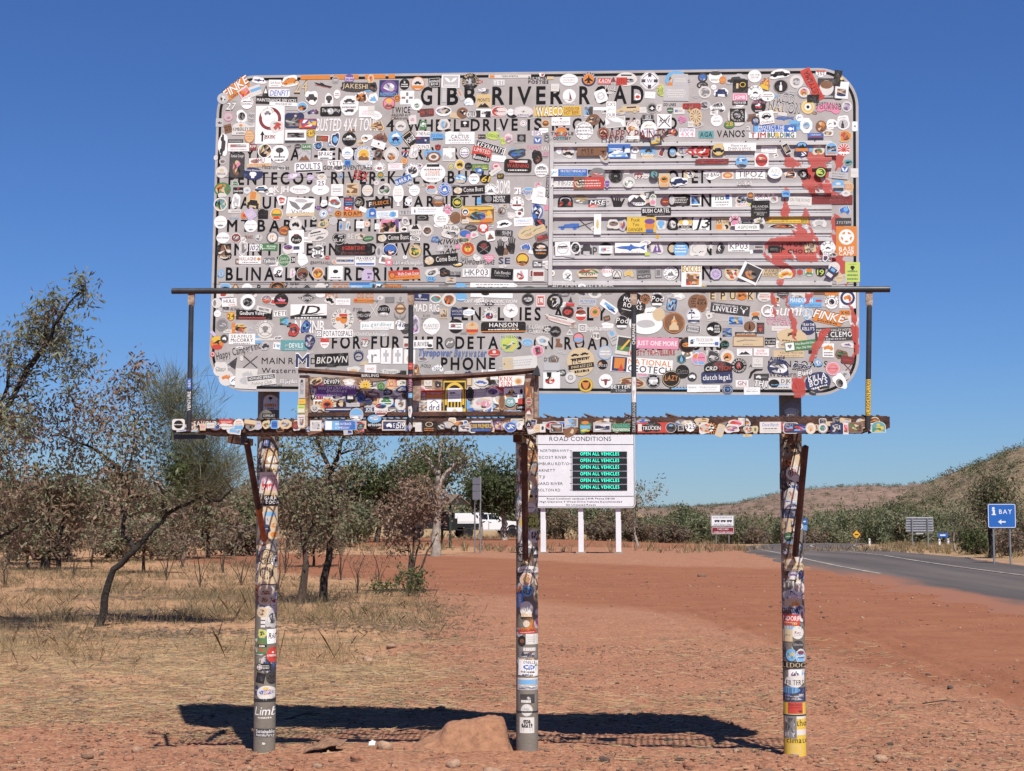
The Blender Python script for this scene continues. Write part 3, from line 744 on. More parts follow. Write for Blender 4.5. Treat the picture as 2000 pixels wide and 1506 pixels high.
STEP = .00003
def sticker_geo(spec, seed):
    """flat geometry of one sticker in metres about its centre: list of (points, faces, ink, layer) and its box size"""
    t = spec.split(' ')
    w, h, rot = float(t[2]) / 1000, float(t[3]) / 1000, float(t[4])
    code, col = t[5], t[6]
    rr = np.random.default_rng(seed)
    G = []; lay = 0
    ca_, sa_ = math.cos(R(rot)), math.sin(R(rot))
    def place(pts): return [(x * ca_ - y * sa_, x * sa_ + y * ca_) for x, y in pts]
    def add(polys, ink, dx=0, dy=0, sw=1, sh=1):
        vs = []; fs = []
        for p in polys:
            n = len(vs); vs += [((x * sw + dx) * w, (y * sh + dy) * h) for x, y in p]; fs.append(tuple(range(n, n + len(p))))
        G.append((place(vs), fs, INKI[ink], lay))
    base = None
    if code == 'p': base = PAW; add(PAW, 'w', 0, 0, 1, 1); lay += 1; add([[(x * .86, y * .86) for x, y in q] for q in PAW], col); lay += 1
    elif code != 'n':
        base = [shape_poly(code, rr, w / h)]; add(base, col); lay += 1
        if code == 'q' or (code in 'zs' and col != 'w'): pass
    for e in t[7:]:
        a = e.split(',')
        k = a[0]
        if k == 'I':
            if float(a[2]) < .01 or base is None: continue
            f_ = float(a[2]); add([[(x * f_, y * f_) for x, y in p] for p in base], a[1]); lay += 1
        elif k in 'SC':
            wf, hf, dx, dy = map(float, a[2:6])
            if base is not None and code in 'coa': lim = 2 * math.sqrt(max(.02, .25 - dy * dy)); wf = min(wf, lim * .97) if k == 'S' else wf
            add([[(-.5, -.5), (.5, -.5), (.5, .5), (-.5, .5)] if k == 'S' else circ(18)], a[1], dx, dy, wf, hf); lay += 1
        elif k == 'E':
            wf, hf, dx, dy = map(float, a[3:7]); add(EMB[a[1]], a[2], dx, dy, wf, hf); lay += 1
        elif k == 'M':
            wf, hf, dx, dy = map(float, a[2:6]); n = int(a[6]) + 4
            out = circ(14) if code in 'coq' or wf < .7 else [(-.5, -.5), (.5, -.5), (.5, .5), (-.5, .5)]
            out = [(x * rr.uniform(.88, 1.0), y * rr.uniform(.88, 1.0)) for x, y in out]
            cells = split_cells(rr, out, n); pal = a[1]
            inks = {}
            for c in cells: inks.setdefault(pal[int(rr.integers(len(pal)))], []).append(c)
            for ik, cs in inks.items(): add(cs, ik, dx, dy, wf, hf)
            lay += 1
        elif k == 'L':
            n = int(a[2]); dy = float(a[3]); hh = min(.10, .5 / (n * 1.6)); polys = []
            for q in range(n):
                y = dy + ((n - 1) / 2 - q) * hh * 1.9
                span = .78 * (2 * math.sqrt(max(.04, .25 - min(.22, y * y))) if code in 'coqasd' else 1) * rr.uniform(.75, 1)
                x = -span / 2
                while x < span / 2:
                    ww = rr.uniform(.03, .085); polys.append([(x, y - hh / 2), (min(x + ww, span / 2), y - hh / 2), (min(x + ww, span / 2), y + hh / 2 * rr.uniform(.4, 1)), (x, y + hh / 2 * rr.uniform(.4, 1))]); x += ww + rr.uniform(.012, .03)
            add(polys, a[1]); lay += 1
        elif k in ('T', 'T90'):
            txt = a[1]; ink = a[2]; hf = float(a[3]); dy = float(a[4]); st = a[5] if len(a) > 5 else ''
            if hf < .02: continue
            W_, H_ = (w, h) if k == 'T' else (h, w)
            bold = 1 if 'b' in st or 'k' in st else 0
            V, F, tw = text_geo(txt, bold, 'i' in st, .12 if 's' not in st else .2)
            ch = hf * H_
            if len(a) > 6 and a[6]: tot = float(a[6]) * W_
            else: tot = min(.86 * W_, tw * ch)
            kx = tot / tw; dx = float(a[7]) * W_ if len(a) > 7 else 0
            def put(V, g, ink_):
                pts = [((x * kx - tot / 2 + dx), (y - .5) * ch * g + dy * H_) for x, y in V]
                if k == 'T90': pts = [(y, x) if False else (-y, x) for x, y in pts]
                G.append((place(pts), F_, INKI[ink_], lay))
            if 'o' in st or len(ink) > 1:
                V2, F_, tw2 = text_geo(txt, 2, 'i' in st, .12)
                V2 = [(x * tw / tw2 * 1.03 - .02 * tw, y) for x, y in V2]
                put(V2, 1.12, ink[1] if len(ink) > 1 else ('k' if ink[0] not in 'kd' else 'w')); lay += 1
            F_ = F
            put(V, 1, ink[0]); lay += 1
        elif k in 'AV':
            txt = a[1]; ch = float(a[3]); rad = float(a[4]) / 2; n = len(txt); da = min(24, 250 / max(n, 1)); vs = []; fs = []
            for q, c in enumerate(txt):
                if c in '_ ': continue
                V, F, tw = text_geo(c, 1)
                th_ = (90 - (q - (n - 1) / 2) * da * (1 if k == 'A' else -1)) if k == 'A' else (270 + (q - (n - 1) / 2) * da)
                ro = R(th_ - 90) if k == 'A' else R(th_ + 90)
                sc = ch * min(1, (2 * math.pi * rad * da / 360) / (ch * max(tw, .3)) * .85) if tw > .2 else ch * .7
                n0 = len(vs)
                for x, y in V:
                    xx = (x - tw / 2) * sc; yy = (y - .5) * ch
                    vs.append(((rad * math.cos(R(th_)) + xx * math.cos(ro) - yy * math.sin(ro)) * w, (rad * math.sin(R(th_)) + xx * math.sin(ro) + yy * math.cos(ro)) * h))
                fs += [tuple(i + n0 for i in f) for f in F]
            G.append((place(vs), fs, INKI[a[2]], lay)); lay += 1
    return G, lay

STICKERS = {
'main': r"""-2008 4500 198 89 36 R o T,FINKE,w,.62,.12,bio,1.0 L,k,1,-.38
-2100 4431 81 78 -1 c x M,gkW,.5,.5,0,0,4
-1848 4552 102 48 -7 q w E,shark,n,.8,.6,0,0
-1734 4528 86 51 -2 r w T,Cafe_Racer,k,.3,.1,i L,g,1,-.3
-1627 4540 131 77 10 q w M,ocBk,.7,.7,0,0,6 E,car,o,.9,.7,0,0
-1549 4500 101 89 -2 n - T,24,c,.9,0,bo,.9
-1395 4510 148 42 -14 n - E,boat,k,.9,.8,0,0 L,r,1,-.3
-1308 4539 52 50 -2 c x I,g,.85 L,w,2,0
-1213 4547 71 65 -2 c P T,Amped,w,.25,.12,b T,Camper,w,.22,-.15
-1159 4489 248 71 -4 q d T,JAKESHIP,c,.45,.05,bo
-1062 4540 47 71 -2 c c M,oWr,.6,.6,0,0,5
-1703 4459 149 54 -2 R w T,DENFIT,b,.7,0,bi,.9
-1799 4480 48 77 -2 t k I,w,.5
-1721 4409 292 53 -3 r k T,MAINTENANCE_SERVICES,w,.4,0,b,.95
-1673 4381 196 27 -4 r w T,0424_840_319,d,.5,0,bi
-1613 4347 77 20 -1 r x L,g,1,0
-1876 4479 90 71 18 r W S,s,1,.3,0,.1
-1948 4469 78 77 33 r W M,pro,.9,.7,0,0,8
-2045 4376 72 54 -1 n - T,27,w,.9,0,boi,.9
-1929 4397 90 89 -1 c w L,d,2,0 A,ON_THE_MOVE,d,.13,.8
-2060 4302 69 65 -1 o p I,x,.8 M,pg,.5,.3,0,-.1,3
-1966 4302 78 89 -1 q w M,kg,.7,.7,0,0,3
-1898 4286 48 83 -9 r x T,MAPS,k,.3,.2,b T,TOURS,k,.3,-.2,b
-1766 4238 202 267 -1 r w E,ring,m,.78,.6,0,.16 E,arrow,k,.16,.28,-.25,-.3 T,CLASSIC,r,.09,-.32,bi,.4 T,JMXW4,k,.09,-.32,b,.35
-1782 4316 95 95 -1 c w E,car,g,.5,.4,0,.05 A,TOURING,g,.13,.8
-1718 4225 95 89 9 q W M,grW,.8,.7,0,0,8
-1594 4264 136 107 -1 R n C,c,.13,.16,.05,.3 M,gdx,.7,.6,-.1,-.1,9
-1499 4238 130 71 -1 R m M,royPbw,.95,.85,0,0,12
-1474 4421 98 95 -1 q w E,car,d,.8,.7,0,0
-1353 4406 65 77 -1 q w E,skull,d,.7,.7,0,0
-1297 4440 47 65 -2 c w L,d,2,0
-1340 4322 148 68 -1 R k T,The_Lost_Way,w,.35,.1,i M,xw,.3,.7,0,0,5
-1211 4358 130 142 -1 o w E,car,d,.6,.25,0,.25 L,g,2,.02 E,van,d,.5,.18,0,-.25
-1129 4412 97 98 -1 z w I,o,.8 M,kBo,.7,.5,0,0,6
-1047 4404 65 71 -1 q w E,wave,s,.8,.6,0,0
-1090 4313 106 77 -1 r w T,salty,p,.25,.05,i L,p,1,-.2
-1464 4320 89 53 4 n - E,oz,n,.9,.8,0,0 M,rwb,.5,.4,0,0,5
-1539 4357 77 77 -1 c W I,s,.85 M,Bok,.8,.5,0,-.1,8
-1227 4225 430 100 -1 n - T,BUSTED_4X4_TOUR,w,.85,0,bi,1.0
-2121 4262 54 60 -1 r x E,boat,d,.6,.5,0,0
-2061 4219 54 59 14 r B T,GTI,k,.5,0,b
-1971 4216 122 89 -1 a W C,o,.2,.2,0,.25 T,KIMBERLEY,k,.26,-.05,b,.9 L,d,1,-.35
-1908 4159 72 92 -1 c o I,c,.85 L,o,3,0
-2095 4104 66 166 -4 q w E,car90,d,.7,.9,0,0
-2006 4128 107 27 -1 r d T,MONTENEGRO,W,.4,0
-1984 4086 149 59 -1 r w M,xgr,.8,.4,0,.15,6 L,r,1,-.3
-1883 4084 51 47 -1 r m T,RFF,w,.4,.1,b
-1584 4151 148 95 -1 r w M,kg,.85,.4,0,.1,7 S,d,1,.2,0,-.38
-1478 4172 68 56 14 c y I,k,.9 I,y,.8 T,YAK,k,.4,0,b
-1398 4132 100 50 -4 r w I,m,.85 M,BGr,.7,.6,0,0,6
-1306 4124 62 100 -1 q w I,n,.85 M,ws,.6,.5,0,0,5
-1209 4125 100 97 -1 c k T,4X4_CAMPING,w,.16,0,b E,mt,w,.5,.2,0,.2
-1100 4127 53 53 -1 c w M,Bkc,.8,.5,0,0,4
-1424 4082 65 65 14 s w I,n,.85 T,762,s,.4,0,b
-1568 4083 47 32 -1 c d L,w,1,0
-1506 4078 68 35 -1 r G T,SAVE,w,.45,0,b
-1520 4017 89 83 -1 r x A,NITROUS,g,.16,.8 E,mt,B,.9,.5,0,-.2
-1799 4055 101 101 -1 c w M,BcgkG,.95,.95,0,0,12
-1695 4032 128 127 -1 c w E,tree,d,.5,.5,0,.1 L,d,2,-.25
-1831 3985 155 44 1 r w M,rog,.4,.7,-.25,0,5 T,EMU,m,.7,.05,b,.4
-1840 3957 166 24 1 r c T,ON_THE_ROADS,o,.7,0,b
-1994 3959 107 183 -1 R k I,d,.92 T,Outback_Cowgirl,w,.1,.36,i M,Bcpkd,.6,.6,0,-.1,9
-1880 3898 143 89 -4 c n E,skull,w,.35,.5,0,-.1 T,Dusty_Diamond,w,.13,.28,b
-2101 3914 84 83 -1 c W C,c,.4,.25,0,.15 T,BRISK,k,.2,-.15
-2096 3988 48 47 -1 c x M,gB,.7,.5,0,0,4
-2144 4016 30 36 -1 c W L,x,1,0
-1493 3934 195 71 1 R w T,POULTS,n,.55,.1,b,.85 S,d,.9,.18,0,-.35
-1310 3959 97 41 1 r w T,YETI,k,.62,0,b,.85
-1219 3957 50 47 -1 R s I,b,.75 L,n,2,0
-1220 4028 82 85 -1 o w E,car,s,.5,.2,0,.05 L,x,2,-.2
-1108 4008 132 138 -1 c W I,s,.92 I,W,.88 C,y,.55,.52,0,.05 E,hills,B,.55,.25,0,-.12 C,o,.25,.15,0,.05 A,CHARLOTTE_WEST,b,.12,.82
-1376 4016 100 59 -1 r w T,BIP-RAC,k,.45,.15,b,.9 S,k,.6,.12,-.05,-.35
-1125 3870 100 64 -11 n - T,SEX,r,.85,0,bo,1.0
-1265 3870 53 35 -1 n - T,H,s,.9,0,b
-1477 3863 53 41 -1 q v L,w,1,0
-1596 3877 95 41 14 q v M,pw,.6,.5,0,0,3
-1389 3858 53 47 -1 c W M,BcG,.7,.6,0,0,5
-1721 3942 219 41 -3 n - T,MacaronHomies,d,.7,0,r
-1219 3928 341 35 -1 n - T,GONGADVENTURES,d,.8,0,r,1.0
-936 4471 135 118 -2 r n C,P,.85,.85,0,.05 M,wxP,.6,.6,0,.05,9 T,MADMONSTA,s,.22,-.35,bi,.9
-828 4498 70 77 -2 c k L,w,2,-.1 E,tree,w,.2,.2,0,.15
-736 4500 97 97 -2 c o I,W,.88 E,car,k,.5,.3,0,.05 S,o,.75,.22,0,-.25
-620 4504 82 71 3 r k I,w,.85 I,k,.8 T,NOMADS,w,.22,.12,b T,BOX,w,.22,-.15,b
-509 4510 125 91 -2 r w I,x,.85 E,wings,w,.7,.4,0,.1 L,w,1,-.3
-373 4506 116 112 -2 c k A,RED_BAND_TOURS,c,.16,.8 M,gdx,.65,.6,0,-.05,10
-303 4502 35 29 -2 n - T,CH,r,.9,0,b
-178 4492 87 47 -2 R x T,YETI,w,.7,0,b,.85
-103 4533 289 23 -1 r W S,o,.12,.8,-.42,0 T,TERRAFIRMA,d,.55,.02,b,.4
-1048 4486 65 65 -2 q d M,Bk,.7,.6,0,0,3
-1044 4406 65 59 -1 q w E,mt,s,.8,.7,0,0
-935 4368 85 83 -1 c r I,p,.85 C,y,.5,.4,0,.2 E,hills,B,.6,.3,0,-.2
-878 4402 47 47 -1 c o I,B,.7 C,o,.4,.4,0,0
-809 4403 97 94 -1 r w E,cross,g,.8,.8,0,0
-742 4354 82 82 -1 c w M,xG,.5,.4,0,-.1,4
-672 4297 99 53 3 R m I,d,.8 T,MR_YAK,r,.5,0,b
-558 4303 111 70 -1 c w M,kgcPx,.9,.7,0,.05,10
-427 4288 81 76 -1 c B M,BkW,.6,.5,0,0,4
-366 4275 70 59 -1 c x I,g,.85 T,OLLI,w,.5,0,b
-282 4366 104 94 -1 r c E,rays,y,1,.6,0,.2 T,MONTS,k,.24,.08,b,.8 E,mt,k,.8,.35,0,-.3
-282 4284 104 59 -1 r w S,k,.3,.8,-.35,-.1 S,k,.35,.7,.3,-.15 M,xk,.3,.4,0,0,3
-175 4290 110 76 -1 c w I,r,.92 C,W,.75,.75,.08,0 E,palm,k,.25,.6,-.2,0 L,r,1,0
-97 4285 46 47 -1 c w L,g,1,0
-11 4286 138 76 -1 c W I,v,.94 I,W,.88 E,bird,g,.3,.25,0,0 L,n,1,-.3
81 4287 46 64 -1 r c T,LI,k,.5,0,b
-294 4443 64 29 8 n - M,wx,.9,.8,0,0,4
-384 4363 64 53 -1 q w E,wave,s,.6,.5,-.1,-.1
-554 4414 33 100 -1 r x L,W,5,0
-439 4411 35 76 24 r x S,o,.3,.5,0,.2
-1023 4285 76 65 -11 q w L,x,2,0
-1058 4321 47 65 -1 r W L,x,1,0
-1016 4208 100 94 -1 z c I,B,.8 M,cko,.7,.3,0,0,5
-852 4207 76 73 -1 c W E,car,g,.6,.35,0,0
-771 4249 53 65 4 r W M,xp,.6,.4,0,0,3
-697 4209 50 59 -1 r G T,HUT,w,.4,0,b E,hut,w,.5,.3,0,.2
-555 4209 81 82 -1 q W M,gsx,.7,.7,0,0,6
-410 4211 58 44 -1 r k E,tree,w,.5,.7,0,0
-11 4204 46 44 -1 c w I,g,.8 I,w,.65 C,p,.4,.3,0,0
-175 4176 35 23 -26 t W L,x,1,0
-853 4298 152 88 -1 n - T,TWICE,k,.45,.25,bs T,AROUND_AUS,k,.2,-.15,i T,Australia,k,.2,-.4,i
-992 4128 100 82 -1 z B M,dBm,.6,.4,0,0,4
-887 4123 102 100 -1 c s E,car,n,.5,.4,0,-.05 E,mt,w,.6,.3,0,.25 T,HILUX,n,.15,-.3,b
-787 4112 76 111 37 r k I,c,.88 I,k,.78 T,FORGE,w,.3,0,bi
-697 4130 96 76 -1 r w E,mt,o,.5,.3,.2,.1 E,oz,n,.95,.5,0,-.25
-700 4104 99 126 -1 r w S,n,1,.4,0,0 E,star,w,.2,.16,.2,0 S,r,.3,.06,-.3,.12 T,IF_THIS_FLAG,k,.17,.36,b,.95 T,YOU_PACK,k,.2,-.36,b,.95
-601 4128 99 56 -1 q s T,DAVEHO,b,.45,.1,b S,k,.7,.14,.05,-.3
-444 4113 200 85 -1 r w T,CACTUS,d,.3,.12,b,.6 L,g,1,-.15 L,x,1,-.38 E,rays,t,.12,.3,0,.35
-294 4121 52 29 -1 r d S,o,.15,.4,-.35,0 L,W,1,0
-219 4125 98 53 -9 q l T,SUNDAZE,G,.4,0,b
-149 4088 46 52 -1 q l T,VW,G,.4,0,b
-112 4108 63 76 -1 h p I,W,.88 M,pxg,.7,.5,0,-.1,6
-23 4103 60 55 -1 r g I,k,.92 E,hex,g,.6,.7,0,0
-236 4043 208 52 -18 r w I,k,.94 T,KEXNANTS,w,.7,0,bi,.9
-293 4013 133 64 -16 r r T,LIMITED,W,.4,.15,b
-299 3975 127 47 -13 q k T,Bunnocks,w,.6,0,bi
-178 3966 98 44 -6 R w L,W,1,0
-51 3999 121 64 11 q d M,tGdb,.85,.6,0,0,8
-1006 4082 97 50 -19 r w C,m,.15,.3,0,.1 L,x,1,-.2
-1004 4014 59 82 -1 c B I,d,.75 M,kdg,.7,.5,0,0,4
-915 4009 102 114 -1 c W I,x,.88 I,W,.8 M,Boxc,.6,.5,0,-.1,7
-819 4013 55 47 -1 s n T,77,w,.6,0,b S,r,.8,.2,0,.3
-827 3963 50 47 -1 c o I,c,.8 I,o,.6 L,c,1,0
-761 4026 64 100 -1 q W M,xw,.7,.7,0,0,5
-627 4009 122 47 -1 R s T,BLISSED,b,.35,.1,b S,y,.8,.08,0,-.15
-624 3988 99 70 -1 c B I,W,.7 I,B,.4
-595 4052 41 47 -1 s m M,kr,.5,.5,0,0,2
-519 4003 87 93 -1 r W M,xw,.9,.9,0,0,8
-412 4015 78 82 -1 c g I,w,.85 I,g,.7 I,w,.6 L,P,2,-.1
-997 3926 85 64 -1 c w A,PAINTED_TRAVELS,d,.16,.8 M,rgx,.5,.35,0,-.15,4
-888 3924 99 50 1 r w L,p,2,.05 S,p,.9,.06,0,.35 S,p,.9,.06,0,-.35
-769 3898 114 108 -1 c w I,n,.97 I,w,.92 M,ndxk,.6,.55,0,0,9 A,EXPLORE_AUSTRALIA,n,.12,.82
-629 3877 174 134 -1 c w S,k,.5,.14,0,.38 L,g,1,.18 T,LONGER,o,.16,.02,b,.55 L,x,2,-.2
-503 3918 49 50 -1 c W I,y,.92 I,G,.8 I,W,.6 M,Gy,.5,.4,0,0,4
-444 3929 67 76 -1 c W I,y,.82 E,oz,k,.6,.5,0,0
-386 3919 52 50 -1 c d I,k,.9 L,g,1,0
-305 3911 116 41 -1 r G T,CAMPVIBES,y,.45,0,b M,Gl,.9,.3,0,-.3,5
-195 3914 63 52 -1 c p I,W,.7 C,r,.5,.3,0,0
-201 3880 86 35 34 R W L,g,1,0
-311 3888 52 41 -1 q b M,sw,.6,.5,0,0,4
-48 3914 187 93 -2 R k I,d,.95 I,k,.92 T,WARNING,r,.26,0,b,.8 L,w,1,-.32 M,rW,.7,.2,0,.3,5
81 3911 34 41 -1 n - T,A,w,.9,0,bi
64 4037 115 35 -3 n - T,FANNY,p,.9,0,b
70 4133 46 29 -1 r w T,BPS,m,.6,0,b
75 3990 63 58 -1 q k M,kmB,.5,.4,0,0,3
-990 3870 53 53 -1 c W I,G,.88 M,yoG,.6,.5,0,0,5
-40 4074 98 35 -1 n - L,W,2,0
116 4537 40 29 -2 q w E,heart,r,.5,.7,.15,0 T,I,k,.7,0,b,.1
93 4503 230 70 -2 n - T,REAL_MEN,k,.3,.2,b,.6 T,POSTIES,k,.3,-.2,b,.6 S,c,.2,.3,.35,.2
300 4497 126 85 -2 c w I,x,.95 I,w,.93 L,x,3,0
434 4499 97 96 -2 c n I,o,.78 E,plane,k,.6,.65,0,-.02 A,FIGHTER,w,.12,.86
540 4482 89 41 -2 r r T,KAON,w,.6,.08,bi,.9 S,w,.9,.06,0,-.3
688 4492 145 96 -2 c W S,k,.5,.1,0,.28 M,xgk,.5,.3,.15,-.1,4
657 4479 74 52 -2 r r T,UTU,m,.6,0,b
600 4495 34 35 -2 t m L,m,1,0
845 4476 128 125 -2 o w I,d,.94 I,w,.9 I,P,.75 I,w,.68 E,cross,d,.85,.85,0,0 C,w,.45,.45,0,0 T,W,P,.2,0,b
1023 4480 147 122 -2 c s S,o,.85,.28,0,-.3 M,Bcob,.7,.5,0,.02,10 C,b,.28,.35,.15,-.1 C,c,.16,.22,-.15,.15 C,B,.14,.22,.1,.2
935 4404 79 75 -2 c l T,LOVE,k,.22,.18,b T,ROUGH,k,.2,-.05,b T,LAST_FOR,k,.15,-.28,b
1022 4385 170 104 -2 r x L,W,4,0
1051 4477 102 81 -2 r x L,W,2,0
847 4378 71 46 -4 r w L,x,1,0
580 4431 97 44 -7 n - T,WISE,W,.8,.1,bo
302 4386 89 96 -1 c w E,sail,m,.35,.7,.05,0 S,x,.8,.04,0,-.25
517 4380 80 87 19 R w E,ring,x,.6,.6,0,0 L,x,1,0
764 4368 43 46 -1 q w C,r,.7,.5,0,0
205 4447 57 53 -2 r W L,x,2,0
299 4334 75 13 -1 r W T,FOUNDATION,d,.6,0
224 4283 316 67 0 r c I,y,.97 T,WAECO,wk,.85,0,b,.58,-.18 T,SWEDISH_FOR,m,.36,.2,b,.32,.3 T,HOT_BEER!,m,.36,-.2,b,.32,.3
433 4281 69 76 -1 r x M,dgs,.9,.8,0,0,9
433 4240 63 23 -1 n - T,DONKEY,w,.9,0,b
465 4219 91 76 9 c B M,Bdcg,.8,.6,0,0,7
511 4293 103 41 -1 n - M,w,.9,.6,0,0,7
585 4286 66 110 -1 r w T,CX'S,d,.2,.32 E,wave,x,.8,.2,0,0 T,OUR,d,.2,-.35
698 4280 159 67 1 n - E,van,c,1,.9,0,.05 S,k,.4,.14,.15,.25
801 4277 51 41 -1 r W L,x,1,0
860 4290 79 75 -1 c g I,W,.94 I,g,.88 I,k,.6 E,plane,w,.4,.4,0,0
908 4289 40 58 -1 q W M,gw,.5,.5,0,0,3
979 4310 96 20 -1 n - T,DD_LINES,d,.9,0,b
982 4270 45 46 -1 s g I,d,.85 I,G,.6 L,w,1,0
1041 4265 73 46 1 r W M,bsg,.3,.5,-.25,0,4 L,g,2,0
1126 4295 124 40 -1 R r I,m,.9 T,ASFIR,r,.7,0,bo,.9
1129 4266 73 29 -1 n - T,4x4,y,.9,0,bo
1151 4225 85 110 -1 c c E,rays,B,.8,.8,0,0
141 4201 52 50 -1 r c C,B,.85,.8,0,0 C,o,.5,.3,0,.1 S,k,.5,.1,0,-.1
244 4213 126 58 0 r w T,Red_Aussie,k,.2,-.05,,.85 L,x,1,-.3 E,oz,m,.12,.22,0,.3
127 4152 63 35 -1 R w L,g,1,0
247 4128 86 96 -1 c W I,r,.94 C,o,.85,.5,0,.15 C,t,.8,.25,0,-.3 M,Bcg,.7,.3,0,0,6
401 4145 123 125 -1 c w A,BARS_BARRELS_BOOTS,g,.12,.82 L,g,3,0 V,DUSTY_CREW,g,.12,.82
531 4127 80 81 -1 c k I,c,.92 I,m,.86 C,c,.55,.5,0,0 E,car,k,.5,.35,0,0
732 4163 97 110 -1 q W A,SUNRISE,m,.18,.8 E,car,w,.6,.3,.1,-.05 M,oBc,.6,.3,-.1,-.1,7
837 4140 110 113 -1 c w E,wave,o,.5,.2,0,.22 T,GRIFFINS,s,.18,-.2,i L,g,1,.02
942 4196 96 98 -1 r w T,Riff,k,.3,.05,bi,.7 E,crossx,k,.85,.85,0,0
831 4224 82 43 -1 R d I,x,.92 I,d,.88 T,JSJ,w,.5,.1,b L,w,1,-.3
1060 4204 62 58 -21 H p L,P,3,0
1117 4171 39 40 -1 r W L,g,2,0
613 4198 137 75 4 r W M,wx,.95,.9,0,0,8
424 4133 86 35 -1 n - T,VAN,w,.8,0,b
986 4117 96 75 9 z d M,rokW,.7,.5,0,0,8
1093 4114 107 61 -1 r w T,ESSENTIAL,P,.3,.3,b,.9 T,4X4,p,.5,-.18,b,.8
737 4108 443 64 -1 n - T,HAPPY_PAINTS,m,.9,0,b,.95
253 4119 172 64 -1 n - T,THE_IDLE,d,.3,.15,b,.9 T,ODYSSEY,d,.3,-.35,b,.7
728 4086 91 23 -1 R w C,s,.1,.5,-.4,0 L,g,1,0
84 4135 63 29 -1 r w T,BPS,P,.8,0,b,.8
149 4104 40 70 -1 q g M,dx,.6,.6,0,0,4
86 4086 52 41 -1 r b E,wings,w,.8,.7,0,0
138 4000 57 93 -1 n - T,IAI,W,.3,.3,b T,LESS,p,.3,-.1,b
86 3966 69 81 -1 q k M,kdmB,.6,.5,0,-.1,5
112 3879 100 99 -1 c w I,g,.96 I,w,.92 E,car,g,.6,.25,0,.2 L,g,3,-.1
232 4007 34 46 -1 q w L,g,1,0
295 3997 80 72 -1 q W E,car,k,.9,.5,0,-.1 C,o,.3,.2,-.2,.25
455 3996 199 55 -1 r B I,o,.001 T,MTE,k,.5,.1,bs,.4,-.15 E,bull,k,.2,.6,.38,0 S,k,.45,.06,-.15,-.3
637 3995 153 95 -1 r b M,swnw,.95,.6,0,-.1,14 E,boat,w,.5,.25,-.05,0 C,n,.12,.35,.2,.2
745 4004 51 46 -1 c w E,car,g,.6,.5,0,0
733 3961 37 29 -6 r w L,g,1,0
830 3987 102 92 -1 c s S,c,.95,.35,0,-.3 E,car,d,.5,.35,.05,.12 T,BigLap,w,.22,-.15,bo,.9
923 3985 40 69 -21 q W I,m,.8 C,n,.5,.3,.1,.3
994 3990 34 40 -1 c s L,w,1,0
1064 3988 90 63 -1 q W M,xgPb,.8,.8,0,0,8
1143 3989 113 52 4 q r M,rmpw,.8,.7,0,0,8
1170 3911 45 34 -1 r m L,k,2,0
303 3855 246 52 -1 r w S,b,.8,.94,.09,0 T,PROTECT_NINGALOO,w,.3,.2,b,.68,.1 T,SAVE_EXMOUTH_GULF,s,.28,-.22,bi,.62,.06 E,wave,s,.16,.8,-.41,0
491 3848 114 69 -1 q g A,ADVENTURE,g,.2,.8 M,grx,.7,.4,0,-.1,5
613 3828 96 92 -1 c k I,g,.96 I,k,.94 E,oz,g,.25,.2,0,0 A,OUTBACK_TRAVELLERS,g,.13,.82
687 3855 37 35 -1 r W L,o,1,0
769 3827 74 52 -1 s w I,m,.9 T,897,w,.5,-.15,bi
871 3831 62 69 -1 c d M,Gtgd,.8,.7,0,0,7
939 3809 73 57 -1 r c C,o,.7,.5,0,-.1 L,k,1,.3
1102 3829 73 63 -1 q c M,nBcw,.8,.8,0,0,6
1141 3822 79 46 -1 n - T,simple_things,w,.4,0,bo
1201 4490 65 64 -2 c d M,bgx,.8,.7,0,0,5
1286 4490 93 87 -2 c w C,d,.8,.35,0,.3 T,smart,k,.2,-.2
1333 4469 45 52 -2 c o L,c,1,0
1426 4469 135 75 3 q x E,car,d,.9,.7,0,0
1451 4425 101 87 -2 r k I,d,.001 C,y,.4,.4,.15,.1 C,k,.3,.3,.15,.1 S,c,.15,.4,-.2,0
1547 4489 90 87 -2 c w T,ON_THE,d,.14,.1,i T,MOVE,d,.14,-.1,i
1619 4438 84 92 -22 t k I,y,.88 T,SA,r,.3,.2,b T,Great,r,.2,-.05,b
1715 4499 140 63 3 q w E,car,k,.9,.75,0,0
1719 4415 98 95 -2 c k I,W,.96 I,k,.92 E,bottle,w,.3,.6,0,0
1823 4444 92 92 -2 c W I,x,.95 I,W,.92 M,xg,.6,.6,0,0,8
1985 4494 70 49 -2 s w T,252,k,.45,0,b S,r,.9,.2,0,.35
1926 4421 67 236 25 r r T90,RUSTY&MIA,k,.55,0,,.85
2020 4393 117 138 -2 r d C,W,.8,.75,0,.02 C,B,.72,.4,0,.18 L,x,1,-.4
2119 4379 89 115 -6 r w M,kBxc,.7,.4,0,-.1,8 C,n,.7,.15,0,-.3
2093 4460 50 109 -10 r k M,dk,.6,.6,0,0,4
2121 4456 22 23 -2 c y I,W,.5
1214 4388 85 84 -2 c W M,xg,.8,.8,0,0,12
1274 4421 37 35 -2 c w L,g,1,0
1324 4382 96 61 -2 q w E,carf,n,.9,.85,0,0
1447 4347 101 55 -1 R p I,w,.9 I,p,.84 T,JGMB,w,.4,0,b,.7
1447 4310 101 29 -1 r k T,MUDWAVER,w,.6,0,b,.8
1551 4376 101 101 -2 c w E,car,d,.35,.2,0,0 A,BA-RI,k,.17,.78 V,LAPPOO,k,.17,.78
1632 4348 89 69 -1 c w L,g,2,.1 C,k,.12,.14,0,-.25
1872 4371 92 83 -2 c x I,n,.94 I,W,.85 M,opyB,.6,.6,0,0,8
1570 4284 98 92 -1 c k T,Bush_Bros,p,.2,.3,i M,ndrw,.5,.45,0,0,6 L,W,1,-.35
1752 4331 112 63 -9 n - T,ROD,x,.85,0,bo,.95
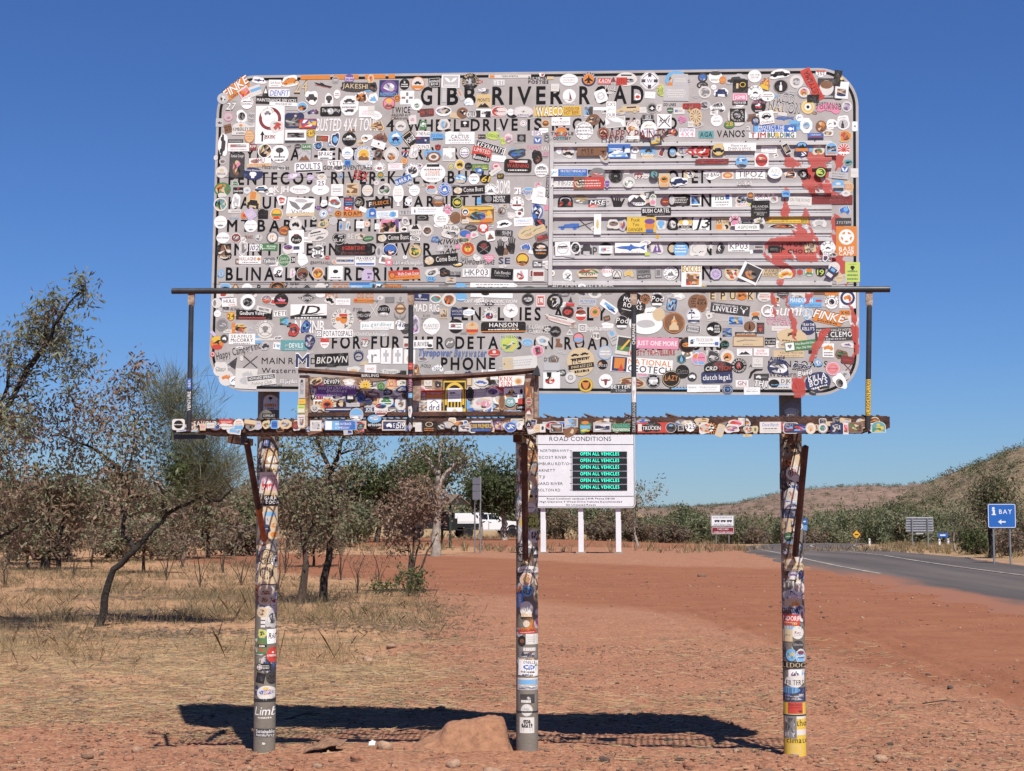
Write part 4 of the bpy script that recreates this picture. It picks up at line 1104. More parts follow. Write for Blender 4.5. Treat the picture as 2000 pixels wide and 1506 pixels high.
1743 4274 201 69 -9 n - T,NATION,x,.85,0,bo,1.0
1896 4270 92 98 -1 c c I,y,.95 I,W,.85 I,y,.75 I,w,.5 M,k,.25,.25,0,0,3
2029 4258 166 97 -4 n - E,oz,p,1,1,0,0 T,AUSTRALIAN,d,.2,.3,bs,1.0 T,TOURING,d,.26,.05,bs,1.0
2151 4266 66 72 -1 c W M,vPg,.8,.8,0,0,7
1930 4326 78 52 -1 r k M,dk,.6,.6,0,0,3
1297 4279 107 87 -1 z w I,d,.9 S,w,.9,.3,0,0 L,k,2,0
1429 4218 135 138 -1 c x I,W,.93
1429 4224 101 95 -1 r k I,g,.001 A,BURNING_TRAIL,W,.12,.75 M,gxd,.5,.4,0,0,8 V,HARVEST,W,.12,.75
1375 4162 73 52 -1 c G T,28,y,.6,.1,bo
1291 4193 79 81 -1 c w E,wave,g,.4,.15,0,.2 L,g,1,-.05
1501 4142 31 46 -1 n - T,a,W,.95,0,b
1549 4184 56 63 -1 c d I,n,.85 M,bxg,.7,.6,0,0,4
1622 4205 95 89 7 r w C,d,.6,.5,0,.1 C,w,.5,.42,0,.1 E,car,k,.7,.35,0,.08 T,Outback,k,.17,-.33,i
1741 4196 134 40 -1 n - E,shark,b,.95,.9,0,0 L,g,1,.3
1839 4199 50 49 -1 c w E,wave,b,.6,.6,0,0
1883 4144 81 106 -1 o w M,xgs,.6,.5,0,0,7
1980 4136 72 80 -1 c B M,kcBo,.8,.85,0,0,9
2041 4143 44 57 -1 R w E,wave,d,.6,.4,0,.15 L,g,1,-.3
2126 4149 86 83 -1 c w I,x,.93 I,w,.9 I,x,.75 E,man,k,.4,.6,-.05,-.05
2201 4131 36 66 -1 R w E,oz,g,.4,.3,0,0
2139 4066 88 80 -1 q c I,o,.85 M,Bkro,.8,.7,0,0,9
1220 4099 101 49 -1 r t T,AGA,k,.65,0,b,.8
1385 4101 185 52 -1 n - T,VANOS,k,.85,0,b,1.0
1676 4126 284 52 -1 r b S,s,.1,.8,-.43,0 T,PROTECT_THE,w,.4,.22,b,.6,-.08 T,FITZROY_RIVER,w,.4,-.25,b,.6,-.08 E,fish,w,.14,.8,.37,0
1659 4085 312 40 -1 r w T,TJM,r,.7,0,bo,.32,-.3 T,BUILDING,G,.7,0,bo,.55,.18 S,y,.08,.6,.1,0 S,b,.06,.6,.32,0
1943 4068 105 46 -1 r b S,m,.9,.2,0,-.1 S,k,.95,.25,0,-.35 L,w,1,.25
1199 3982 90 75 -1 q r M,krmw,.9,.7,0,0,8
1300 3991 79 80 -1 c y I,c,.8 E,car,k,1,.5,0,-.05
1440 4005 218 52 -1 r w T,Places_to_go.,d,.26,.2,b,.5 T,People_to_annoy!,d,.26,-.12,b,.68 L,g,1,-.38
1440 3957 179 29 -1 r x T,OFFTRACK_DREAMS,g,.55,0,,.9
1636 3987 103 46 -4 r w T,OFFTRAVEL,d,.3,.1,,.85 L,x,1,-.25
1750 3987 42 74 27 r W I,k,.85 M,gBc,.7,.5,0,0,4
1850 3979 92 103 -1 c n C,s,.6,.3,0,.3 E,mt,k,.6,.3,0,.22 S,o,.92,.2,0,-.02 M,kwn,.7,.3,0,-.28,6
1961 3976 80 74 -1 q c I,W,.85 M,oBGk,.7,.5,0,-.1,7
2044 3980 77 88 -1 a W I,s,.9 M,knxg,.8,.4,0,0,7 S,o,.85,.12,0,-.38
2126 3975 83 85 -1 c w I,r,.95 E,rays,w,.9,.9,0,0 S,w,.95,.15,0,-.25
1453 3902 81 80 -1 c s M,wb,.8,.3,0,.2,5 M,Bdk,.8,.3,0,-.3,5
1584 3913 92 92 -1 r w C,r,.88,.92,0,0 S,m,.8,.2,0,-.1 M,Bwo,.6,.2,0,.15,4
1266 3912 202 34 -1 r m T,BEAUDRILL,r,.6,0,b M,kmn,.8,.3,0,0,5
2155 3889 50 40 14 q t E,fish,k,.8,.7,0,0
2130 3841 52 40 -1 q b E,wings,w,.8,.8,0,0
1972 3822 77 74 -1 c k I,l,.8 I,k,.6 M,lGk,.7,.5,0,0,5
1672 3826 95 80 -1 c w T,ATJ,x,.28,.15 E,boat,s,.5,.2,0,-.2
1511 3820 195 63 -1 r w T,TIPOZ,d,.6,.05,,.85 L,g,1,-.4
1360 3818 78 52 -1 r W C,o,.85,.75,0,0 C,c,.5,.35,0,0
1772 3818 78 68 -1 z w I,o,.85 M,nkoW,.8,.5,0,-.1,7
1858 3813 61 74 29 q k M,gxk,.7,.5,0,0,5
1253 3823 112 63 7 q w T,BIP-BAG,k,.4,0,b I,x,.001
2088 3803 127 45 -7 r x T,MEALT_PORTS,k,.2,.2,i T,RE_CONNECT,k,.2,-.2,i
2193 3817 50 62 -1 r W L,x,1,0
1900 3835 33 51 -1 q r L,m,1,0
-2004 3833 48 35 -1 q W I,G,.8 L,w,1,0
-2093 3794 119 95 -1 c G M,BoGkc,.9,.8,0,0,14
-2095 3753 66 30 4 q W L,x,1,0
-1983 3783 71 44 -1 r k T,DARWIN,w,.3,-.1,b S,r,.2,.2,0,.3
-1920 3782 51 50 -1 c W M,sx,.5,.4,0,0,3
-1819 3788 101 53 -1 q w E,car,d,.95,.85,0,0 S,s,.6,.1,0,.05
-1751 3781 39 38 -1 c w L,g,1,0
-1680 3786 101 47 -1 n - T,KJH,w,.9,0,b,1.0
-1550 3780 148 65 -1 c w I,g,.97 I,w,.95 T,Polymaster,d,.25,.05,,.65 L,x,1,-.25
-1406 3777 124 76 -1 c w E,wave,d,.3,.2,0,0
-1403 3821 65 59 -1 s w T,25,n,.5,0,b
-1398 3865 65 47 -1 c W M,Bcw,.6,.5,0,0,4
-1291 3772 82 82 -1 r w C,x,.85,.85,0,0 C,w,.8,.8,0,0 L,g,2,0
-1185 3773 88 88 -1 r c M,BgcB,.9,.7,0,.05,10 T,RED_FERN,B,.14,-.42
-1080 3765 88 88 -1 r d C,W,.85,.9,0,0 L,c,2,0
-1997 3709 65 106 -1 q w M,xw,.7,.7,0,0,5 L,g,1,-.35
-2106 3688 98 97 -1 c W M,tGgkc,.85,.85,0,0,14
-1872 3713 101 130 -9 q c S,o,.4,.4,-.1,.25 E,carf,k,.9,.45,0,-.2
-1676 3709 65 76 -1 q w I,r,.6 T,GIB,w,.2,-.05,b
-1543 3662 195 123 -5 r w E,wings,g,.9,.5,0,.05 C,x,.45,.22,0,.33 T,Valley,g,.25,-.32,b,.65
-1545 3607 195 23 1 r c L,W,1,0
-1381 3683 50 47 -1 q w L,g,1,0
-1305 3687 94 76 -11 q w M,GrsB,.8,.6,0,0,9
-1208 3679 70 82 -1 r n S,r,.7,.15,0,.3 L,s,2,0
-1211 3642 56 29 -1 r r M,wr,.7,.7,0,0,4
-1141 3687 56 56 9 c k I,c,.9 I,k,.84 T,djr,W,.4,0,b
-1059 3674 64 58 -1 c w I,k,.9 T,F,w,.7,0,bi
-2007 3639 89 24 -1 r W S,k,.7,.15,.1,0
-2007 3598 77 29 -1 n - T,TRIP,W,.4,.2,b T,Getaway,s,.4,-.25,b
-1936 3608 53 47 9 q o C,r,.5,.5,0,0
-1894 3616 65 76 34 r v L,W,2,0
-1811 3621 77 73 -1 c k I,W,.92 I,k,.85 T,THIS_LIFE,W,.2,.05,b
-1805 3612 71 59 -1 r k L,d,1,0
-1711 3613 89 88 -1 c W I,o,.88 C,y,.6,.5,0,.12 S,G,.7,.15,0,-.05 E,mt,r,.6,.3,0,-.25
-1419 3651 26 26 -1 r P L,w,1,0
-1383 3610 56 56 -1 c w I,s,.85 I,w,.7 E,bird,b,.7,.6,0,0
-1340 3635 26 29 -1 c v L,w,1,0
-1281 3608 53 47 -1 c o I,k,.75 I,o,.6 E,bird,k,.5,.5,0,0
-1181 3607 135 44 1 R o T,ROAM,k,.65,0,b,.9
-1111 3634 53 32 -26 R w L,x,1,0
-1058 3607 53 64 -1 a s C,W,.55,.3,0,-.1 I,b,.001
-1451 3579 26 26 -1 c W C,G,.5,.5,0,0
-2104 3564 92 91 -1 c w S,o,.7,.03,0,.05 M,xg,.5,.15,0,-.25,3
-1890 3534 92 88 -1 c w T,WHAT'S_ABOUT,g,.1,.1 M,xg,.4,.15,0,-.3,3
-1577 3537 88 91 -1 c W I,x,.9 I,W,.86 E,oz,k,.6,.5,0,0
-1383 3539 76 58 14 q c M,kgcG,.7,.6,0,0,6
-1315 3559 59 56 -1 c W I,x,.9 L,x,2,0
-1242 3566 29 23 -1 q w L,x,1,0
-1262 3523 26 64 -1 R x M,bxs,.7,.8,0,0,4
-1215 3522 23 64 -11 R W M,ns,.6,.7,0,0,4
-1128 3529 58 50 -1 r w L,x,2,0
-1081 3534 47 47 -1 c W I,o,.85 I,W,.7 C,o,.3,.3,0,0
-1659 3498 77 64 -9 q B I,o,.7 M,Bmr,.7,.4,0,0,4
-1476 3506 65 23 -1 r x L,W,1,0
-1570 3420 106 158 1 r w C,k,.75,.42,0,.1 T,Rudy,W,.12,.08,bi S,n,.4,.15,0,-.28 S,m,.3,.06,0,.3
-1420 3464 147 88 11 c W S,k,.5,.1,-.1,.22 L,g,1,.02 E,car,g,.4,.3,.05,-.25
-2085 3455 92 76 -1 c w T,MOST_FEARED,k,.17,0,b
-1993 3453 74 65 -1 o W I,m,.85 M,gkW,.6,.5,0,0,6
-1904 3458 65 23 -1 n - T,DRARC,m,.9,0,b
-1833 3451 56 56 -1 c x M,Wxg,.7,.7,0,0,4
-1738 3452 83 82 -1 c k I,g,.93 I,W,.78 M,cow,.4,.5,0,0,4
-1676 3436 47 35 -1 r W L,x,1,0
-1273 3432 97 82 -1 q k I,W,.9 I,k,.84 T,SLAP,W,.25,-.1,b M,dx,.4,.3,.1,.25,3
-1168 3448 105 47 -1 n - T,REYR,W,.8,0,b
-1072 3432 76 35 7 c k I,G,.85 L,W,1,0
-2074 3358 107 117 -1 q k M,BkWcd,.9,.9,0,0,12 T,SCOUT,c,.16,-.3,b
-1941 3379 65 97 -1 q w I,x,.9 M,gW,.7,.7,0,0,7
-1864 3381 65 47 -1 r w T,102,n,.7,0,bi,.9
-1764 3385 127 47 -3 r G T,R,w,.75,0,b,.18,-.38 T,BELMANN,w,.3,.12,b,.5,.15 L,w,1,-.2
-1628 3368 77 67 -1 c W C,P,.8,.5,0,.2 M,BkP,.6,.3,0,.1,4
-1419 3345 97 90 -1 q w T,MTM,d,.3,0,b,.9 M,dgk,.7,.3,0,.3,6 M,dgk,.7,.3,0,-.3,6
-1396 3400 82 29 -1 n - T,BEAR,W,.9,0,b
-1173 3358 260 79 -1 R k T,#GIBBITSHIT,r,.33,.15,b,.62 T,FOUR_WHEEL_DRIVE_CREW,m,.16,-.3,b,.65
-1654 3293 91 90 -1 c W I,G,.9 T,Salty,W,.22,.15,i T,Gypsies,W,.22,-.12,i
-1527 3297 74 87 -1 q w L,W,1,0
-1757 3289 100 61 -1 q x I,g,.9 T,Tailboss,w,.35,0,bi
-1893 3299 154 56 -1 r w T,NULLAGINE,B,.4,.12,b,.75,-.1 E,diamond,o,.2,.5,.4,.1 L,k,1,-.3
-1592 3295 29 41 -1 r k T,31,w,.6,0,b
-1392 3271 188 23 -3 n - T,@BAMTRAVELS_10,d,.8,0
-1231 3283 123 47 -1 r W S,n,.95,.35,0,0 T,ELECTRICAL,x,.28,0,b M,bs,.2,.4,.35,0,2
-1091 3278 140 64 -1 r w T,MAVERICK,k,.32,.28,bi,.9 L,g,1,.02 S,b,.9,.2,0,-.3
-1354 3306 29 26 -1 q r L,W,1,0
-1307 3276 29 29 -1 c W I,o,.7 L,w,1,0
-2093 3206 50 53 -1 c s I,b,.001 I,x,.6 T,S,b,.4,0,b
-1694 3218 65 64 -16 q w T,g,k,.8,0,bi
-1594 3202 41 70 -1 q W M,pvw,.7,.7,0,0,5
-1523 3198 85 87 -1 c W I,d,.94 I,B,.85 M,mgkx,.8,.5,0,-.1,9
-1417 3197 82 84 -1 c W I,o,.85 M,Byko,.8,.6,0,0,9
-1295 3200 99 93 -1 r w M,k,.4,.3,0,.1,4 L,k,1,-.35
-1073 3185 82 81 -1 a v M,vPx,.7,.5,0,-.1,5
-2065 3115 83 53 -1 c W I,s,.9 M,okn,.8,.5,0,-.2,6
-1991 3111 47 58 -1 d B I,c,.6
-1911 3107 71 58 -1 c w L,x,1,0
-1828 3106 41 47 -1 n - T,P,k,.8,0,b
-1698 3107 112 82 -1 c k I,o,.9 I,k,.8 M,Bok,.6,.4,0,0,5
-1578 3111 71 64 -1 n - T,Ralf_Burr,k,.3,.3,b T,Grey_Gum,k,.3,-.2,b
-1493 3098 70 70 -1 d d I,W,.9 I,d,.8 L,W,1,0
-1399 3100 76 64 -1 c W L,x,1,0
-1259 3101 111 70 -1 n - T,PIZZA_TRAILS,o,.22,.35,b T,BOY,o,.6,-.15,b,1.0
-1119 3099 157 64 -1 r s S,b,1,.2,0,.35 T,SPEEDWAY,w,.3,0,b,.5,-.2 M,Gsw,.9,.3,0,-.3,8
-833 3833 122 47 21 R s I,b,.9 T,B4RRA,w,.6,-.05,bo,.9
-1019 3816 38 35 -1 c W E,bird,P,.5,.4,0,0
-963 3768 93 82 -1 q W M,gxkG,.85,.8,0,0,9
-867 3740 76 128 -1 c w T,XXX,c,.1,.2,b T,XXX,c,.1,.05,b L,x,1,-.1
-867 3670 23 35 -1 t w L,w,1,0
-756 3758 76 76 -1 c w L,x,2,0
-641 3762 75 70 -1 c W I,x,.9 C,r,.7,.3,0,.25 E,wave,n,.8,.25,0,.1 T,Burgton,s,.25,-.1,i
-547 3763 90 96 -1 c b I,w,.94 I,b,.88 I,w,.6 I,b,.55 E,mt,w,.35,.3,0,0 A,LARK_QUARRY,w,.12,.74
-383 3754 222 58 2 r k I,w,.001 I,k,.95 T,Come_Bust,W,.5,.05,b,.6,.14 M,cW,.28,.8,-.33,0,8
-233 3748 92 93 -1 c w A,ELLENDER,d,.14,.8 E,mt,g,.5,.3,0,0 V,BOOTIE,d,.14,.8
-146 3769 92 99 -1 n - T,BOMB,w,.9,0,bk,1.0
-438 3833 75 64 -1 c s M,sbw,.9,.5,0,.1,6 S,c,.9,.25,0,-.3
-348 3829 75 76 -1 c w E,boat,s,.5,.3,0,-.1 L,g,1,.2
-273 3827 69 64 -1 s k T,61,y,.6,0,bi,.85
-166 3845 46 35 -1 R k T,GT,y,.5,0,b
-51 3741 46 46 -1 r w T,PJ.,d,.6,0,b,.85
23 3734 92 64 -1 c W I,x,.9 C,s,.6,.3,0,.3 T,Osprey,b,.4,-.05,bi,1.0
66 3721 34 98 -16 R w L,x,2,0
-1004 3676 169 53 5 r k I,d,.001 T,FLEECE,o,.45,0,b,.65,.1
-1059 3668 35 41 -1 c d T,F,w,.7,0,b
-794 3683 55 64 -1 q w I,n,.8 E,skull,w,.7,.7,0,0
-591 3685 84 81 -1 c B C,g,.85,.5,0,.15 C,x,.7,.3,0,.25 S,o,.6,.12,0,-.15
-460 3671 75 78 -1 c k I,l,.88 I,k,.75 M,lGy,.6,.4,0,0,6
-310 3677 35 46 -1 R s L,b,1,0
-198 3689 199 58 -1 r k T,NEWRY,w,.33,.2,b,.4,.12 T,HOTEL,w,.33,-.2,b,.4,.12 C,g,.24,.8,-.25,0
-54 3657 95 95 -1 c w A,TRIP_&_PLAY,B,.16,.78 S,m,.6,.14,0,-.15 E,man,d,.2,.3,0,.1
72 3612 52 92 -1 q b M,nbBkw,.9,.9,0,0,9
-669 3617 218 52 -1 r w T,Kimberleyland,g,.25,.22,,.55 T,WATERFRONT,s,.2,-.12,,.55 E,bottle,n,.06,.5,-.38,0
-942 3596 149 52 2 r w T,WEIGH,s,.35,.15,b,.5,-.2 L,g,1,-.15 L,s,1,-.35 C,s,.3,.75,.25,0 T,OZ,b,.4,0,b,.2,.32
-817 3608 87 35 -1 r x I,g,.94 I,x,.9 T,YETI,d,.6,0,b,.8
-1044 3612 53 64 -1 a s I,b,.9 C,W,.5,.3,0,-.1
-527 3623 75 76 -1 p p I,v,.001
-703 3571 93 41 -1 r k C,g,.7,.6,0,0 C,k,.5,.4,0,0
-570 3557 104 104 -1 c w E,wave,G,.5,.15,0,.15 T,North,d,.15,.02,i L,x,1,-.15
-474 3567 75 78 -1 c B L,B,1,0
-322 3581 236 127 -1 R c I,B,.95 M,oByc,.9,.85,0,0,16 M,ktdb,.5,.5,0,-.05,10 S,y,.9,.12,0,.38 C,y,.13,.3,.33,.1
-405 3603 46 46 -1 c w I,n,.8 E,mt,w,.6,.4,0,0
-405 3539 46 26 -1 r W L,B,2,0
-158 3604 66 67 -1 c W I,g,.92 M,kgBx,.7,.6,0,0,7
-92 3574 63 46 -1 q W M,xw,.6,.5,0,0,4
-37 3582 63 46 -6 q w C,m,.4,.5,0,.1
-11 3529 129 58 2 r w T,KIMBERLEY,s,.25,.1,,.8 L,x,1,-.2
-924 3517 151 111 -1 a W M,pBkcP,.9,.85,0,0,18 S,W,.9,.12,0,-.42
-1014 3515 29 41 -1 r w L,x,1,0
-816 3547 52 64 19 q W M,gxP,.7,.6,0,0,6
-825 3492 47 41 -1 q w M,Bk,.8,.5,0,0,3
-749 3482 93 93 -1 q W E,mt,k,.6,.4,0,.3 T,DUSTY,d,.2,-.12,b T,BOOTS,d,.16,-.38,b
-665 3480 84 87 -1 c W I,g,.92 I,W,.85 M,dkgB,.7,.6,0,0,9
-509 3472 121 98 -9 q W I,k,.001 T,Salt_Bae,k,.25,.25,bi M,kxWg,.8,.45,0,-.15,10
-368 3492 86 46 -1 c d M,Bgk,.8,.5,0,0,5
-408 3435 95 98 -1 c c C,b,.8,.5,0,.2 C,p,.4,.4,.25,0 S,d,.6,.25,-.1,-.25 M,Gdg,.6,.3,0,-.25,5
-344 3446 58 46 9 q W M,xp,.6,.5,0,0,4
-282 3493 72 72 -1 c r E,skull,w,.7,.65,0,0 T,CC,r,.2,0,b
-235 3435 63 69 9 R w E,poo,B,.7,.7,0,0
-143 3517 109 52 9 q w E,car,k,.6,.5,0,0
-135 3488 115 23 -1 n - L,w,1,0
-143 3454 121 43 -4 R d T,9HM,x,.7,0,b,.5,.15 C,k,.2,.6,-.3,0
23 3457 149 86 21 c c I,G,.001 E,wave,G,.7,.2,0,.15 T,TRIPS,B,.2,-.2
-610 3418 55 46 -1 q b M,nsg,.8,.7,0,0,6
-743 3418 26 23 -1 c W C,G,.6,.6,0,0
-900 3435 233 64 1 r d I,x,.001 I,k,.94 T,Come_Bust,W,.5,.05,b,.62,.15 M,cW,.28,.8,-.32,0,8
-523 3371 156 104 -1 n - T,KIWIS,k,.3,.3,bi,.9 T,in_a,k,.16,.02,i,.35 T,RAM,k,.3,-.3,bi,.65
-575 3357 58 46 -1 q x M,xW,.6,.5,0,0,4
-920 3351 99 87 -1 c w I,n,.93 C,b,.8,.6,0,.1 M,kow,.6,.35,0,-.2,8
-749 3342 96 96 -1 c c I,k,.94 I,c,.88 M,yGkg,.7,.6,0,-.05,9 E,palm,k,.3,.5,-.15,.1
-387 3351 98 98 -1 c W I,o,.94 I,r,.8 C,y,.5,.45,0,0 E,palm,k,.35,.5,0,.05 A,PALMS,k,.13,.82
-279 3359 99 95 -1 c k E,skull,m,.45,.5,0,.05 E,crossx,g,.7,.5,0,-.15
-166 3356 86 115 -1 n - E,hand,k,.9,1,0,0
-92 3372 86 115 -1 n - E,hand,k,.9,1,0,0
-137 3413 40 35 -1 c W I,x,.7
6 3356 74 63 -1 z w I,b,.85
74 3346 46 86 -1 c k L,W,2,0
-818 3300 29 26 -1 c w T,f,d,.7,0
-998 3341 47 87 -1 q x M,g,.5,.6,0,0,3
-928 3267 52 46 -1 R p I,o,.7 I,p,.55 I,w,.35
-800 3265 203 41 -1 n - T,van.with.no.plan,wk,.75,0,bi,1.0
-572 3279 237 75 4 r d I,x,.001 I,k,.95 T,Come_Bust,W,.45,.05,b,.6,.16 M,cW,.28,.8,-.33,0,8
-321 3258 224 35 -1 n - T,CAMPGNEXPLORE,d,.8,0,bi,1.0
-413 3288 58 35 -1 n - T,Bessie,g,.7,0,i
-327 3289 58 43 -21 q W M,xw,.7,.6,0,0,4
-244 3282 80 63 -1 H p L,W,2,.1
-140 3266 80 43 -1 n - T,SE,n,.95,0,b,1.0
-17 3273 97 98 -1 c W I,o,.94 I,B,.9 C,y,.75,.6,0,.05 M,kBo,.7,.3,0,-.25,6 A,KIMBERLEY_TRIP,k,.1,.82
-457 3367 35 35 -1 q p L,W,1,0
-823 3179 215 64 2 r o S,r,1,.55,0,.22 T,Wolfe_Creek_Crater,w,.33,.12,b,.68,.14 L,r,1,-.25 C,m,.2,.7,-.38,0 C,o,.16,.55,-.38,0
-632 3190 92 64 19 q W M,xgk,.7,.5,0,0,6
-545 3192 75 63 -11 q k M,kBd,.8,.7,0,0,5
-476 3179 98 40 -1 n - T,KEVIN_TOURS,d,.5,.2,b M,kd,.9,.3,0,-.3,4
-638 3150 69 35 -1 q s T,OZ,k,.5,0,b
-330 3186 193 60 -1 r w I,g,.97 I,w,.94 T,HKP03,k,.65,.06,,.82 L,g,1,-.38
-155 3177 149 72 -4 r k T,Tubi_Bendys,W,.3,.1,i,.75 L,g,1,-.2
-29 3164 97 80 -1 r w M,crpBw,.6,.8,0,0,10
63 3174 63 52 -1 R W I,m,.8 L,r,1,0
-1017 3103 87 52 -1 r s M,wdkg,.8,.6,.1,0,7
-880 3096 168 46 -1 n - S,o,.7,.9,-.1,-.1 T,@baker79.aus,d,.45,.1,,.9
-436 3089 86 63 -1 c s L,w,1,0
-223 3086 298 63 -1 r w L,g,1,.3 T,TRIPOZ,d,.6,-.25,,.7
28 3066 125 46 -1 c k M,gk,.6,.4,0,0,3
-551 3108 98 35 -1 n - L,d,2,0
89 3779 63 46 9 q x M,rpW,.6,.7,0,0,4
103 3709 97 121 -9 a w T,Salt,g,.12,.15,i T,Dune,g,.12,-.05,i
155 3763 26 139 -4 r d T90,CHURMANE,x,.7,0,b,.95
86 3594 69 98 -1 q b M,nbkBw,.9,.9,0,0,12
100 3519 80 63 -1 q n M,dkrn,.8,.7,0,0,7
91 3473 97 52 19 R c E,wave,G,.8,.4,0,.1
117 3418 91 52 17 r g M,mrd,.9,.7,0,0,6 S,m,.8,.3,0,-.2
108 3329 108 109 -1 c k L,W,1,.05 M,Wo,.6,.25,0,.25,4 L,o,1,-.15
85 3240 66 46 -1 r d I,g,.85 M,xwk,.8,.6,0,0,6
91 3162 80 80 -1 r W S,m,.85,.35,0,.12
151 3225 37 43 -1 o W L,g,1,0
146 3622 34 52 -1 n - M,p,.8,.8,0,0,3
252 3784 149 52 -1 n - T,HILLZEE,w,.75,-.1,bi,1.0
434 3783 205 81 0 r r S,B,.35,1,-.3,0 M,Bckd,.35,.8,-.32,0,9 L,W,1,.2 L,W,2,-.15
556 3775 40 52 -1 q v I,P,.8 L,v,1,0
701 3781 82 75 -1 c W M,GxGw,.8,.6,0,-.1,9
815 3822 45 35 -1 s W L,k,1,0
938 3790 73 92 -1 R c C,o,.75,.5,0,.05 T,TOURS,o,.2,-.36,b M,kG,.5,.2,0,.1,4
1037 3780 113 63 7 q w E,car,n,.95,.85,0,0
274 3660 103 81 -1 a k C,x,.7,.5,0,.15 C,k,.6,.4,0,.1 M,rdk,.8,.4,0,-.2,7
377 3675 108 63 -6 q g T,Good_Livin,y,.3,.2,bi M,ygw,.6,.4,0,-.2,5
488 3644 119 55 1 r d I,W,.001 T,MSE,w,.55,.12,bi,.85 S,r,.5,.4,-.25,-.3 L,w,1,-.3
627 3659 96 92 -1 n - E,shaka,k,1,1,0,-.05 T,DEMRO,g,.2,.42
760 3659 124 75 -1 q w E,mt,d,.9,.6,0,.1 T,SNOWY,n,.2,-.3,b,.8
861 3657 51 80 -1 q W E,palm,G,.7,.5,0,.2 C,p,.7,.4,0,-.2
943 3647 65 63 -1 c d I,m,.85 E,fish,o,.6,.3,0,0
1039 3656 146 77 -1 R k C,x,.25,.8,-.35,0 L,W,4,.02
1145 3654 73 69 -1 r w M,bgskd,.85,.8,0,0,9
297 3498 142 75 -1 n - E,ute,b,1,.7,0,-.1
405 3502 97 80 -13 n - E,crossx,d,1,.7,0,0
490 3500 48 138 -1 r w M,cy,.4,.5,0,0,4
598 3498 85 69 -1 q W M,dkgB,.8,.5,0,.05,7 L,W,1,-.2
660 3491 57 75 -1 q x M,oBPw,.6,.7,0,0,6
784 3492 195 103 -1 r y T,Fuuk,k,.22,.32,,.3,-.2 T,You,k,.22,.02,,.22,-.2 T,GANGER,k,.22,-.32,,.5,-.2 C,o,.33,.6,.28,-.05 C,P,.36,.35,.28,.22 S,b,.26,.2,.28,-.4
914 3493 68 74 -1 q W E,skull,s,.7,.7,0,0
990 3491 73 86 -1 q k M,kgdW,.7,.7,0,0,7
1077 3490 101 80 -1 q W C,y,.9,.5,0,.2 C,w,.4,.5,0,.15 S,k,.9,.25,0,-.2 L,W,1,-.2
1161 3488 73 74 -1 r w T,J,k,.9,0,b
256 3338 102 95 2 r w C,d,.75,.75,0,0 C,w,.7,.7,0,0 T,HUMPING,d,.16,.05,b,.6 S,d,.6,.1,0,.15
342 3342 68 80 -1 o w M,kdg,.85,.85,0,0,14
415 3335 85 80 -1 q x E,carf,d,.95,.85,0,0
472 3340 34 52 -1 n - T,p,d,.95,0,b
543 3330 96 97 -1 c k S,w,1.0,.55,0,0 M,rts,.4,.3,-.15,0,5 L,x,2,.02
712 3336 212 69 -1 r w E,shark,b,.95,.8,0,0 L,x,1,-.4
887 3333 84 80 -1 q W E,mt,P,.7,.8,0,.05 E,bottle,w,.15,.4,0,0
822 3294 39 29 -1 n - M,l,.9,.8,0,0,5
985 3329 62 74 -1 c k C,c,.7,.7,0,0
1044 3323 101 100 -1 c s L,w,2,.15 L,w,1,-.15
1142 3323 84 91 -1 q W E,ring,x,.6,.6,0,0
287 3159 68 74 -1 q w M,kxw,.7,.5,0,0,5 L,k,1,-.3
426 3169 147 80 -1 q c M,GBgcr,.9,.6,0,.1,14 T,AUS_ROAD,w,.25,-.1,b S,k,.8,.1,0,-.35
553 3181 76 74 -1 c w A,MEGA_CAMPS,r,.14,.8 T,TEXAS,r,.22,0,b
618 3160 73 74 -1 c w I,k,.92 I,W,.8 E,tri,k,.8,.75,0,0 E,tri,W,.55,.5,0,0
697 3165 79 74 -1 z c I,g,.96 I,c,.9 C,y,.4,.3,0,0
796 3166 93 74 4 r g I,x,.001 T,WEIGHNS,k,.25,.15,b S,d,.95,.35,0,-.3 T,WELLNESS,W,.2,-.3,b
894 3168 45 68 1 r g I,x,.8 I,g,.6
976 3162 98 94 -1 c w A,ELLENDER,d,.15,.78 E,mt,g,.5,.35,0,0 V,BROOME,d,.15,.78
1113 3139 134 139 -1 r w T,BOKKE!,y,.25,.35,bo,.9 M,cBnor,.7,.6,.05,-.15,12 E,boot,B,.6,.3,0,-.1
267 3080 182 40 -1 n - T,#GOOD,W,.85,0,b,.9
386 3078 57 40 -11 q w M,gx,.6,.5,0,0,3
505 3074 181 34 -1 n - T,WARPED,W,.8,0,b,1.0
908 3065 208 28 -1 r c T,GULF_TIMES,k,.6,0,b,.9
891 3410 28 23 -1 c y C,o,.5,.5,0,0
883 3579 197 52 0 r k T,BUSH_CARTEL,w,.5,.12,b,.92 L,g,1,-.35
1468 3758 95 26 -1 r W T,MRO,x,.8,0,bo,.85
1319 3651 134 91 0 r w T,no,G,.4,.2,b,.45,-.1 S,b,.2,.35,.28,.22 L,g,1,-.15 L,g,1,-.35
1450 3648 84 74 -1 q W M,kcnBs,.8,.8,0,0,10
1509 3676 50 48 -1 c W I,B,.9 C,o,.6,.3,0,0
1464 3617 112 23 1 r W T,HELLO_SUE,r,.5,0,b S,l,.2,.9,.4,0
1603 3668 128 48 1 r w T,SKAA,m,.6,.1,b,.85 L,g,1,-.38
1662 3650 61 57 14 q W M,rgx,.6,.6,0,0,6
1572 3583 122 114 -1 r k T,INLANDER,x,.13,.15,b L,g,2,-.1 T,AUS,x,.16,-.3
1742 3683 53 43 -1 R s E,oz,b,.8,.6,0,0
1833 3635 155 60 -3 r W T,ON_THE_ROAD,g,.35,.1,,.85 L,x,1,-.35
2044 3640 268 60 -1 r m T,CHALLIS&BELLINGHAMS,k,.25,.2,,.85
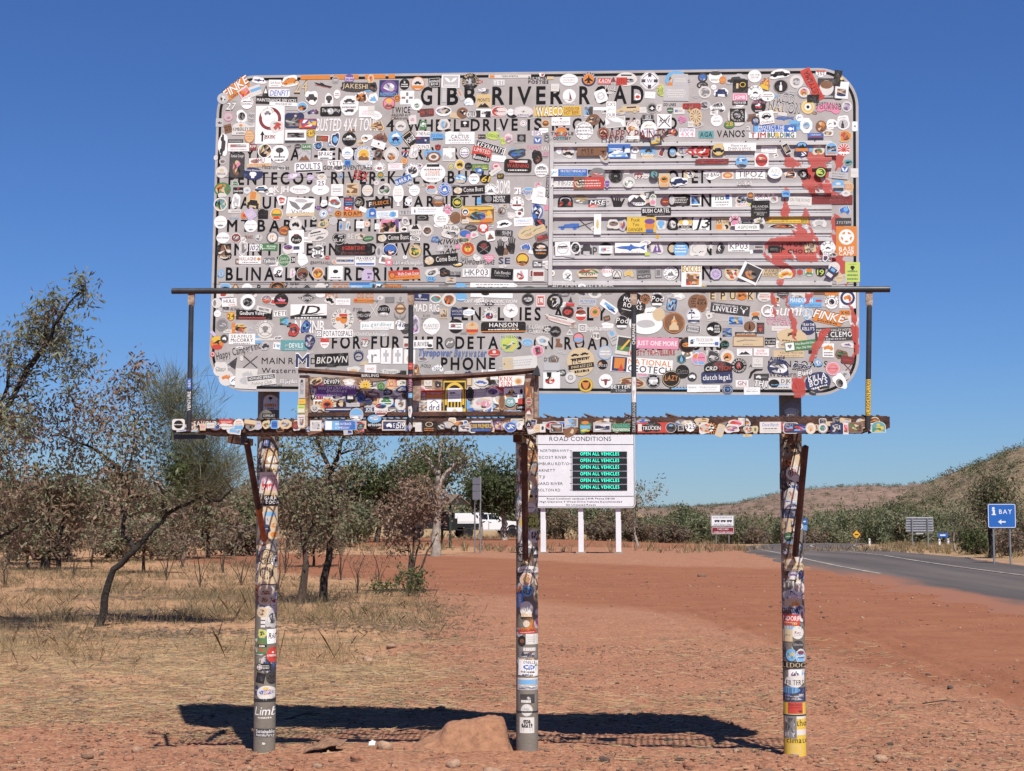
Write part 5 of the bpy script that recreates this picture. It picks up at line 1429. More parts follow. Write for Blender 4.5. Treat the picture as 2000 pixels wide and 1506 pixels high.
2086 3730 83 85 -1 c s S,x,.9,.2,0,-.05 S,d,.8,.25,0,-.25 C,W,.4,.2,0,.2
2153 3725 61 85 -1 q c T,SISTAS,r,.2,.1,b T,WAKED,r,.2,-.15,b
2135 3680 61 40 -1 c W M,gx,.5,.4,0,0,3
1183 3494 106 86 -1 r w T,J3,k,.75,.05,bi,.9 L,d,1,-.42
1322 3491 92 85 -1 r c T,MA,k,.35,.2,b,.4,-.25 T,OWI,k,.3,.2,b,.4,.25 S,o,.42,.4,-.25,-.25 M,kW,.4,.4,.25,-.25,5
1404 3512 73 80 -1 p p I,v,.001
1484 3463 161 40 -1 r w T,AGPOWER,G,.5,0,bi,.8
1565 3504 78 54 -6 z W M,Ggc,.6,.5,0,0,5
1485 3502 72 23 -1 r d L,W,1,-.2
1749 3509 277 43 -2 r y T,St_Agnes_Woodham,o,.3,.2,,.5,-.15 L,B,1,-.25 T,2025,k,.4,-.15,b,.15,.4 C,o,.1,.5,-.44,.1
1717 3467 177 34 -1 q W I,k,.88 M,rkro,.7,.5,0,0,9
1872 3461 61 37 -1 d w I,n,.85 I,w,.7 T,CORNS,n,.25,0,b
1958 3485 97 85 4 z W M,x,.6,.4,0,0,4
2125 3567 77 74 -1 z W I,b,.88 C,s,.4,.4,.1,.1
2115 3491 105 51 -1 r d T,SYSTEM,x,.35,-.1,bi
2133 3361 135 198 -1 r o E,ring,w,.74,.52,0,.14 E,star,w,.78,.55,0,.14 T,BASE,w,.14,-.26,b,.72 T,CAMP,w,.14,-.41,b,.72
2169 3154 96 132 -1 r l E,skull,k,.3,.24,0,.2 L,G,3,-.15 S,G,.5,.02,0,.4
1427 3333 139 62 -1 r w T,KP03,k,.6,.1,,.85 L,k,1,-.38
1307 3326 56 74 -11 q d M,dWk,.7,.6,0,0,4
1243 3339 50 51 -1 n - E,star,W,1,1,0,0
1181 3323 73 97 -1 o W E,wave,k,.5,.2,0,-.2
1660 3315 78 48 -1 r k L,g,2,0
1560 3328 67 23 -1 R x M,mkg,.8,.6,0,0,4
1510 3300 22 26 19 r w L,x,1,0
1834 3323 199 85 -1 n - T,WOBBLY,k,.3,.25,bs,1.0 T,CHOOK,k,.3,-.3,bs,.85
1710 3320 50 85 -1 n - E,bird,k,1,.8,0,0
2011 3315 99 90 -1 c w E,car,d,.35,.2,0,0 A,BA-RI,k,.18,.76 V,LAPPOO,k,.18,.76
1993 3247 41 45 -1 q w I,n,.7 M,mn,.5,.5,0,0,3
1274 3154 84 88 4 o d I,v,.85 E,rays,P,.6,.6,0,0
1378 3161 97 102 -1 c c S,k,.7,.1,0,.15 M,oBWr,.8,.6,0,-.1,9 S,s,.3,.15,0,.4
1500 3153 133 119 -26 r w S,d,.8,.8,.05,.05 M,gBok,.6,.5,.05,-.05,9
1647 3159 127 62 -2 n - S,c,1,.9,0,0 T,WANKERS,k,.36,.2,b,.85 T,ANONYMOUS,k,.36,-.2,b,.9
1732 3147 102 62 11 q W E,car,y,.95,.8,0,0 M,or,.5,.3,0,0,4
1826 3157 52 59 -1 h W I,g,.9 I,r,.6
1887 3161 66 68 -1 c W I,G,.94 I,W,.84 C,o,.65,.5,0,.1 E,hills,G,.65,.3,0,-.15
1961 3155 66 62 -1 s k T,19,l,.55,0,bo,.7
2027 3148 49 79 -36 r n S,W,.8,.3,0,-.2 S,s,.6,.25,0,.3
2082 3116 60 62 -1 c c L,g,1,0
-2064 3057 119 35 4 r W M,rm,.4,.6,-.1,.1,4 L,P,1,-.4
-2122 3003 71 70 -1 c W M,g,.3,.7,-.2,0,4
-2034 3007 104 58 1 r w T,HULL,k,.38,.15,b,.75 T,CIVIL,r,.22,-.3,b,.5,.2
-1904 3009 115 117 -1 c w I,k,.96 I,w,.92 M,kgdk,.65,.55,0,-.02,12
-1774 3022 74 67 -1 c W I,g,.9 M,oxrs,.75,.7,0,0,8
-1671 3017 100 96 -1 c k E,boat,p,.6,.5,0,.05 S,r,.8,.1,0,-.2
-1489 3032 117 75 -1 d d I,W,.94 I,d,.86 T,ROWDY,w,.28,-.05,b,.6
-1398 3054 70 46 -1 c w L,x,1,0
-1331 3013 76 64 -26 q W E,car,k,.8,.6,0,0
-1243 3000 102 46 -1 r w T,OFFTRAVEL,g,.3,.1,,.85 L,x,1,-.3
-1100 3007 140 29 -2 r o S,r,.12,.5,-.4,0 T,Assume_it's_doing,k,.4,0,i,.75
-1322 3050 105 35 -1 n - T,BOYZ,o,.9,0,b
-1089 3042 116 35 -1 n - T,OS_CO,o,.9,0,b,1.0
-2021 2961 142 20 -1 n - T,@VENTURE_CREW,d,.8,0
-2115 2930 50 50 -1 c w L,x,1,0
-2020 2911 62 64 -1 s o I,y,.8 T,24,k,.5,0,b
-1858 2921 254 67 -1 r k T,Goulburn_Valley,w,.36,.15,b,.68,-.06 S,r,.75,.12,-.05,-.35 E,wave,w,.15,.2,.3,.1
-1791 2955 106 35 -13 r W M,gx,.7,.5,0,0,4
-1679 2926 97 44 1 r w I,d,.95 I,w,.9 T,YETI,k,.62,0,b,.85
-1480 2937 252 101 0 r w S,k,1,.22,0,-.38 T,JD,k,.58,.1,bi,.62,-.03 L,w,1,-.42 E,wave,d,1,.3,0,-.22
-1245 2879 155 153 -1 c W T,POTATO'S_PALS,k,.0,.4 A,POTATO'S_PALS,k,.14,.8 C,o,.34,.42,.05,.02 S,r,.36,.12,.03,.2 S,k,.22,.06,.08,.08 M,kW,.2,.2,.15,-.3,3 M,o,.25,.2,-.2,.02,3
-1143 2947 73 26 -4 n - T,EYES,g,.8,0,bi
-1100 2906 99 64 -1 q d I,k,.9 T,EMU-OFF,x,.35,0,b,.95
-1023 2833 197 58 -1 r w T,paulgardiner,t,.45,.1,,.88 L,x,1,-.35
-2082 2854 86 87 -1 o g I,x,.9 I,g,.85 M,gx,.7,.3,0,0,4
-1948 2829 112 76 -1 q x M,Bcyrk,.85,.75,0,0,12 T,OZ,r,.3,-.3,b
-2001 2829 24 76 -1 r o L,c,1,0
-1780 2818 138 133 -1 c W I,d,.96 I,W,.93 I,d,.72 I,W,.68 E,skull,g,.3,.35,0,0 E,crossx,g,.5,.4,0,-.05 A,BEARDED_BUSHMAN,g,.1,.84
-1785 2750 129 17 -1 R W L,g,1,0
-1649 2872 70 64 -1 n - M,tsGgn,.9,.8,0,0,9
-1472 2832 205 93 -1 n - T,N_NNB,w,.9,0,bk,1.0
-1580 2810 79 87 -16 q m I,r,.85 M,mpk,.7,.6,0,0,7
-1499 2832 67 87 -21 q n I,b,.85 M,nsk,.7,.6,0,0,7
-1302 2784 262 55 0 R w T,POTATOSPALS,d,.62,0,bk,.76,.1 E,insta,d,.17,.85,-.4,0
-1052 2778 244 29 -1 n - T,@CheckdOut.Adventures,w,.85,0,i,1.0
-2143 2793 47 23 -46 r v L,W,1,0
-2115 2729 95 96 -1 c o C,y,.8,.45,0,.25 C,r,.8,.35,0,-.3 E,surf,k,.6,.6,0,0
-2065 2757 56 58 -1 c d E,oz,w,.5,.5,0,0
-1941 2753 183 75 -1 r w T,SEAMUS,d,.26,.25,s,.8,-.02 T,McCORRY,d,.3,-.1,b,.85 L,g,1,-.4
-1967 2675 313 70 14 n - T,Happy_Campers_Inc,d,.72,0,,1.0
-1776 2705 65 61 9 q x E,car,d,.8,.7,0,0
-1699 2704 47 49 -6 r w E,heart,s,.5,.5,.2,0 T,I,k,.5,0,b,.1,-.3
-1579 2706 182 72 -1 r t I,n,.001 S,t,.98,.9,0,0 T,DEVILS,w,.42,0,b,.52,.08 E,wave,c,.18,.35,-.26,0 L,x,1,-.36
-1471 2731 76 98 -16 q n M,nPxg,.8,.8,0,0,9
-1366 2721 64 81 -1 s w S,r,.95,.35,0,.22 L,r,1,-.15
-1089 2715 67 66 -1 s W I,n,.94 I,W,.84 T,677,k,.45,.05,bi,.9 S,r,.7,.12,0,.38
-2146 2651 36 38 -1 c r I,W,.75 I,r,.5
-1992 2597 65 87 -31 n - E,tri,d,1,.9,0,0
-1880 2596 100 104 -1 n - E,crossx,d,1,.8,0,0
-1942 2620 24 35 -1 q W L,c,1,0
-1519 2602 99 92 -1 n - T,M,nw,.95,0,bk,.95
-1318 2605 233 86 2 r k I,d,.001 T,BKDWN,W,.5,0,bi,.9
-1132 2630 75 86 -1 n - E,ring,n,.9,.75,0,-.05 A,ONBOARD,n,.14,.85 E,wave,n,.6,.2,0,-.05
-1516 2529 76 35 0 n - T,AMG,n,.9,0,bs
-2089 2552 100 99 -1 q W T,Chers,k,.2,0,i L,g,1,-.15
-2046 2485 106 104 0 c W E,oz,o,.65,.45,0,.05 E,wave,r,.5,.1,0,.02
-1993 2470 74 69 0 c w I,b,.97 I,w,.92 E,wave,n,.5,.5,0,0 C,n,.15,.15,.1,.2
-1908 2481 153 139 -3 r W E,oz,x,.5,.4,.05,.2 M,x,.6,.4,0,-.1,6
-1802 2471 200 75 6 r W S,d,.95,.4,0,.22 T,HOWARD_SPRINGS,w,.27,.22,b,.86 T,Fishing_Club,g,.3,-.25,i,.7
-1614 2461 117 32 0 n - E,insta,w,.2,.8,-.38,0 T,Jaydos,w,.8,0,b,.7,.15
-1719 2434 147 17 0 n - T,CHARLEY_PARK,d,.8,0
-1309 2531 64 29 0 c x I,n,.8 I,x,.7
-1166 2535 93 52 0 q W M,oc,.7,.4,0,-.1,5
-1050 2540 87 63 0 r w I,m,.97 I,w,.93 T,JONES,r,.25,0,,.6
-1025 3006 64 17 -1 n - T,doing,k,.8,0,i
-1033 2940 52 87 -1 n - E,crossx,W,1,1,0,0
-961 2939 96 84 -1 c W I,d,.94 I,k,.88 T,DUSTY,x,.25,.1,b M,xw,.7,.3,0,-.3,5
-848 2949 87 161 -1 n - E,anchor,g,1,1,0,0 C,B,.8,.45,0,0 C,c,.6,.34,0,0 S,B,.9,.1,0,0
-921 3010 81 52 -1 n - M,g,.9,.8,0,0,6
-704 3025 110 49 -3 r n E,skull,x,.2,.5,-.1,.15 L,w,1,-.25
-605 3012 81 63 -1 c W M,tGgr,.85,.7,0,0,9
-516 3005 98 95 -1 c w I,x,.94 I,W,.9 M,BoGkr,.75,.75,0,0,14
-433 3024 83 58 -1 c s L,w,1,-.3
-226 3033 286 34 -3 r w M,k,.2,.7,-.15,.2,3
-235 2984 355 34 -1 n - T,OFF_ROAD_ADDICTION,w,.6,.2,bi,1.0 T,AUSTRALIA,w,.3,-.4,b,.6
20 3001 86 83 -1 c d I,g,.9 I,k,.85 M,gxd,.7,.4,0,0,6
-671 2952 179 63 -1 n - T,MAD_RIG,w,.8,0,b,1.0
-550 2911 55 66 -1 r c M,gBxc,.85,.85,0,0,9
-461 2918 86 57 -1 r n T,WOLFE,x,.25,.15,b L,x,1,-.2
-381 2917 86 52 2 h w L,s,2,0
-240 2901 109 92 -1 a W A,BORNE_ADDICTION,k,.17,.82 C,s,.5,.5,0,-.1 M,nrkW,.5,.5,0,-.1,9
-97 2925 100 97 -1 c w E,bird,g,.7,.3,0,.02 A,WINGS,x,.12,.8
-668 2866 87 115 -1 n - T,BLAK,g,.12,.3 T,MCINTYRE,g,.12,.1 L,g,2,-.15
-977 2838 174 55 -1 r w T,gardiner,t,.45,.1,,.85 L,x,1,-.35
-847 2837 69 69 -1 q w T,Frank,k,.18,.32,bi T,148,n,.42,0,bi,.9
-743 2835 58 121 -1 q w I,v,.88 M,vPpg,.8,.8,0,0,9
-635 2828 118 112 -1 c w T,PLANTED,g,.2,.02,,.85 L,x,1,-.15
-468 2826 101 97 -1 c k S,w,1,.45,0,0 M,tnr,.35,.25,-.2,.02,5 L,g,2,.02
-357 2811 92 89 -1 c W I,o,.96 C,c,.9,.7,0,.1 E,wave,o,.5,.2,0,.2 S,r,.85,.2,0,-.2 E,bottle,o,.3,.25,0,.3
-146 2814 303 74 0 R k S,o,1,.1,0,-.38 T,HANSON,w,.36,.22,b,.63 T,CARAVANS,c,.12,-.05,,.4,.12 L,w,1,-.2
57 2801 74 63 -1 n - T,KILO,W,.4,.25,b T,GAR,W,.35,-.3,b
-806 2713 40 63 -1 r W M,mrB,.7,.4,0,-.2,4
-693 2706 138 57 1 r w T,B.RIVER,d,.5,0,bk,.75,-.05 M,dk,.25,.4,.35,-.2,4
-509 2712 69 72 -1 c d I,g,.9 E,wave,W,.7,.6,0,0 C,W,.2,.2,.2,.1
-106 2705 125 123 -1 o W I,G,.94 I,l,.9 T,GIBB_RIVER_ROAD,k,.15,.34,bo,.95 M,yGlcW,.75,.55,0,-.1,16
17 2710 80 51 -1 c W I,s,.9 E,rays,W,.6,.4,0,-.1
76 2652 74 74 -1 c W I,p,.9 M,mpgw,.75,.75,0,0,10
-1025 2626 81 92 2 r w T,r,g,.9,0,s
-944 2628 69 109 -1 r w E,plus,x,.55,.75,0,0
-863 2627 64 109 -1 r w E,plus,x,.6,.75,0,0
-782 2621 75 97 -1 r w T,c,c,.8,0,b
-492 2646 453 69 -1 n - T,Tyrepower_Bayswater,gb,.62,0,i,1.0
-208 2641 83 51 -1 c r C,W,.3,.4,0,.15 L,W,1,-.2
-673 2559 81 26 -9 n - T,JACKO,d,.85,0,r
-592 2539 80 63 4 z w T,2024,n,.3,0,bi
-35 2574 233 85 4 r W S,c,.3,.9,-.34,0 C,g,.05,.15,-.45,-.02 L,x,3,0
-511 2509 75 29 0 c W L,g,1,0
-383 2511 80 29 0 n - E,mt,n,.9,.9,0,0
-245 2516 97 28 0 r w E,insta,d,.3,.9,-.2,0 L,g,1,0
-917 2521 133 46 0 q x I,W,.8 T,Trippin,d,.45,0,i
105 2991 65 89 -1 r p I,x,.94 I,W,.84 I,r,.65 S,W,.5,.4,0,0 T,L,r,.35,0,b
201 2984 108 106 -1 c k M,Wckx,.7,.75,0,0,14
267 3032 62 29 -1 c g M,gx,.7,.4,0,0,3
306 2986 68 63 -6 n - E,tri,d,.7,1,0,0 M,rp,.9,.4,0,-.35,5
471 3029 85 57 -1 c W M,gx,.6,.4,0,0,4
414 3016 130 23 -1 n - T,@Adventure,W,.9,0
420 2976 119 46 -3 r x I,g,.001 T,ALTITUDE,b,.35,.15,b L,g,1,-.2
564 2943 130 46 -36 R w S,s,.6,.4,0,.1 M,bns,.6,.4,.15,-.15,6
713 2952 191 182 -13 c k T,MOON,w,.16,.18,b,.62,.0 T,ROCKS,w,.16,-.02,b,.65,.05 S,w,.4,.02,-.1,-.2
806 2996 67 68 -1 c o I,d,.9 E,rays,o,.8,.8,0,-.1
884 2984 93 91 -1 c k I,x,.96 I,k,.9 T,Pod,w,.4,.1,i S,w,.7,.16,0,-.3
1028 3008 73 62 4 q W M,xw,.7,.6,0,0,5
980 2952 78 99 -9 R W I,n,.94 I,W,.88 I,n,.84 M,xgns,.75,.75,0,0,12
1145 2966 112 108 -1 c B I,o,.001 L,k,4,0
289 2912 79 80 -1 c k I,m,.92 I,k,.85 M,rm,.7,.5,0,0,7
375 2891 82 85 -1 c W I,r,.92 S,w,.8,.2,0,-.02 M,rkB,.8,.4,0,.2,5
470 2910 73 74 -1 c W I,o,.92 I,W,.66 I,o,.6 C,G,.4,.3,0,0
549 2866 45 34 14 R d I,B,.8 L,x,1,0
648 2839 93 94 -1 c k I,x,.96 I,k,.9 T,Pod,w,.4,.12,i S,w,.7,.16,0,-.3
808 2826 222 142 -1 c w M,x,.6,.4,0,0,9
895 2887 81 88 -1 c c I,x,.001
995 2830 143 141 -1 c B I,o,.95 I,B,.9 E,poo,c,.45,.75,0,0 M,oc,.3,.4,0,0,5
1127 2876 100 105 -1 c w I,n,.95 I,w,.9 E,palm,n,.5,.6,-.15,.1 E,wave,n,.6,.15,.1,-.1 S,n,.8,.14,0,-.32
1121 2789 100 51 -9 R W I,k,.92 I,x,.8 T,SPANIARD,k,.35,0,b
238 2861 216 51 -15 q W T,AussieDestinations,r,.32,-.12,bi,.9 S,g,.6,.15,-.1,.25
105 2797 125 57 -1 n - T,LOWATT,W,.45,.22,b T,GARAGE,W,.35,-.35,b
205 2782 77 74 -1 c k I,g,.96 I,k,.92 E,car,g,.7,.35,0,0
300 2778 48 43 -1 n - E,tri,W,1,1,0,0 E,tri,g,.5,.4,0,-.05
478 2801 243 54 -1 n - E,insta,w,.22,1,-.38,0 T,lappin.and.livin,w,.6,0,k,.75,.12
359 2735 73 74 -1 c n I,o,.88 C,p,.7,.4,0,.15 S,s,.75,.3,0,-.15
475 2748 62 51 -1 q W T,198,k,.5,0,b
119 2720 97 63 -11 q W M,sgx,.6,.5,0,0,7
226 2705 57 63 -1 n - E,boot,B,.9,.9,0,0
87 2652 80 80 -1 c W I,p,.9 M,mgpd,.75,.7,0,0,10
243 2639 96 45 -11 n - L,W,2,0
373 2576 186 193 7 c c I,c,.001 E,car,k,.3,.12,-.17,.26 E,car,k,.3,.12,.17,.26 S,k,.7,.03,0,.13 T,JTC,k,.16,.04,b,.34,-.17 L,k,1,.1 S,k,.95,.17,0,-.15 T,0460_652_253,c,.09,-.15,bi,.75 L,k,1,-.32
537 2636 99 96 -1 c s I,x,.9 L,w,2,0
519 2557 68 65 -1 c k C,o,.3,.3,-.2,.1 T,Boss,x,.35,-.05,bi
594 2738 62 96 24 r x S,s,.4,.3,0,.3 L,g,2,-.1
661 2683 101 125 -9 r W S,d,.85,.7,0,.08 S,G,.85,.25,0,-.18 E,beam,y,.7,.6,.05,.05
882 2695 285 76 -2 r p T,JUST_ONE_MORE,w,.4,0,b,.93
840 2633 319 37 0 n - T,THIRSTY_TRAVELLERS,r,.85,0,bk,1.0
778 2546 409 102 -5 r w S,n,.24,.95,-.36,0 S,o,.17,.7,-.36,.05 E,tri,r,.1,.5,-.33,-.2 T,NATIONAL,o,.36,.24,b,.7,.13 T,GEOTECH,d,.42,-.22,b,.7,.13
1081 2682 106 107 -1 c k I,B,.96 I,k,.9 M,Bok,.7,.3,0,0,5
1136 2704 95 68 -1 r w E,hut,d,.3,.5,-.25,0 L,s,2,.1
1042 2589 64 65 -1 h G I,t,.9 I,d,.8 E,drop,s,.5,.7,0,0
1146 2588 78 84 -1 c W I,p,.9 C,o,.7,.35,0,.2 C,s,.6,.25,0,-.25
178 2560 119 97 -1 n - T,DTLW,d,.25,.35 S,x,.9,.55,0,-.15
178 2453 113 108 0 r w E,boot,k,.5,.6,-.1,.2 M,krcw,.6,.5,-.1,0,8
305 2471 73 74 0 c W I,x,.95 I,W,.9 E,ring,g,.5,.5,0,0 E,ring,g,.25,.25,0,0
406 2420 99 96 0 c y I,k,.96 I,y,.92 I,B,.7 I,k,.6 E,bear,o,.5,.5,0,0
539 2447 98 99 0 c w I,d,.98 I,w,.94 E,bull,m,.7,.6,0,0
715 2437 174 73 -4 q c I,B,.85 M,Bmco,.8,.6,0,0,12
639 2398 135 56 0 a d T,BETTER,w,.4,.15,bo,.95 T,STORE,x,.25,-.3,b,.5
855 2444 95 93 0 c k I,x,.95 I,k,.9 E,crossx,x,.7,.7,0,0 M,xw,.7,.6,0,0,4
973 2457 123 113 0 c k I,c,.93 I,k,.87 T,LAZY,o,.3,.05,bi,.7
1048 2505 89 90 0 c k T,Cutty,g,.25,.05,i S,g,.8,.03,0,-.15
1112 2470 61 59 0 c d E,oz,w,.7,.6,0,0
1039 2392 184 51 0 n - E,zig,d,.95,.5,0,0 S,s,.7,.2,0,0
1128 2392 100 51 0 r w T,Kimberleyland,d,.25,.15,,.8
1178 2960 78 113 -1 c B I,o,.94 I,B,.9 T,4X4,k,.2,0,b L,k,1,.2
1251 3007 45 62 -1 r c T,E,k,.75,0,bk
1320 3007 47 62 -1 r c T,P,k,.75,0,bk
1384 3006 44 62 -1 r c T,U,k,.75,0,bk
1445 3005 72 56 -1 c o M,rkBo,.8,.7,0,0,9 I,W,.001
1503 3004 42 62 -1 r c T,K,k,.75,0,bk
1366 2918 258 68 -7 r d T,WHERE_THE_BLOODY_HELL_IS,w,.16,.3,b,.62,-.12 T,LINVILLE?,w,.48,-.08,b,.64,-.12 E,deer,w,.22,.75,.35,0
1592 2997 94 68 -1 c W L,r,2,.1 S,m,.4,.08,0,-.3
1672 2977 41 42 -1 R W M,okm,.8,.7,0,0,5
1714 3018 77 62 -1 c d I,g,.9 I,d,.8 L,x,2,0
1859 2957 215 62 -2 r s T,MANDURAH,w,.42,.2,b,.68,-.12 T,AUSTRALIA'S_TOP_TOURISM_TOWN,b,.22,-.3,b,.95 S,r,.18,.25,.4,.2
2030 2958 99 104 -1 c w I,k,.96 I,w,.9 I,k,.6 I,w,.55 M,ngk,.4,.4,0,0,5 A,BINDY_&_CO,k,.16,.78
2134 2973 107 118 -1 r w C,n,.9,.85,0,.08 C,w,.6,.55,0,.08 E,oz,o,.5,.4,0,.08 L,x,1,-.42
1959 3026 88 39 -1 r B L,k,1,0
1833 3017 127 28 -4 r W L,g,1,0
2031 3020 88 39 -1 r o L,r,1,0
1721 2908 210 96 -1 n - T,Gumi,w,.8,0,i,1.0
1610 2904 83 84 -1 n - E,ring,w,1,1,0,0 E,mt,w,.5,.4,0,0
1872 2878 66 79 -1 s w I,s,.9 M,Wsx,.7,.7,0,0,7
2006 2854 198 84 -13 R o T,FINKE,w,.62,.12,bio,1.0 L,k,1,-.36
2116 2884 71 34 -1 r o T,X40,k,.6,0,b
2170 2833 66 78 -1 q W M,xg,.6,.6,0,0,7
1532 2868 78 68 -1 q W I,x,.92 C,o,.7,.4,0,.2 E,carf,d,.7,.45,0,-.15
1227 2875 45 45 9 q W E,star,d,.5,.5,0,0
1282 2854 150 40 -1 n - T,Australian_Travels,W,.4,-.2,i,1.0
1402 2839 105 65 -1 r x I,c,.001 M,bnsyg,.9,.85,0,0,16
1259 2787 100 93 -1 c k E,oz,w,.4,.35,-.25,0 T,FIVE,w,.15,.2,b,.3,.2 T,DOWN,w,.15,0,b,.35,.2 T,UNDER,w,.15,-.2,b,.4,.2
1345 2764 72 65 -1 n - M,bsngd,.9,.9,0,0,12
1493 2801 75 70 -1 c B I,d,.9 I,B,.84 E,man,k,.3,.6,0,0
1564 2789 50 73 -1 r d T,NED,r,.2,.2,b E,skull,r,.5,.35,0,-.15
1689 2833 177 62 -3 n - T,ONWARDS_TO,p,.35,.28,b,.95 T,VICTORY,p,.42,-.2,b,.95
1697 2785 121 34 -1 R W L,p,1,0
1876 2791 99 98 -1 c n T,YEAH_THE,w,.17,.18,b,.8 T,KELLY'S,w,.22,-.1,b,.8
1768 2731 198 101 -6 c c E,oz,B,.3,.35,0,.15 E,wave,k,.3,.35,0,.1 L,B,1,-.3
2043 2745 246 87 1 r d I,k,.001 T,PARADISE_VALLEY_HOTEL,W,.18,.3,b,.93 T,THE_CLEMO,w,.38,-.04,bs,.95 L,x,1,-.38
1467 2751 141 25 -1 r k T,JACOB'S_KITCHEN,W,.45,0,b S,r,.95,.15,0,-.4 S,y,.95,.1,0,-.25
1483 2700 202 67 -1 r B I,W,.001 S,c,.96,.88,0,0 E,wave,g,.8,.3,0,.08 T,Winvers,g,.18,.2,i T,governor,g,.18,-.25,i
1627 2700 72 48 -1 r k T,Fuel_Oil,W,.28,.18,b T,&_Rock,W,.28,-.2,b
1822 2671 203 62 6 r G S,w,.28,.8,-.34,0 E,heart,g,.14,.5,-.34,0 T,When_Beautiful_Ones,w,.24,.2,i,.62,.14 T,Meet_Only_Hearts,w,.24,-.22,i,.55,.14
1214 2703 161 68 -1 r w T,TRUCKSHOW,g,.32,.15,,.7,-.12 L,g,1,-.2 S,b,.15,.35,.38,-.2
1329 2683 58 56 -1 c k I,G,.9 I,k,.8 T,Club,t,.3,0,i
1457 2630 100 48 0 r w L,p,1,.3 E,mt,d,.8,.5,0,-.1
1568 2629 99 50 -2 r w T,AUSSIE,r,.3,.2,b,.5,-.05 T,DESTINATION,r,.26,-.2,b,.75
2003 2636 74 92 -1 r w E,oz,o,.9,.5,0,.18 L,d,2,-.25
2129 2671 82 39 -6 q W E,mt,P,.6,.4,0,.1 L,g,1,-.3
2087 2610 82 61 -1 q B M,BkdG,.8,.7,0,0,7
2127 2571 87 50 -6 R d I,m,.9 L,r,1,0
2129 2520 76 72 -1 n - E,crossx,m,.8,.9,0,0
1744 2616 198 45 -1 r c I,y,.001 T,KELPIE_MUSTER,B,.35,.15,,.75,.1 L,B,1,-.28
1252 2601 92 84 -1 q d I,x,.93 I,d,.85 M,gxWd,.7,.5,0,-.1,9
1174 2588 61 90 -1 c W I,p,.92 C,s,.7,.25,0,-.3 L,r,1,.1
1345 2598 91 96 -1 c W C,o,.62,.6,0,0 E,mt,k,.4,.3,-.05,0 S,c,.3,.12,0,-.15
1282 2536 183 73 2 a k C,d,.5,.7,.05,.15 E,rays,r,.35,.4,.05,.2 T,CRD,w,.35,-.15,bi,.42,-.25 T,TECH,r,.35,-.18,bi,.42,.22
1420 2541 100 98 -1 c k A,BEARDED,W,.14,.78 V,BUSHMEN,W,.14,.78 M,gprk,.35,.5,0,0,8
1542 2562 69 67 -1 r W I,c,.001 I,x,.94 I,W,.9 L,g,1,-.25 E,ring,x,.3,.3,0,.15
1672 2558 127 84 7 n - E,ring,n,.9,.7,0,-.1 T,Aussie,n,.3,.4,bi,.8
1677 2524 138 95 -6 q n M,xndgw,.9,.8,0,0,20
1825 2529 165 56 -9 n - T,IFM,nw,.5,.1,bi,.7 L,k,3,-.2
1847 2489 121 33 8 n - T,Build,w,.9,0,bi
1935 2556 49 53 -1 q s M,Wb,.7,.6,0,0,4
2031 2516 96 92 -1 c p I,W,.92 I,p,.85 E,ring,o,.6,.6,0,0 L,r,1,0
2106 2471 71 61 0 c W I,x,.9 M,gx,.6,.5,0,0,5
1933 2427 170 134 14 c n T,KILLA,w,.26,.25,bi,.7 T,BOYS,w,.26,.0,bi,.7 L,w,1,-.25 M,cgk,.5,.2,.15,-.35,5
1900 2361 44 33 -20 r d L,W,1,0
2076 2432 82 106 25 q w M,kdg,.6,.6,-.1,-.1,8
1274 2465 205 79 1 R n T,clutch_legal.,w,.42,0,b,.9
1528 2492 105 62 10 n - E,boomer,k,1,.9,0,0
1566 2464 99 45 0 r d E,oz,w,.35,.6,-.2,0 L,x,1,0
1438 2420 83 48 0 r w T,GN,m,.5,.1,b,.7 S,o,.8,.08,0,-.3
1557 2422 88 50 -5 n - T,THJI,wk,.8,0,bi,1.0
1653 2418 77 61 0 c k M,dkg,.7,.5,0,0,5
1686 2421 149 73 0 r W C,k,.48,.75,-.26,0 T,DJK,d,.36,.2,b,.42,.26 L,s,1,-.12 L,d,1,-.35
1806 2412 88 92 0 c p I,r,.9 T,JS,m,.4,.1,b,.5 L,m,1,-.2
1343 2384 75 70 0 c n I,x,.95 I,n,.88 I,x,.7 I,n,.62 T,TVS,s,.24,0,b,.8
1503 2372 105 50 0 r w T,bilbar_renova,n,.18,-.02,b,.7 L,x,1,.25
1216 2391 155 45 0 r w T,Kimberleyland,g,.3,.2,,.7 T,WATERFRONT,x,.22,-.2,,.7
1495 2540 33 34 -1 n - T,A,d,.6,0,i""",
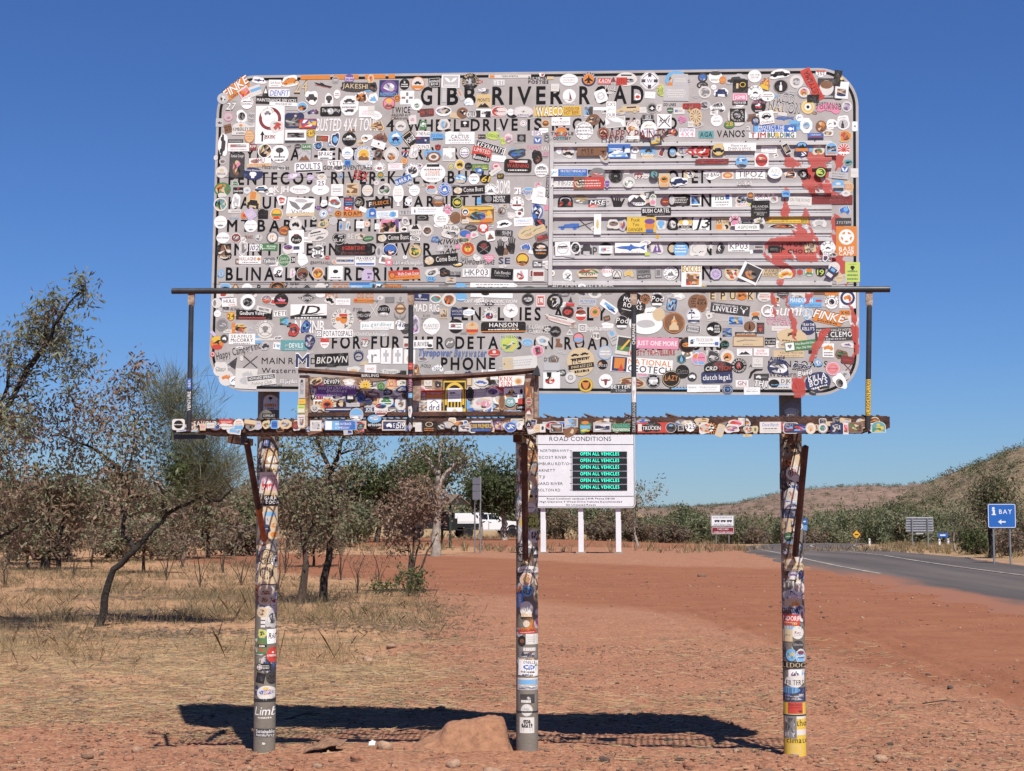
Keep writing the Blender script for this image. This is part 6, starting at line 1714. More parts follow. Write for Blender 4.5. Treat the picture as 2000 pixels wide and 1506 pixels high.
'fascia': r"""-2193 2139 84 72 0 R W C,k,.72,.75,0,0 I,W,.001 L,W,1,0
-2016 2144 154 38 0 n - T,SAVOUR,W,.8,0,bk,1.0
-2032 2122 38 44 0 r c M,xp,.7,.5,0,0,3
-1981 2132 64 38 0 r W I,k,.94 I,W,.84 L,k,2,0
-1879 2153 90 38 0 R r L,W,2,0
-1878 2125 90 38 0 q W T,Adventures,k,.3,0
-1796 2137 70 75 0 c W S,s,.8,.35,0,-.25 L,o,2,.15
-1719 2149 89 38 -8 r B S,c,.9,.7,0,.1
-1668 2130 45 62 0 q x M,vgx,.6,.7,0,0,5
-1617 2136 51 56 0 q c M,BGc,.7,.6,0,0,5
-1562 2136 48 56 0 R s I,b,.75 L,n,2,0
-1490 2138 83 62 0 o c M,gBx,.7,.6,0,0,8
-1426 2129 38 56 0 q m M,rB,.6,.6,0,0,3
-1599 2192 89 31 0 r k T,COPPERART,x,.5,0,b
-1292 2127 74 68 0 r W I,x,.9 I,W,.85 M,xg,.7,.7,0,0,9
-1130 2128 207 60 0 r s S,b,.5,.9,.2,0 S,w,.2,.9,-.38,0 T,1800_OUTBACK,w,.25,.15,b,.5,.08 T,A_TIMES_DAY,w,.22,-.25,b,.45,.05
-1001 2121 45 47 0 c d I,g,.9 I,d,.82 C,t,.4,.3,0,.1 L,x,1,-.2
-913 2150 99 95 0 c k C,s,.9,.55,0,.2 M,wsx,.6,.3,0,.25,8 T,oricom,w,.22,-.18,b,.85
-788 2126 150 64 0 r W S,n,.92,.8,0,0 E,oz,w,.25,.6,-.2,0 T,EJ,w,.4,0,,.15,.05 T,519,w,.6,0,bi,.32,.28
-1029 2195 90 89 0 c x I,s,.9 S,x,.85,.15,0,-.1 M,gdxw,.8,.3,0,-.25,8
-871 2228 90 89 0 c W M,srkn,.85,.4,0,.25,9 T,CAMBERCLUB,m,.14,-.15,b S,m,.7,.15,0,-.32
-561 2119 98 63 0 r k I,G,.001 C,c,.5,.5,0,.2 C,k,.4,.4,0,.2 L,o,2,-.3
-627 2113 47 55 0 r W L,x,3,0
-483 2116 55 46 0 q d M,Wxdk,.85,.7,0,0,9
-397 2105 51 42 0 c k M,xk,.6,.6,0,0,5
-334 2107 76 42 0 r x M,gnWB,.8,.7,0,0,9
-228 2119 131 72 0 r n S,W,.95,.15,0,.38 S,b,.9,.12,0,-.35 T,2018_PREMIERS,y,.36,0,bk,.98
-122 2123 55 59 0 q P M,yPcB,.8,.8,0,0,9
-42 2112 80 67 0 c b I,x,.95 I,b,.88 M,nwxs,.7,.5,0,0,7
17 2122 46 55 0 q W M,xw,.7,.6,0,0,4
72 2328 46 139 0 r B M,moB,.7,.8,0,0,9
74 2273 40 55 0 o c I,g,.85 I,r,.5 L,W,1,0
72 2210 42 46 0 c m E,mt,W,.8,.6,0,-.1
72 2130 48 50 0 c k I,x,.92 I,k,.85 E,tri,w,.35,.4,0,0 C,k,.1,.3,0,-.1
131 2104 54 54 0 c c I,W,.9 I,c,.8 L,o,1,0
161 2104 36 54 0 r W M,kg,.5,.5,0,0,3
247 2104 81 54 0 r W I,d,.9 M,Bkxg,.8,.7,0,0,10
334 2079 95 60 30 q B M,Bc,.6,.6,0,0,5
429 2109 77 71 0 q G C,o,.6,.3,0,.4 S,s,.8,.3,0,0 M,Gly,.8,.3,0,-.3,6
536 2108 113 60 0 r x M,wnWk,.85,.6,0,0,8 T,ROCKS,d,.3,0,b
655 2105 110 53 0 r G T,YNAMIC,t,.38,.2,bi,.95 T,ENGINEERING,w,.3,-.25,bi,.95
856 2104 201 65 0 r r S,W,.12,.7,-.42,0
844 2107 118 65 0 q k M,kdg,.7,.4,0,.2,6 T,TRUCKIN,w,.35,-.1,bo,.95
965 2103 68 65 0 c x I,d,.9 E,car,k,.6,.4,0,0 C,s,.4,.2,0,.2
1085 2105 65 59 0 s w T,925,k,.5,.05,bk,.9
1027 2100 41 41 0 r g I,x,.85 M,gd,.7,.7,0,0,6
1179 2099 94 71 0 q W M,orBxc,.8,.8,0,0,14
1216 2097 66 73 0 n - E,rays,o,1,1,0,0 M,kw,.6,.5,0,0,5
1270 2084 48 79 -20 R c M,x,.6,.6,0,0,4
1342 2096 96 55 0 q W M,cpPg,.8,.7,0,0,9
1444 2089 66 48 10 q x M,oBW,.7,.7,0,0,8
1486 2089 36 54 0 q c M,G,.4,.5,0,0,3
1579 2101 131 70 0 r W T,Dave_Blatch,b,.28,.25,i,.75 L,d,1,-.1 L,x,1,-.3
1704 2097 92 69 0 R W I,n,.9 T,KELLY_LTD,x,.2,.3,b M,rmsk,.85,.4,0,-.05,9
1767 2094 101 54 0 r n M,rPsk,.85,.6,0,0,9
1826 2094 65 72 0 c c I,W,.85 M,oc,.6,.6,0,0,6
1900 2096 65 66 0 c W I,g,.95 I,W,.85 M,tpBG,.6,.6,0,0,8
1983 2093 74 72 0 r n C,x,.6,.5,0,.1 M,dgkx,.7,.6,0,0,9
2040 2092 33 72 0 r W M,pBr,.7,.7,0,0,5
2099 2098 89 66 0 R g I,B,.92 M,cGBd,.85,.7,0,0,12
2238 2101 88 69 0 a W I,t,.92 C,y,.25,.2,0,.2 M,Gty,.8,.5,0,-.2,9
1438 2052 54 15 0 r c M,yB,.6,.6,0,0,2""",
'upright': r"""-1304 2415 79 47 20 q c M,kBcd,.85,.7,0,0,8
-1203 2412 122 47 0 R k I,x,.95 I,k,.9 T,DEV079,w,.55,.02,b,.82
-1090 2409 83 43 0 q W M,wx,.8,.6,0,0,7
-1172 2358 261 56 0 r P I,n,.001 T,SOUTH_CROYDON,w,.3,.25,b,.92 T,Bulldogs,w,.32,-.08,i,.5
-1181 2330 244 26 0 q P T,FOOTBALL,W,.5,0,b
-1316 2316 48 34 0 q k T,92,w,.6,0,b
-984 2385 95 90 0 n - E,sun,c,1,1,0,0 C,y,.58,.58,0,0 C,k,.06,.1,-.08,.08 C,k,.06,.1,.08,.08 S,m,.2,.05,0,-.12
-882 2380 56 60 0 c c I,G,.92 E,oz,c,.5,.5,0,0 E,oz,G,.42,.42,0,0
-815 2392 76 73 0 c c I,B,.95 I,c,.88 A,LIFE_MEMBER,r,.16,.75 E,ring,r,.4,.4,0,.05 L,r,1,-.15
-744 2402 69 34 5 r W M,Ggw,.6,.6,0,0,5
-744 2359 78 47 10 q n M,nbxg,.8,.6,0,0,8
-839 2343 60 47 0 q d M,bnx,.7,.5,0,0,6
-1011 2304 61 64 0 c b I,n,.9 I,b,.6 I,n,.4
-964 2288 65 56 0 q d M,nbgx,.8,.6,0,0,8
-847 2283 95 77 0 c W E,hills,G,.7,.5,0,0 S,w,.8,.06,0,-.1 M,G,.5,.3,0,.25,4
-752 2270 78 90 0 o W M,xgB,.5,.6,0,0,7
-726 2321 39 43 0 c k I,g,.7 I,k,.5
-1232 2264 96 94 0 c W I,c,.97 I,o,.75 C,r,.6,.5,0,0 E,tree,k,.5,.4,0,-.05 A,CABLE_BEACH,k,.13,.85
-1141 2266 67 71 0 c k I,m,.96 I,k,.88 E,hand,c,.6,.6,0,.1
-1313 2241 52 47 0 c W I,x,.92 M,xB,.6,.6,0,0,6
-1081 2302 61 56 0 q k S,W,.6,.5,0,.2
-1063 2263 87 26 0 r x L,m,1,0
-1158 2234 182 26 0 r n S,x,.9,.3,0,0 L,w,1,0
-959 2233 74 26 0 r n T,JOE,w,.8,0,b,.6
-912 2284 35 39 0 r o I,c,.7 T,E,o,.5,0,b
-934 2331 87 34 -8 q B M,Wxk,.7,.5,0,0,5
-1386 2368 44 129 0 r x C,d,.4,.16,0,.35 T90,SUNSET_COAST,k,.5,.0,,.6
-1385 2282 48 34 0 r y L,o,2,0
-1389 2235 48 52 0 r l S,W,.8,.4,0,-.2 L,G,1,.2
-1388 2158 48 77 0 r W S,m,.8,.06,0,.3 M,xgB,.7,.6,0,-.1,7
-653 2470 39 103 0 c B M,kBoc,.7,.7,0,0,7
-578 2399 52 38 0 r W E,wings,x,.8,.6,0,0
-513 2392 43 38 0 q d E,mt,k,.8,.8,0,0 E,mt,x,.3,.4,0,-.1
-539 2354 107 26 0 n - T,TOURSCAPE,m,.6,0,b,.8
-534 2328 125 55 0 r o S,r,.95,.5,0,.2 T,IT'S_NEW_DAY,W,.2,.1,b,.8
-538 2256 90 85 0 r w T,drd,n,.45,-.15,b,.75 E,roof,n,.6,.3,0,.28
-406 2278 154 289 0 r k I,y,.93 I,k,.86 E,archy,y,.8,.5,0,.18 E,bars,y,.6,.14,0,-.05 S,y,.1,.3,.4,-.3
-406 2321 88 87 0 r w S,d,.4,.1,-.15,.15 L,x,2,-.1 T,At_Tilt,x,.2,0,i
-405 2193 101 98 0 r w E,diamond,c,.8,.85,0,0 E,diamond,w,.5,.5,0,0 T,Renegade,d,.22,0,bi,.85
-534 2187 163 68 0 r c T,PROJECT_ADVENTURE,m,.18,0,b,.8 L,p,1,.3
-620 2179 95 51 40 r W S,x,.9,.2,0,-.3
-235 2402 92 51 -5 c W E,car,b,.8,.5,0,0
-152 2429 49 21 0 r w L,b,1,.1
-39 2405 162 72 0 r w T,KNX,r,.4,.22,b,.5,-.22 T,SUN,r,.4,-.24,b,.45,-.22 E,sun,c,.36,.75,.26,0 C,o,.17,.36,.26,0
-162 2334 85 68 0 q W M,PkdgP,.8,.6,0,.1,10 L,d,1,-.35
-243 2309 77 94 0 r x L,W,3,.2
-222 2266 137 85 0 q W M,xpdcW,.85,.8,0,0,18
-307 2326 47 94 0 c k I,d,.8 I,k,.6
-41 2316 98 93 0 r w E,mt,k,.6,.35,0,.25 E,sun,y,.25,.3,0,.3 M,Bonx,.8,.3,0,0,8
-49 2276 68 64 0 c t I,W,.93 I,t,.87 I,W,.62 I,t,.57 T,GB,w,.3,0,b
21 2341 34 51 0 r w M,nk,.6,.7,0,0,4
-102 2274 43 110 0 c B I,c,.9 I,B,.84
21 2277 42 34 0 r r L,m,1,0
17 2239 55 30 0 r k T,CAMPO,w,.4,0,b
-26 2184 123 80 0 q s I,w,.96 I,s,.92 T,Starlight,w,.2,.2,i,.7 L,w,1,-.1 M,k,.25,.15,0,.3,2
-320 2258 26 51 0 R s L,t,1,0
-312 2407 26 47 0 r c L,W,1,0""",
'post1': r"""-1721 2057 70 92 0 c g I,d,.95 I,g,.9 M,k,.3,.4,0,.2,3
-1751 1957 102 115 0 c c I,B,.95 I,c,.88 C,w,.6,.4,.1,-.2
-1742 1858 86 84 0 r W C,y,.9,.6,0,0 E,car,k,.7,.5,0,0
-1757 1774 133 145 0 r W S,s,.4,.3,-.3,.1 M,rpxw,.8,.8,0,0,14 S,r,.1,.6,.15,-.1 S,r,.7,.1,0,-.1
-1752 1698 94 46 0 r c L,B,1,0
-1736 1656 117 69 0 r k T,GARAGE,w,.3,.2,b,.85 T,DOORS,w,.3,-.2,b,.7
-1750 1572 93 91 0 r c S,s,.8,.35,0,-.1
-1730 1484 70 106 0 r c M,Bo,.5,.3,0,0,4
-1777 1515 55 76 0 q x M,kx,.6,.6,0,0,4
-1729 1424 62 68 0 r c C,o,.6,.5,0,0 M,ko,.4,.3,0,0,2
-1772 1462 47 68 0 q n L,x,1,0
-1712 1348 70 91 0 c g M,gd,.5,.5,0,0,4
-1772 1272 93 106 0 c d I,c,.9 M,Bkcy,.8,.7,0,-.1,10
-1715 1246 62 91 0 c k I,w,.9 I,k,.6 M,xw,.5,.4,0,0,3 A,ROAD_KILL,k,.15,.8
-1770 1155 115 132 0 r c C,d,.75,.65,0,.05 C,c,.55,.5,0,.05 M,c,.3,.3,0,.05,3
-1698 1136 35 76 0 a W I,k,.85 I,W,.6
-1772 1045 105 75 0 a W I,c,.9 M,rok,.5,.3,0,-.15,5 L,k,1,-.3
-1781 982 85 68 0 c c M,kB,.6,.5,0,0,5
-1715 959 50 75 0 c W C,m,.8,.35,0,.2 L,g,1,-.2
-1796 899 74 75 0 c c M,xB,.6,.6,0,0,5
-1729 858 77 135 -10 q x E,wave,W,.9,.5,0,0 M,Wgd,.7,.6,0,0,6
-1787 831 31 68 0 r W S,d,1,.1,0,.2 S,d,1,.1,0,-.2
-1792 756 66 56 0 q c I,l,.9 M,ykG,.6,.6,0,0,6
-1725 737 70 98 3 r w T,Riff,k,.35,.05,bi,.75 E,crossx,k,.7,.6,0,0
-1793 673 66 105 0 r G M,rGr,.9,.8,0,0,10 S,k,1,.18,0,0 L,w,1,0
-1726 614 73 105 0 c r T,KIMBERLEY,w,.13,-.05,b,.85 C,w,.15,.1,0,.15
-1788 579 50 26 0 n - T,PINE,W,.8,0,b
-1778 531 104 49 0 R k C,W,.35,.85,-.3,0 C,r,.15,.5,-.3,0 L,W,3,.02
-1800 459 62 67 -12 r k M,nd,.7,.6,0,0,4
-1728 460 66 82 0 c k I,d,.9 M,dk,.7,.6,0,0,6
-1827 377 31 67 0 c n L,x,1,0
-1762 359 127 97 3 c W M,rosPb,.8,.4,0,.05,14 M,y,.3,.2,0,.3,3
-1771 228 147 112 0 n - T,Limb,w,.5,.1,i,.95 L,W,1,-.3
-1770 94 127 56 -2 r d T,Sustainable,w,.4,.18,b,.92 T,Australia_Party,w,.32,-.25,b,.9
-1773 23 23 15 0 q W L,W,1,0""",
'post2': r"""-29 1978 42 75 0 c d C,o,.7,.4,0,-.1 L,x,1,.2
25 1951 68 83 0 c B M,cBk,.7,.6,0,0,6
-24 1891 42 90 0 R W I,d,.85 M,gk,.6,.7,0,0,4
59 1865 57 90 0 c d I,x,.92 I,g,.82 E,mt,o,.5,.4,0,0
-20 1775 38 113 0 r d T90,DESERT,r,.6,0,b
40 1793 42 60 0 c c M,x,.5,.5,0,0,4
70 1786 23 83 0 c c M,p,.5,.5,0,0,3
-20 1696 75 68 0 c g M,cx,.7,.6,0,0,5
48 1681 64 82 0 r c S,s,.8,.15,0,.35 C,k,.35,.25,-.25,0 C,k,.35,.25,.25,0
70 1681 30 97 0 c W I,g,.9 I,W,.7
29 1606 60 67 0 c W L,d,1,0
48 1509 83 120 0 c l I,k,.94 I,l,.88 T,GO,k,.4,.1,b T,SURF,k,.16,-.25,b
-9 1606 45 67 0 c c M,xB,.6,.5,0,0,4
47 1419 60 97 0 q W M,xgk,.6,.6,0,0,7
70 1419 30 75 0 q k M,xk,.6,.6,0,0,4
-2 1400 34 75 0 c c M,xp,.5,.6,0,0,4
-5 1307 30 37 0 c W L,x,1,0
-35 1509 30 75 0 q c M,ty,.6,.6,0,0,4
62 1304 60 67 0 R k I,g,.9 I,k,.84 E,tri,W,.6,.5,0,.1
-5 1218 71 71 0 c k I,c,.88 E,mt,g,.8,.5,0,0 S,k,.8,.1,0,-.1
13 1195 135 45 0 a W T,ABN_DUST,k,.3,-.1,b
-2 1169 53 19 0 R k T,SGT,y,.6,0,b
2 1128 86 93 0 c W I,c,.92 I,r,.75 I,c,.6 I,m,.48 I,c,.35 C,y,.2,.2,0,0 C,G,.1,.1,0,0
70 1121 34 74 0 c c M,Bpk,.6,.5,0,0,5
8 1050 71 71 0 c s M,Gnks,.8,.7,0,0,10
69 1017 45 82 0 c c M,gG,.5,.5,0,0,6
-39 988 45 104 0 R b I,s,.8 I,b,.7 T90,OZ4WD,w,.35,0,b
2 932 83 104 0 c W C,d,.4,.32,0,0 E,hills,c,.8,.3,0,-.35
69 910 22 44 0 c W L,x,1,0
11 868 90 19 0 n - T,DARWIN,d,.8,0,b
2 834 45 48 0 c c I,W,.8 L,o,1,0
68 836 31 67 0 c W I,p,.8 C,m,.5,.4,0,-.2
6 788 116 38 3 r r S,o,.9,.4,0,.25 T,WICKED_CREEK,k,.38,.15,bi,.9 L,W,1,-.25
-28 721 56 70 0 c k C,B,.5,.4,0,0 C,m,.2,.15,0,0
35 733 75 70 0 r W S,g,.03,.8,.2,0 L,x,3,0
9 644 109 74 0 r g S,W,.7,.3,.1,.3 M,dxBn,.85,.5,0,-.15,12
11 544 123 103 -3 r w T,O'NEILLS,n,.18,.35,b,.6,.05 C,b,.6,.32,.05,.05 C,w,.4,.15,.05,.05 C,b,.15,.2,.1,.05 L,n,2,-.35 E,palm,G,.15,.5,.4,.1
10 438 138 81 0 r x S,s,.95,.35,0,.15 M,nwgx,.95,.35,0,-.25,16 S,W,1,.1,0,.42
7 342 93 59 0 r d S,W,.7,.3,-.1,-.3 M,gxW,.3,.5,.1,0,4
3 267 78 81 0 c W I,x,.95 I,W,.9 T,Milk,g,.2,.05,i L,g,1,-.1
4 168 95 103 0 r W E,carf,d,.85,.75,0,0""",
'post3': r"""1742 2035 73 67 0 q d M,cWk,.7,.6,0,0,5
1727 1983 66 82 0 c g M,kg,.6,.6,0,0,4
1769 1831 95 96 0 c x I,W,.9 M,mork,.7,.7,0,0,8
1779 1798 44 44 0 c W L,x,1,0
1760 1768 66 33 15 n - T,King,w,.9,0,b
1756 1687 88 96 0 c W I,x,.92 M,oBcx,.6,.6,0,0,9
1751 1628 80 59 0 r x M,sbW,.8,.7,0,0,8
1710 1820 37 89 0 q d M,gBn,.7,.7,0,0,6
1743 1562 95 59 0 r n M,ndg,.8,.7,0,0,6
1720 1473 58 125 0 r c M,xBc,.8,.7,0,0,9
1793 1518 36 59 0 r c L,x,2,0
1737 1415 58 59 0 c k I,G,.85 L,W,1,0
1773 1407 44 73 0 a g C,k,.6,.5,0,0 T,M,W,.3,0,b
1714 1319 44 66 0 q d M,vdx,.7,.6,0,0,7
1812 1312 29 73 0 c d I,g,.8 I,d,.7
1774 1220 116 59 0 a c T,NORTHERN,k,.3,.0,bk,.85 L,B,1,-.3
1760 1165 62 62 0 c W E,oz,P,.7,.4,0,0
1810 1166 36 59 0 q n M,nP,.6,.6,0,0,4
1744 1114 109 66 0 n - T,ifu,W,.9,0,bk,.8
1794 1078 76 95 0 c W M,xBnc,.7,.7,0,0,14
1782 1018 102 22 0 R w T,UNIFILTER,r,.75,0,bi,.95
1760 987 109 44 0 r c E,mt,o,.6,.9,.1,-.1
1761 932 145 36 0 n - T,OUTDAKH,k,.95,0,bk,1.0
1744 873 109 73 -3 r r T,NDORF,w,.4,.12,b,.9 S,y,.25,.15,.2,-.35 L,c,1,-.25
1813 903 36 87 0 q W M,mr,.5,.6,0,0,4
1783 790 80 87 0 c W T,Ray,m,.2,0,bi L,x,1,-.2
1721 771 58 80 0 r c E,wave,g,.8,.4,0,0
1784 706 72 65 0 c k I,d,.9 T,Chasing,x,.2,.1,i
1697 662 29 109 0 c g I,d,.85
1741 644 65 80 0 c s M,ycsG,.8,.6,0,0,10
1801 634 65 102 0 c W I,s,.9 C,m,.6,.25,0,.25 L,n,1,-.05
1758 579 138 43 0 r k T,LEDOC,c,.7,0,b,1.0
1763 521 83 54 0 r w E,mt,n,.85,.6,0,.1 L,r,1,-.2
1763 474 130 80 0 q W T,FILTERS,k,.4,-.1,bk,.85
1759 391 141 87 0 r n C,s,.9,.5,-.2,.3 M,gxdb,.9,.5,0,-.2,16
1759 157 144 360 0 r y S,W,.98,.08,0,.25 S,W,.98,.1,0,-.03 T,the,k,.11,.14,bk,.45,.28 T,climate,k,.1,-.17,b,.95,.1
1730 178 76 144 0 r g M,xgdW,.9,.9,0,0,24
1762 302 94 72 0 r r T,Peak_Finders,k,.2,.3,,.8 L,m,1,.05 M,mk,.3,.2,.3,-.3,2
1763 34 58 57 0 r c I,y,.8""",
'posttop1': r"""-1757 2325 95 103 0 a W S,o,.95,.2,0,-.2 E,tree,k,.3,.3,0,.2 L,d,1,-.4""",
'posttop3': r"""1766 2249 121 110 0 c g I,x,.001 M,Wcx,.85,.5,0,-.1,12
1838 2233 13 32 0 r W L,W,1,0""",
'rail1': r"""-2116 2400 24 69 0 r b T90,OZ4,w,.6,0,b
-2118 2288 26 144 0 n - T90,VENTURE,w,.8,0,bk""",
'rail4': r"""2178 2283 28 223 0 r y T90,FLAGGAN_PLUGS,k,.75,0,b,.96""",
'rail2': r"""-681 2502 30 43 0 r r L,W,1,0
-680 2396 30 119 0 r d T90,WANKER,p,.7,0,bo,.95
-680 2315 26 30 0 r s L,W,1,0
-680 2213 28 72 0 q W M,xg,.5,.6,0,0,4
-681 2116 30 59 0 d x I,P,.7 I,x,.5""",
'rail3': r"""738 2692 26 139 0 r d T90,CHURMANE,w,.7,0,b,.95
735 2341 27 159 0 r W M,xvw,.7,.7,0,0,9
734 2166 26 190 0 r d T90,TRAVELS_AROUND,x,.7,0,bk,.95"""}

# small faded stickers and residue underneath the ones that can be made out
fr = random.Random(5)
def filler(surf, x, z, w, h, tail):
    STICKERS[surf] = '%d %d %d %d %d %s\n' % (x * 1000, z * 1000, w * 1000, h * 1000, fr.choice((0, 0, 0, -8, 6, 15)), tail) + STICKERS[surf]
k = 0
while k < 300:
    x, z = fr.uniform(-2.08, 2.13), fr.uniform(2.45, 4.48); w = fr.uniform(.028, .085); h = w * fr.uniform(.35, 1)
    if any(z0 - h / 2 < z < z1 + h / 2 and x0 - .04 < x < x1 + .04 for _, x0, x1, z0, z1, _b in LETTERS) and fr.random() < .985: continue
    s_, t_ = to_pan(x, z)
    if sl - .02 < s_ < sr2 and tt[5][1] - .03 < t_ < tt[0][0] + .03 and not any(b + .012 < t_ < a - .012 for a, b in tt): continue
    sh_ = fr.choice('rrRcccqqqn'); col_ = fr.choice('xxxxxWWWwwwwgdkcsB')
    el = fr.choice(['L,g,2,0', 'L,x,1,0', 'L,d,2,0', 'M,xWg,.7,.6,0,0,4', 'M,gdx,.8,.7,0,0,6', 'M,Bcg,.7,.6,0,0,5', 'M,%s%s%s,.8,.7,0,0,6' % (fr.choice('rbogpty'), fr.choice('wxk'), fr.choice('dgn'))])
    if sh_ == 'n': col_ = '-'; el = 'L,%s,%d,0' % (fr.choice('ddgWw'), fr.choice((1, 2, 3)))
    filler('main', x, z, w, h, '%s %s %s' % (sh_, col_, el)); k += 1
PAL = ('cxB', 'gdk', 'Wxc', 'nbx', 'Bok', 'xgs', 'pmr')
for i in range(3):
    for j in range(46):
        z = fr.uniform(1.2, 2.1) if j < 36 else fr.uniform(.5, 1.2)
        filler('post%d' % (i + 1), POSTX[i] + fr.uniform(-.052, .052), z, fr.uniform(.05, .12), fr.uniform(.05, .14), '%s %s M,%s,.8,.8,0,0,%d' % (fr.choice('rcccqqR'), fr.choice('cccWWxgdkB'), fr.choice(PAL[:6]), fr.randint(3, 9)))
for j in range(80): filler('upright', fr.uniform(-1.3241, 0.0138), fr.uniform(2.2238, 2.4111), fr.uniform(.06, .15), fr.uniform(.04, .10), '%s %s M,%s,.85,.8,0,0,%d' % (fr.choice('rrcqqR'), fr.choice('WWxxcwgd'), fr.choice(PAL), fr.randint(3, 9)))
for j in range(90): filler('fascia', fr.uniform(-2.1886, 2.2774), fr.uniform(2.0961, 2.1446), fr.uniform(.04, .105), fr.uniform(.033, .065), '%s %s M,%s,.85,.8,0,0,%d' % (fr.choice('rrcqqR'), fr.choice('WWxccgdB'), fr.choice(PAL), fr.randint(3, 8)))

# --- posts
post_parts = []
POSTZ = [(-.4, 4.35), (-.4, 4.35), (-.4, 4.35)]
for i, x in enumerate(POSTX):
    mb = MB(); lean = (.0, .0, .0)[i]
    mb.tube([(x, 0, -.4), (x, 0, 1.2), (x, 0, 2.4), (x, 0, 4.35)], PR, 28)
    p = mb.build('post', STEEL, sign, smooth=False)
    for f_ in p.data.polygons: f_.use_smooth = len(f_.vertices) == 4
    # worn collars and a weld seam
    mb = MB()
    for z in ((.30, .02), (.62, .008)) if i == 0 else ((.25, .01),):
        mb.tube([(x, 0, z[0]), (x, 0, z[0] + z[1])], PR + .0015, 28)
    mb.build('post_band', DARKST, p)
    post_parts.append(p)

# --- platform with grating, fascia, handrail, brackets
zT, zB = 2.1695, 2.0869
xl, xr = -2.2222, 2.2942
xr2 = 2.2248
mb = MB()
mb.box(xl, xr, FASC, FASC + .006, zB, zT)
mb.box(xl + .01, xr - .01, FASC + .006, FASC + .05, zB, zB + .006)
fascia = mb.build('platform_fascia', RUST, sign)
mb = MB()
x = xl + .12; k = 0
while x < xr - .02:
    mb.box(x - .0025, x + .0025, FASC + .008, -.09, zB + .001, zB + .026)
    x += .0445; k += 1
for y in (-.58, -.46, -.34, -.22, -.12): mb.box(xl + .1, xr2, y - .003, y + .003, zB + .004, zB + .010)
grating = mb.build('platform_grating', RUST, sign)
mb = MB(); mb.box(xl + .12, xr2, -.09, -.082, zB + .003, zB + .03); mb.build('platform_back_angle', RUST, sign)
# row of grating teeth along the top of the fascia
mb = MB(); x = xl + .09; q = 0
while x < xr - .03:
    hgt = .007 + .006 * float(vnoise(np.array(q * 3.7), np.array(1.3), 4))
    mb.add([(x, FASC + .008, zT - .002), (x + .034, FASC + .008, zT - .002), (x + .004, FASC + .008, zT + hgt), (x, FASC + .03, zT - .002), (x + .034, FASC + .03, zT - .002), (x + .004, FASC + .03, zT + hgt)],
           [(0, 1, 2), (5, 4, 3), (0, 2, 5, 3), (1, 4, 5, 2), (0, 3, 4, 1)])
    x += .0445; q += 1
mb.build('grating_teeth', RUST, sign)
# end caps
mb = MB(); mb.box(xl - .012, xl, FASC + .002, FASC + .12, zB + .002, zT - .004); mb.box(xl - .01, xl + .2, FASC + .02, FASC + .026, zB - .04, zB - .012); mb.build('platform_end_plate', DARKST, sign)
mb = MB(); mb.box(xr, xr + .016, FASC + .002, FASC + .10, zB + .01, zT - .004); mb.build('platform_end_plate', RUST, sign)
# tilted flaps standing on the platform
for xa in (1066, 1144, 1222, 1301):
    k = (xa - 1066) / 78.3
    x0 = 0.1487 + k * 0.261
    mb = MB(); zz = 2.2047
    mb.prism([(x0, zz), (x0 + .145, zz - .045), (x0 + .147, zz - .040), (x0 + .002, zz + .006)], 'y', -.52, -.30)
    mb.box(x0 + .02, x0 + .03, -.45, -.44, zz - .06, zz - .008)
    mb.box(x0 + .07, x0 + .08, -.45, -.44, zz - .06, zz - .022)
    mb.build('hinged_flap', BACKM, sign)
# handrail
hz0, hz1 = 3.0062, 2.9551
hx0, hx1 = -2.2486, 2.3231
mb = MB(); mb.tube([(hx0, FASC - .02, hz0), ((hx0 + hx1) / 2, FASC - .02, (hz0 + hz1) / 2), (hx1, FASC - .02, hz1)], .0195, 16)
mb.build('handrail', DARKST, sign, smooth=True)
STX = []
for pa, pb in ((374.5, 369.5), (803, 801.5), (1237.5, 1238), (1697, 1694.5)):
    pass
for (xa, za, xb, zb) in ((-2.1201, 2.9841, -2.1221, 2.1097), (-0.6810, 2.9648, -0.6813, 2.1026), (0.7379, 2.9457, 0.7341, 2.0956), (2.1960, 2.9262, 2.1729, 2.0884)):
    mb = MB()
    mb.tube([(xb, FASC - .016, zb), (xa, FASC - .016, za - .07)], .0165, 14)
    st = mb.build('stanchion', DARKST, sign, smooth=True)
    mb = MB()
    mb.prism([(xa - .016, za - .08), (xa + .016, za - .08), (xa + .021, za - .05), (xa + .021, za + .01), (xa - .021, za + .01), (xa - .021, za - .05)], 'y', FASC - .026, FASC - .008)
    mb.build('flattened_end', RUSTP, st)
    STX.append((xa, za, xb, zb))
# brackets: arm from post to fascia and a knee brace
for i, x in enumerate(POSTX):
    mb = MB(); ox = (-.09, 0, .02)[i]
    mb.box(x - .045 + ox, x + .005 + ox, FASC + .18, -PR - .002, zB - .06, zB - .014); mb.build('bracket_arm', RUST, sign)
    if i == 0: A, B = (-1.7555, -.66, 2.0245), (-1.7787, -.10, 1.3821)
    elif i == 1: A, B = (0.0354, -.60, 2.0067), (-0.0024, -.105, 1.2635)
    else: A, B = (1.8008, -.62, 1.9860), (1.7722, -.10, 1.2924)
    A, B = Vector(A), Vector(B)
    mb = MB(); M_ = A.lerp(B, .66)
    mb.tube([A, M_], .021, 4); b_ = mb.build('knee_brace', RUST, sign)
    mb = MB(); mb.tube([M_, B], .0205, 4); mb.build('brace_lower_length', RUST2 if i == 0 else RUST, b_)
mb = MB(); xk = -1.7827; zk = 2.0444; mb.box(xk - .012, xk + .012, -.66, -.60, zk - .03, zk + .05); mb.build('bracket_lug', DARKST, sign)

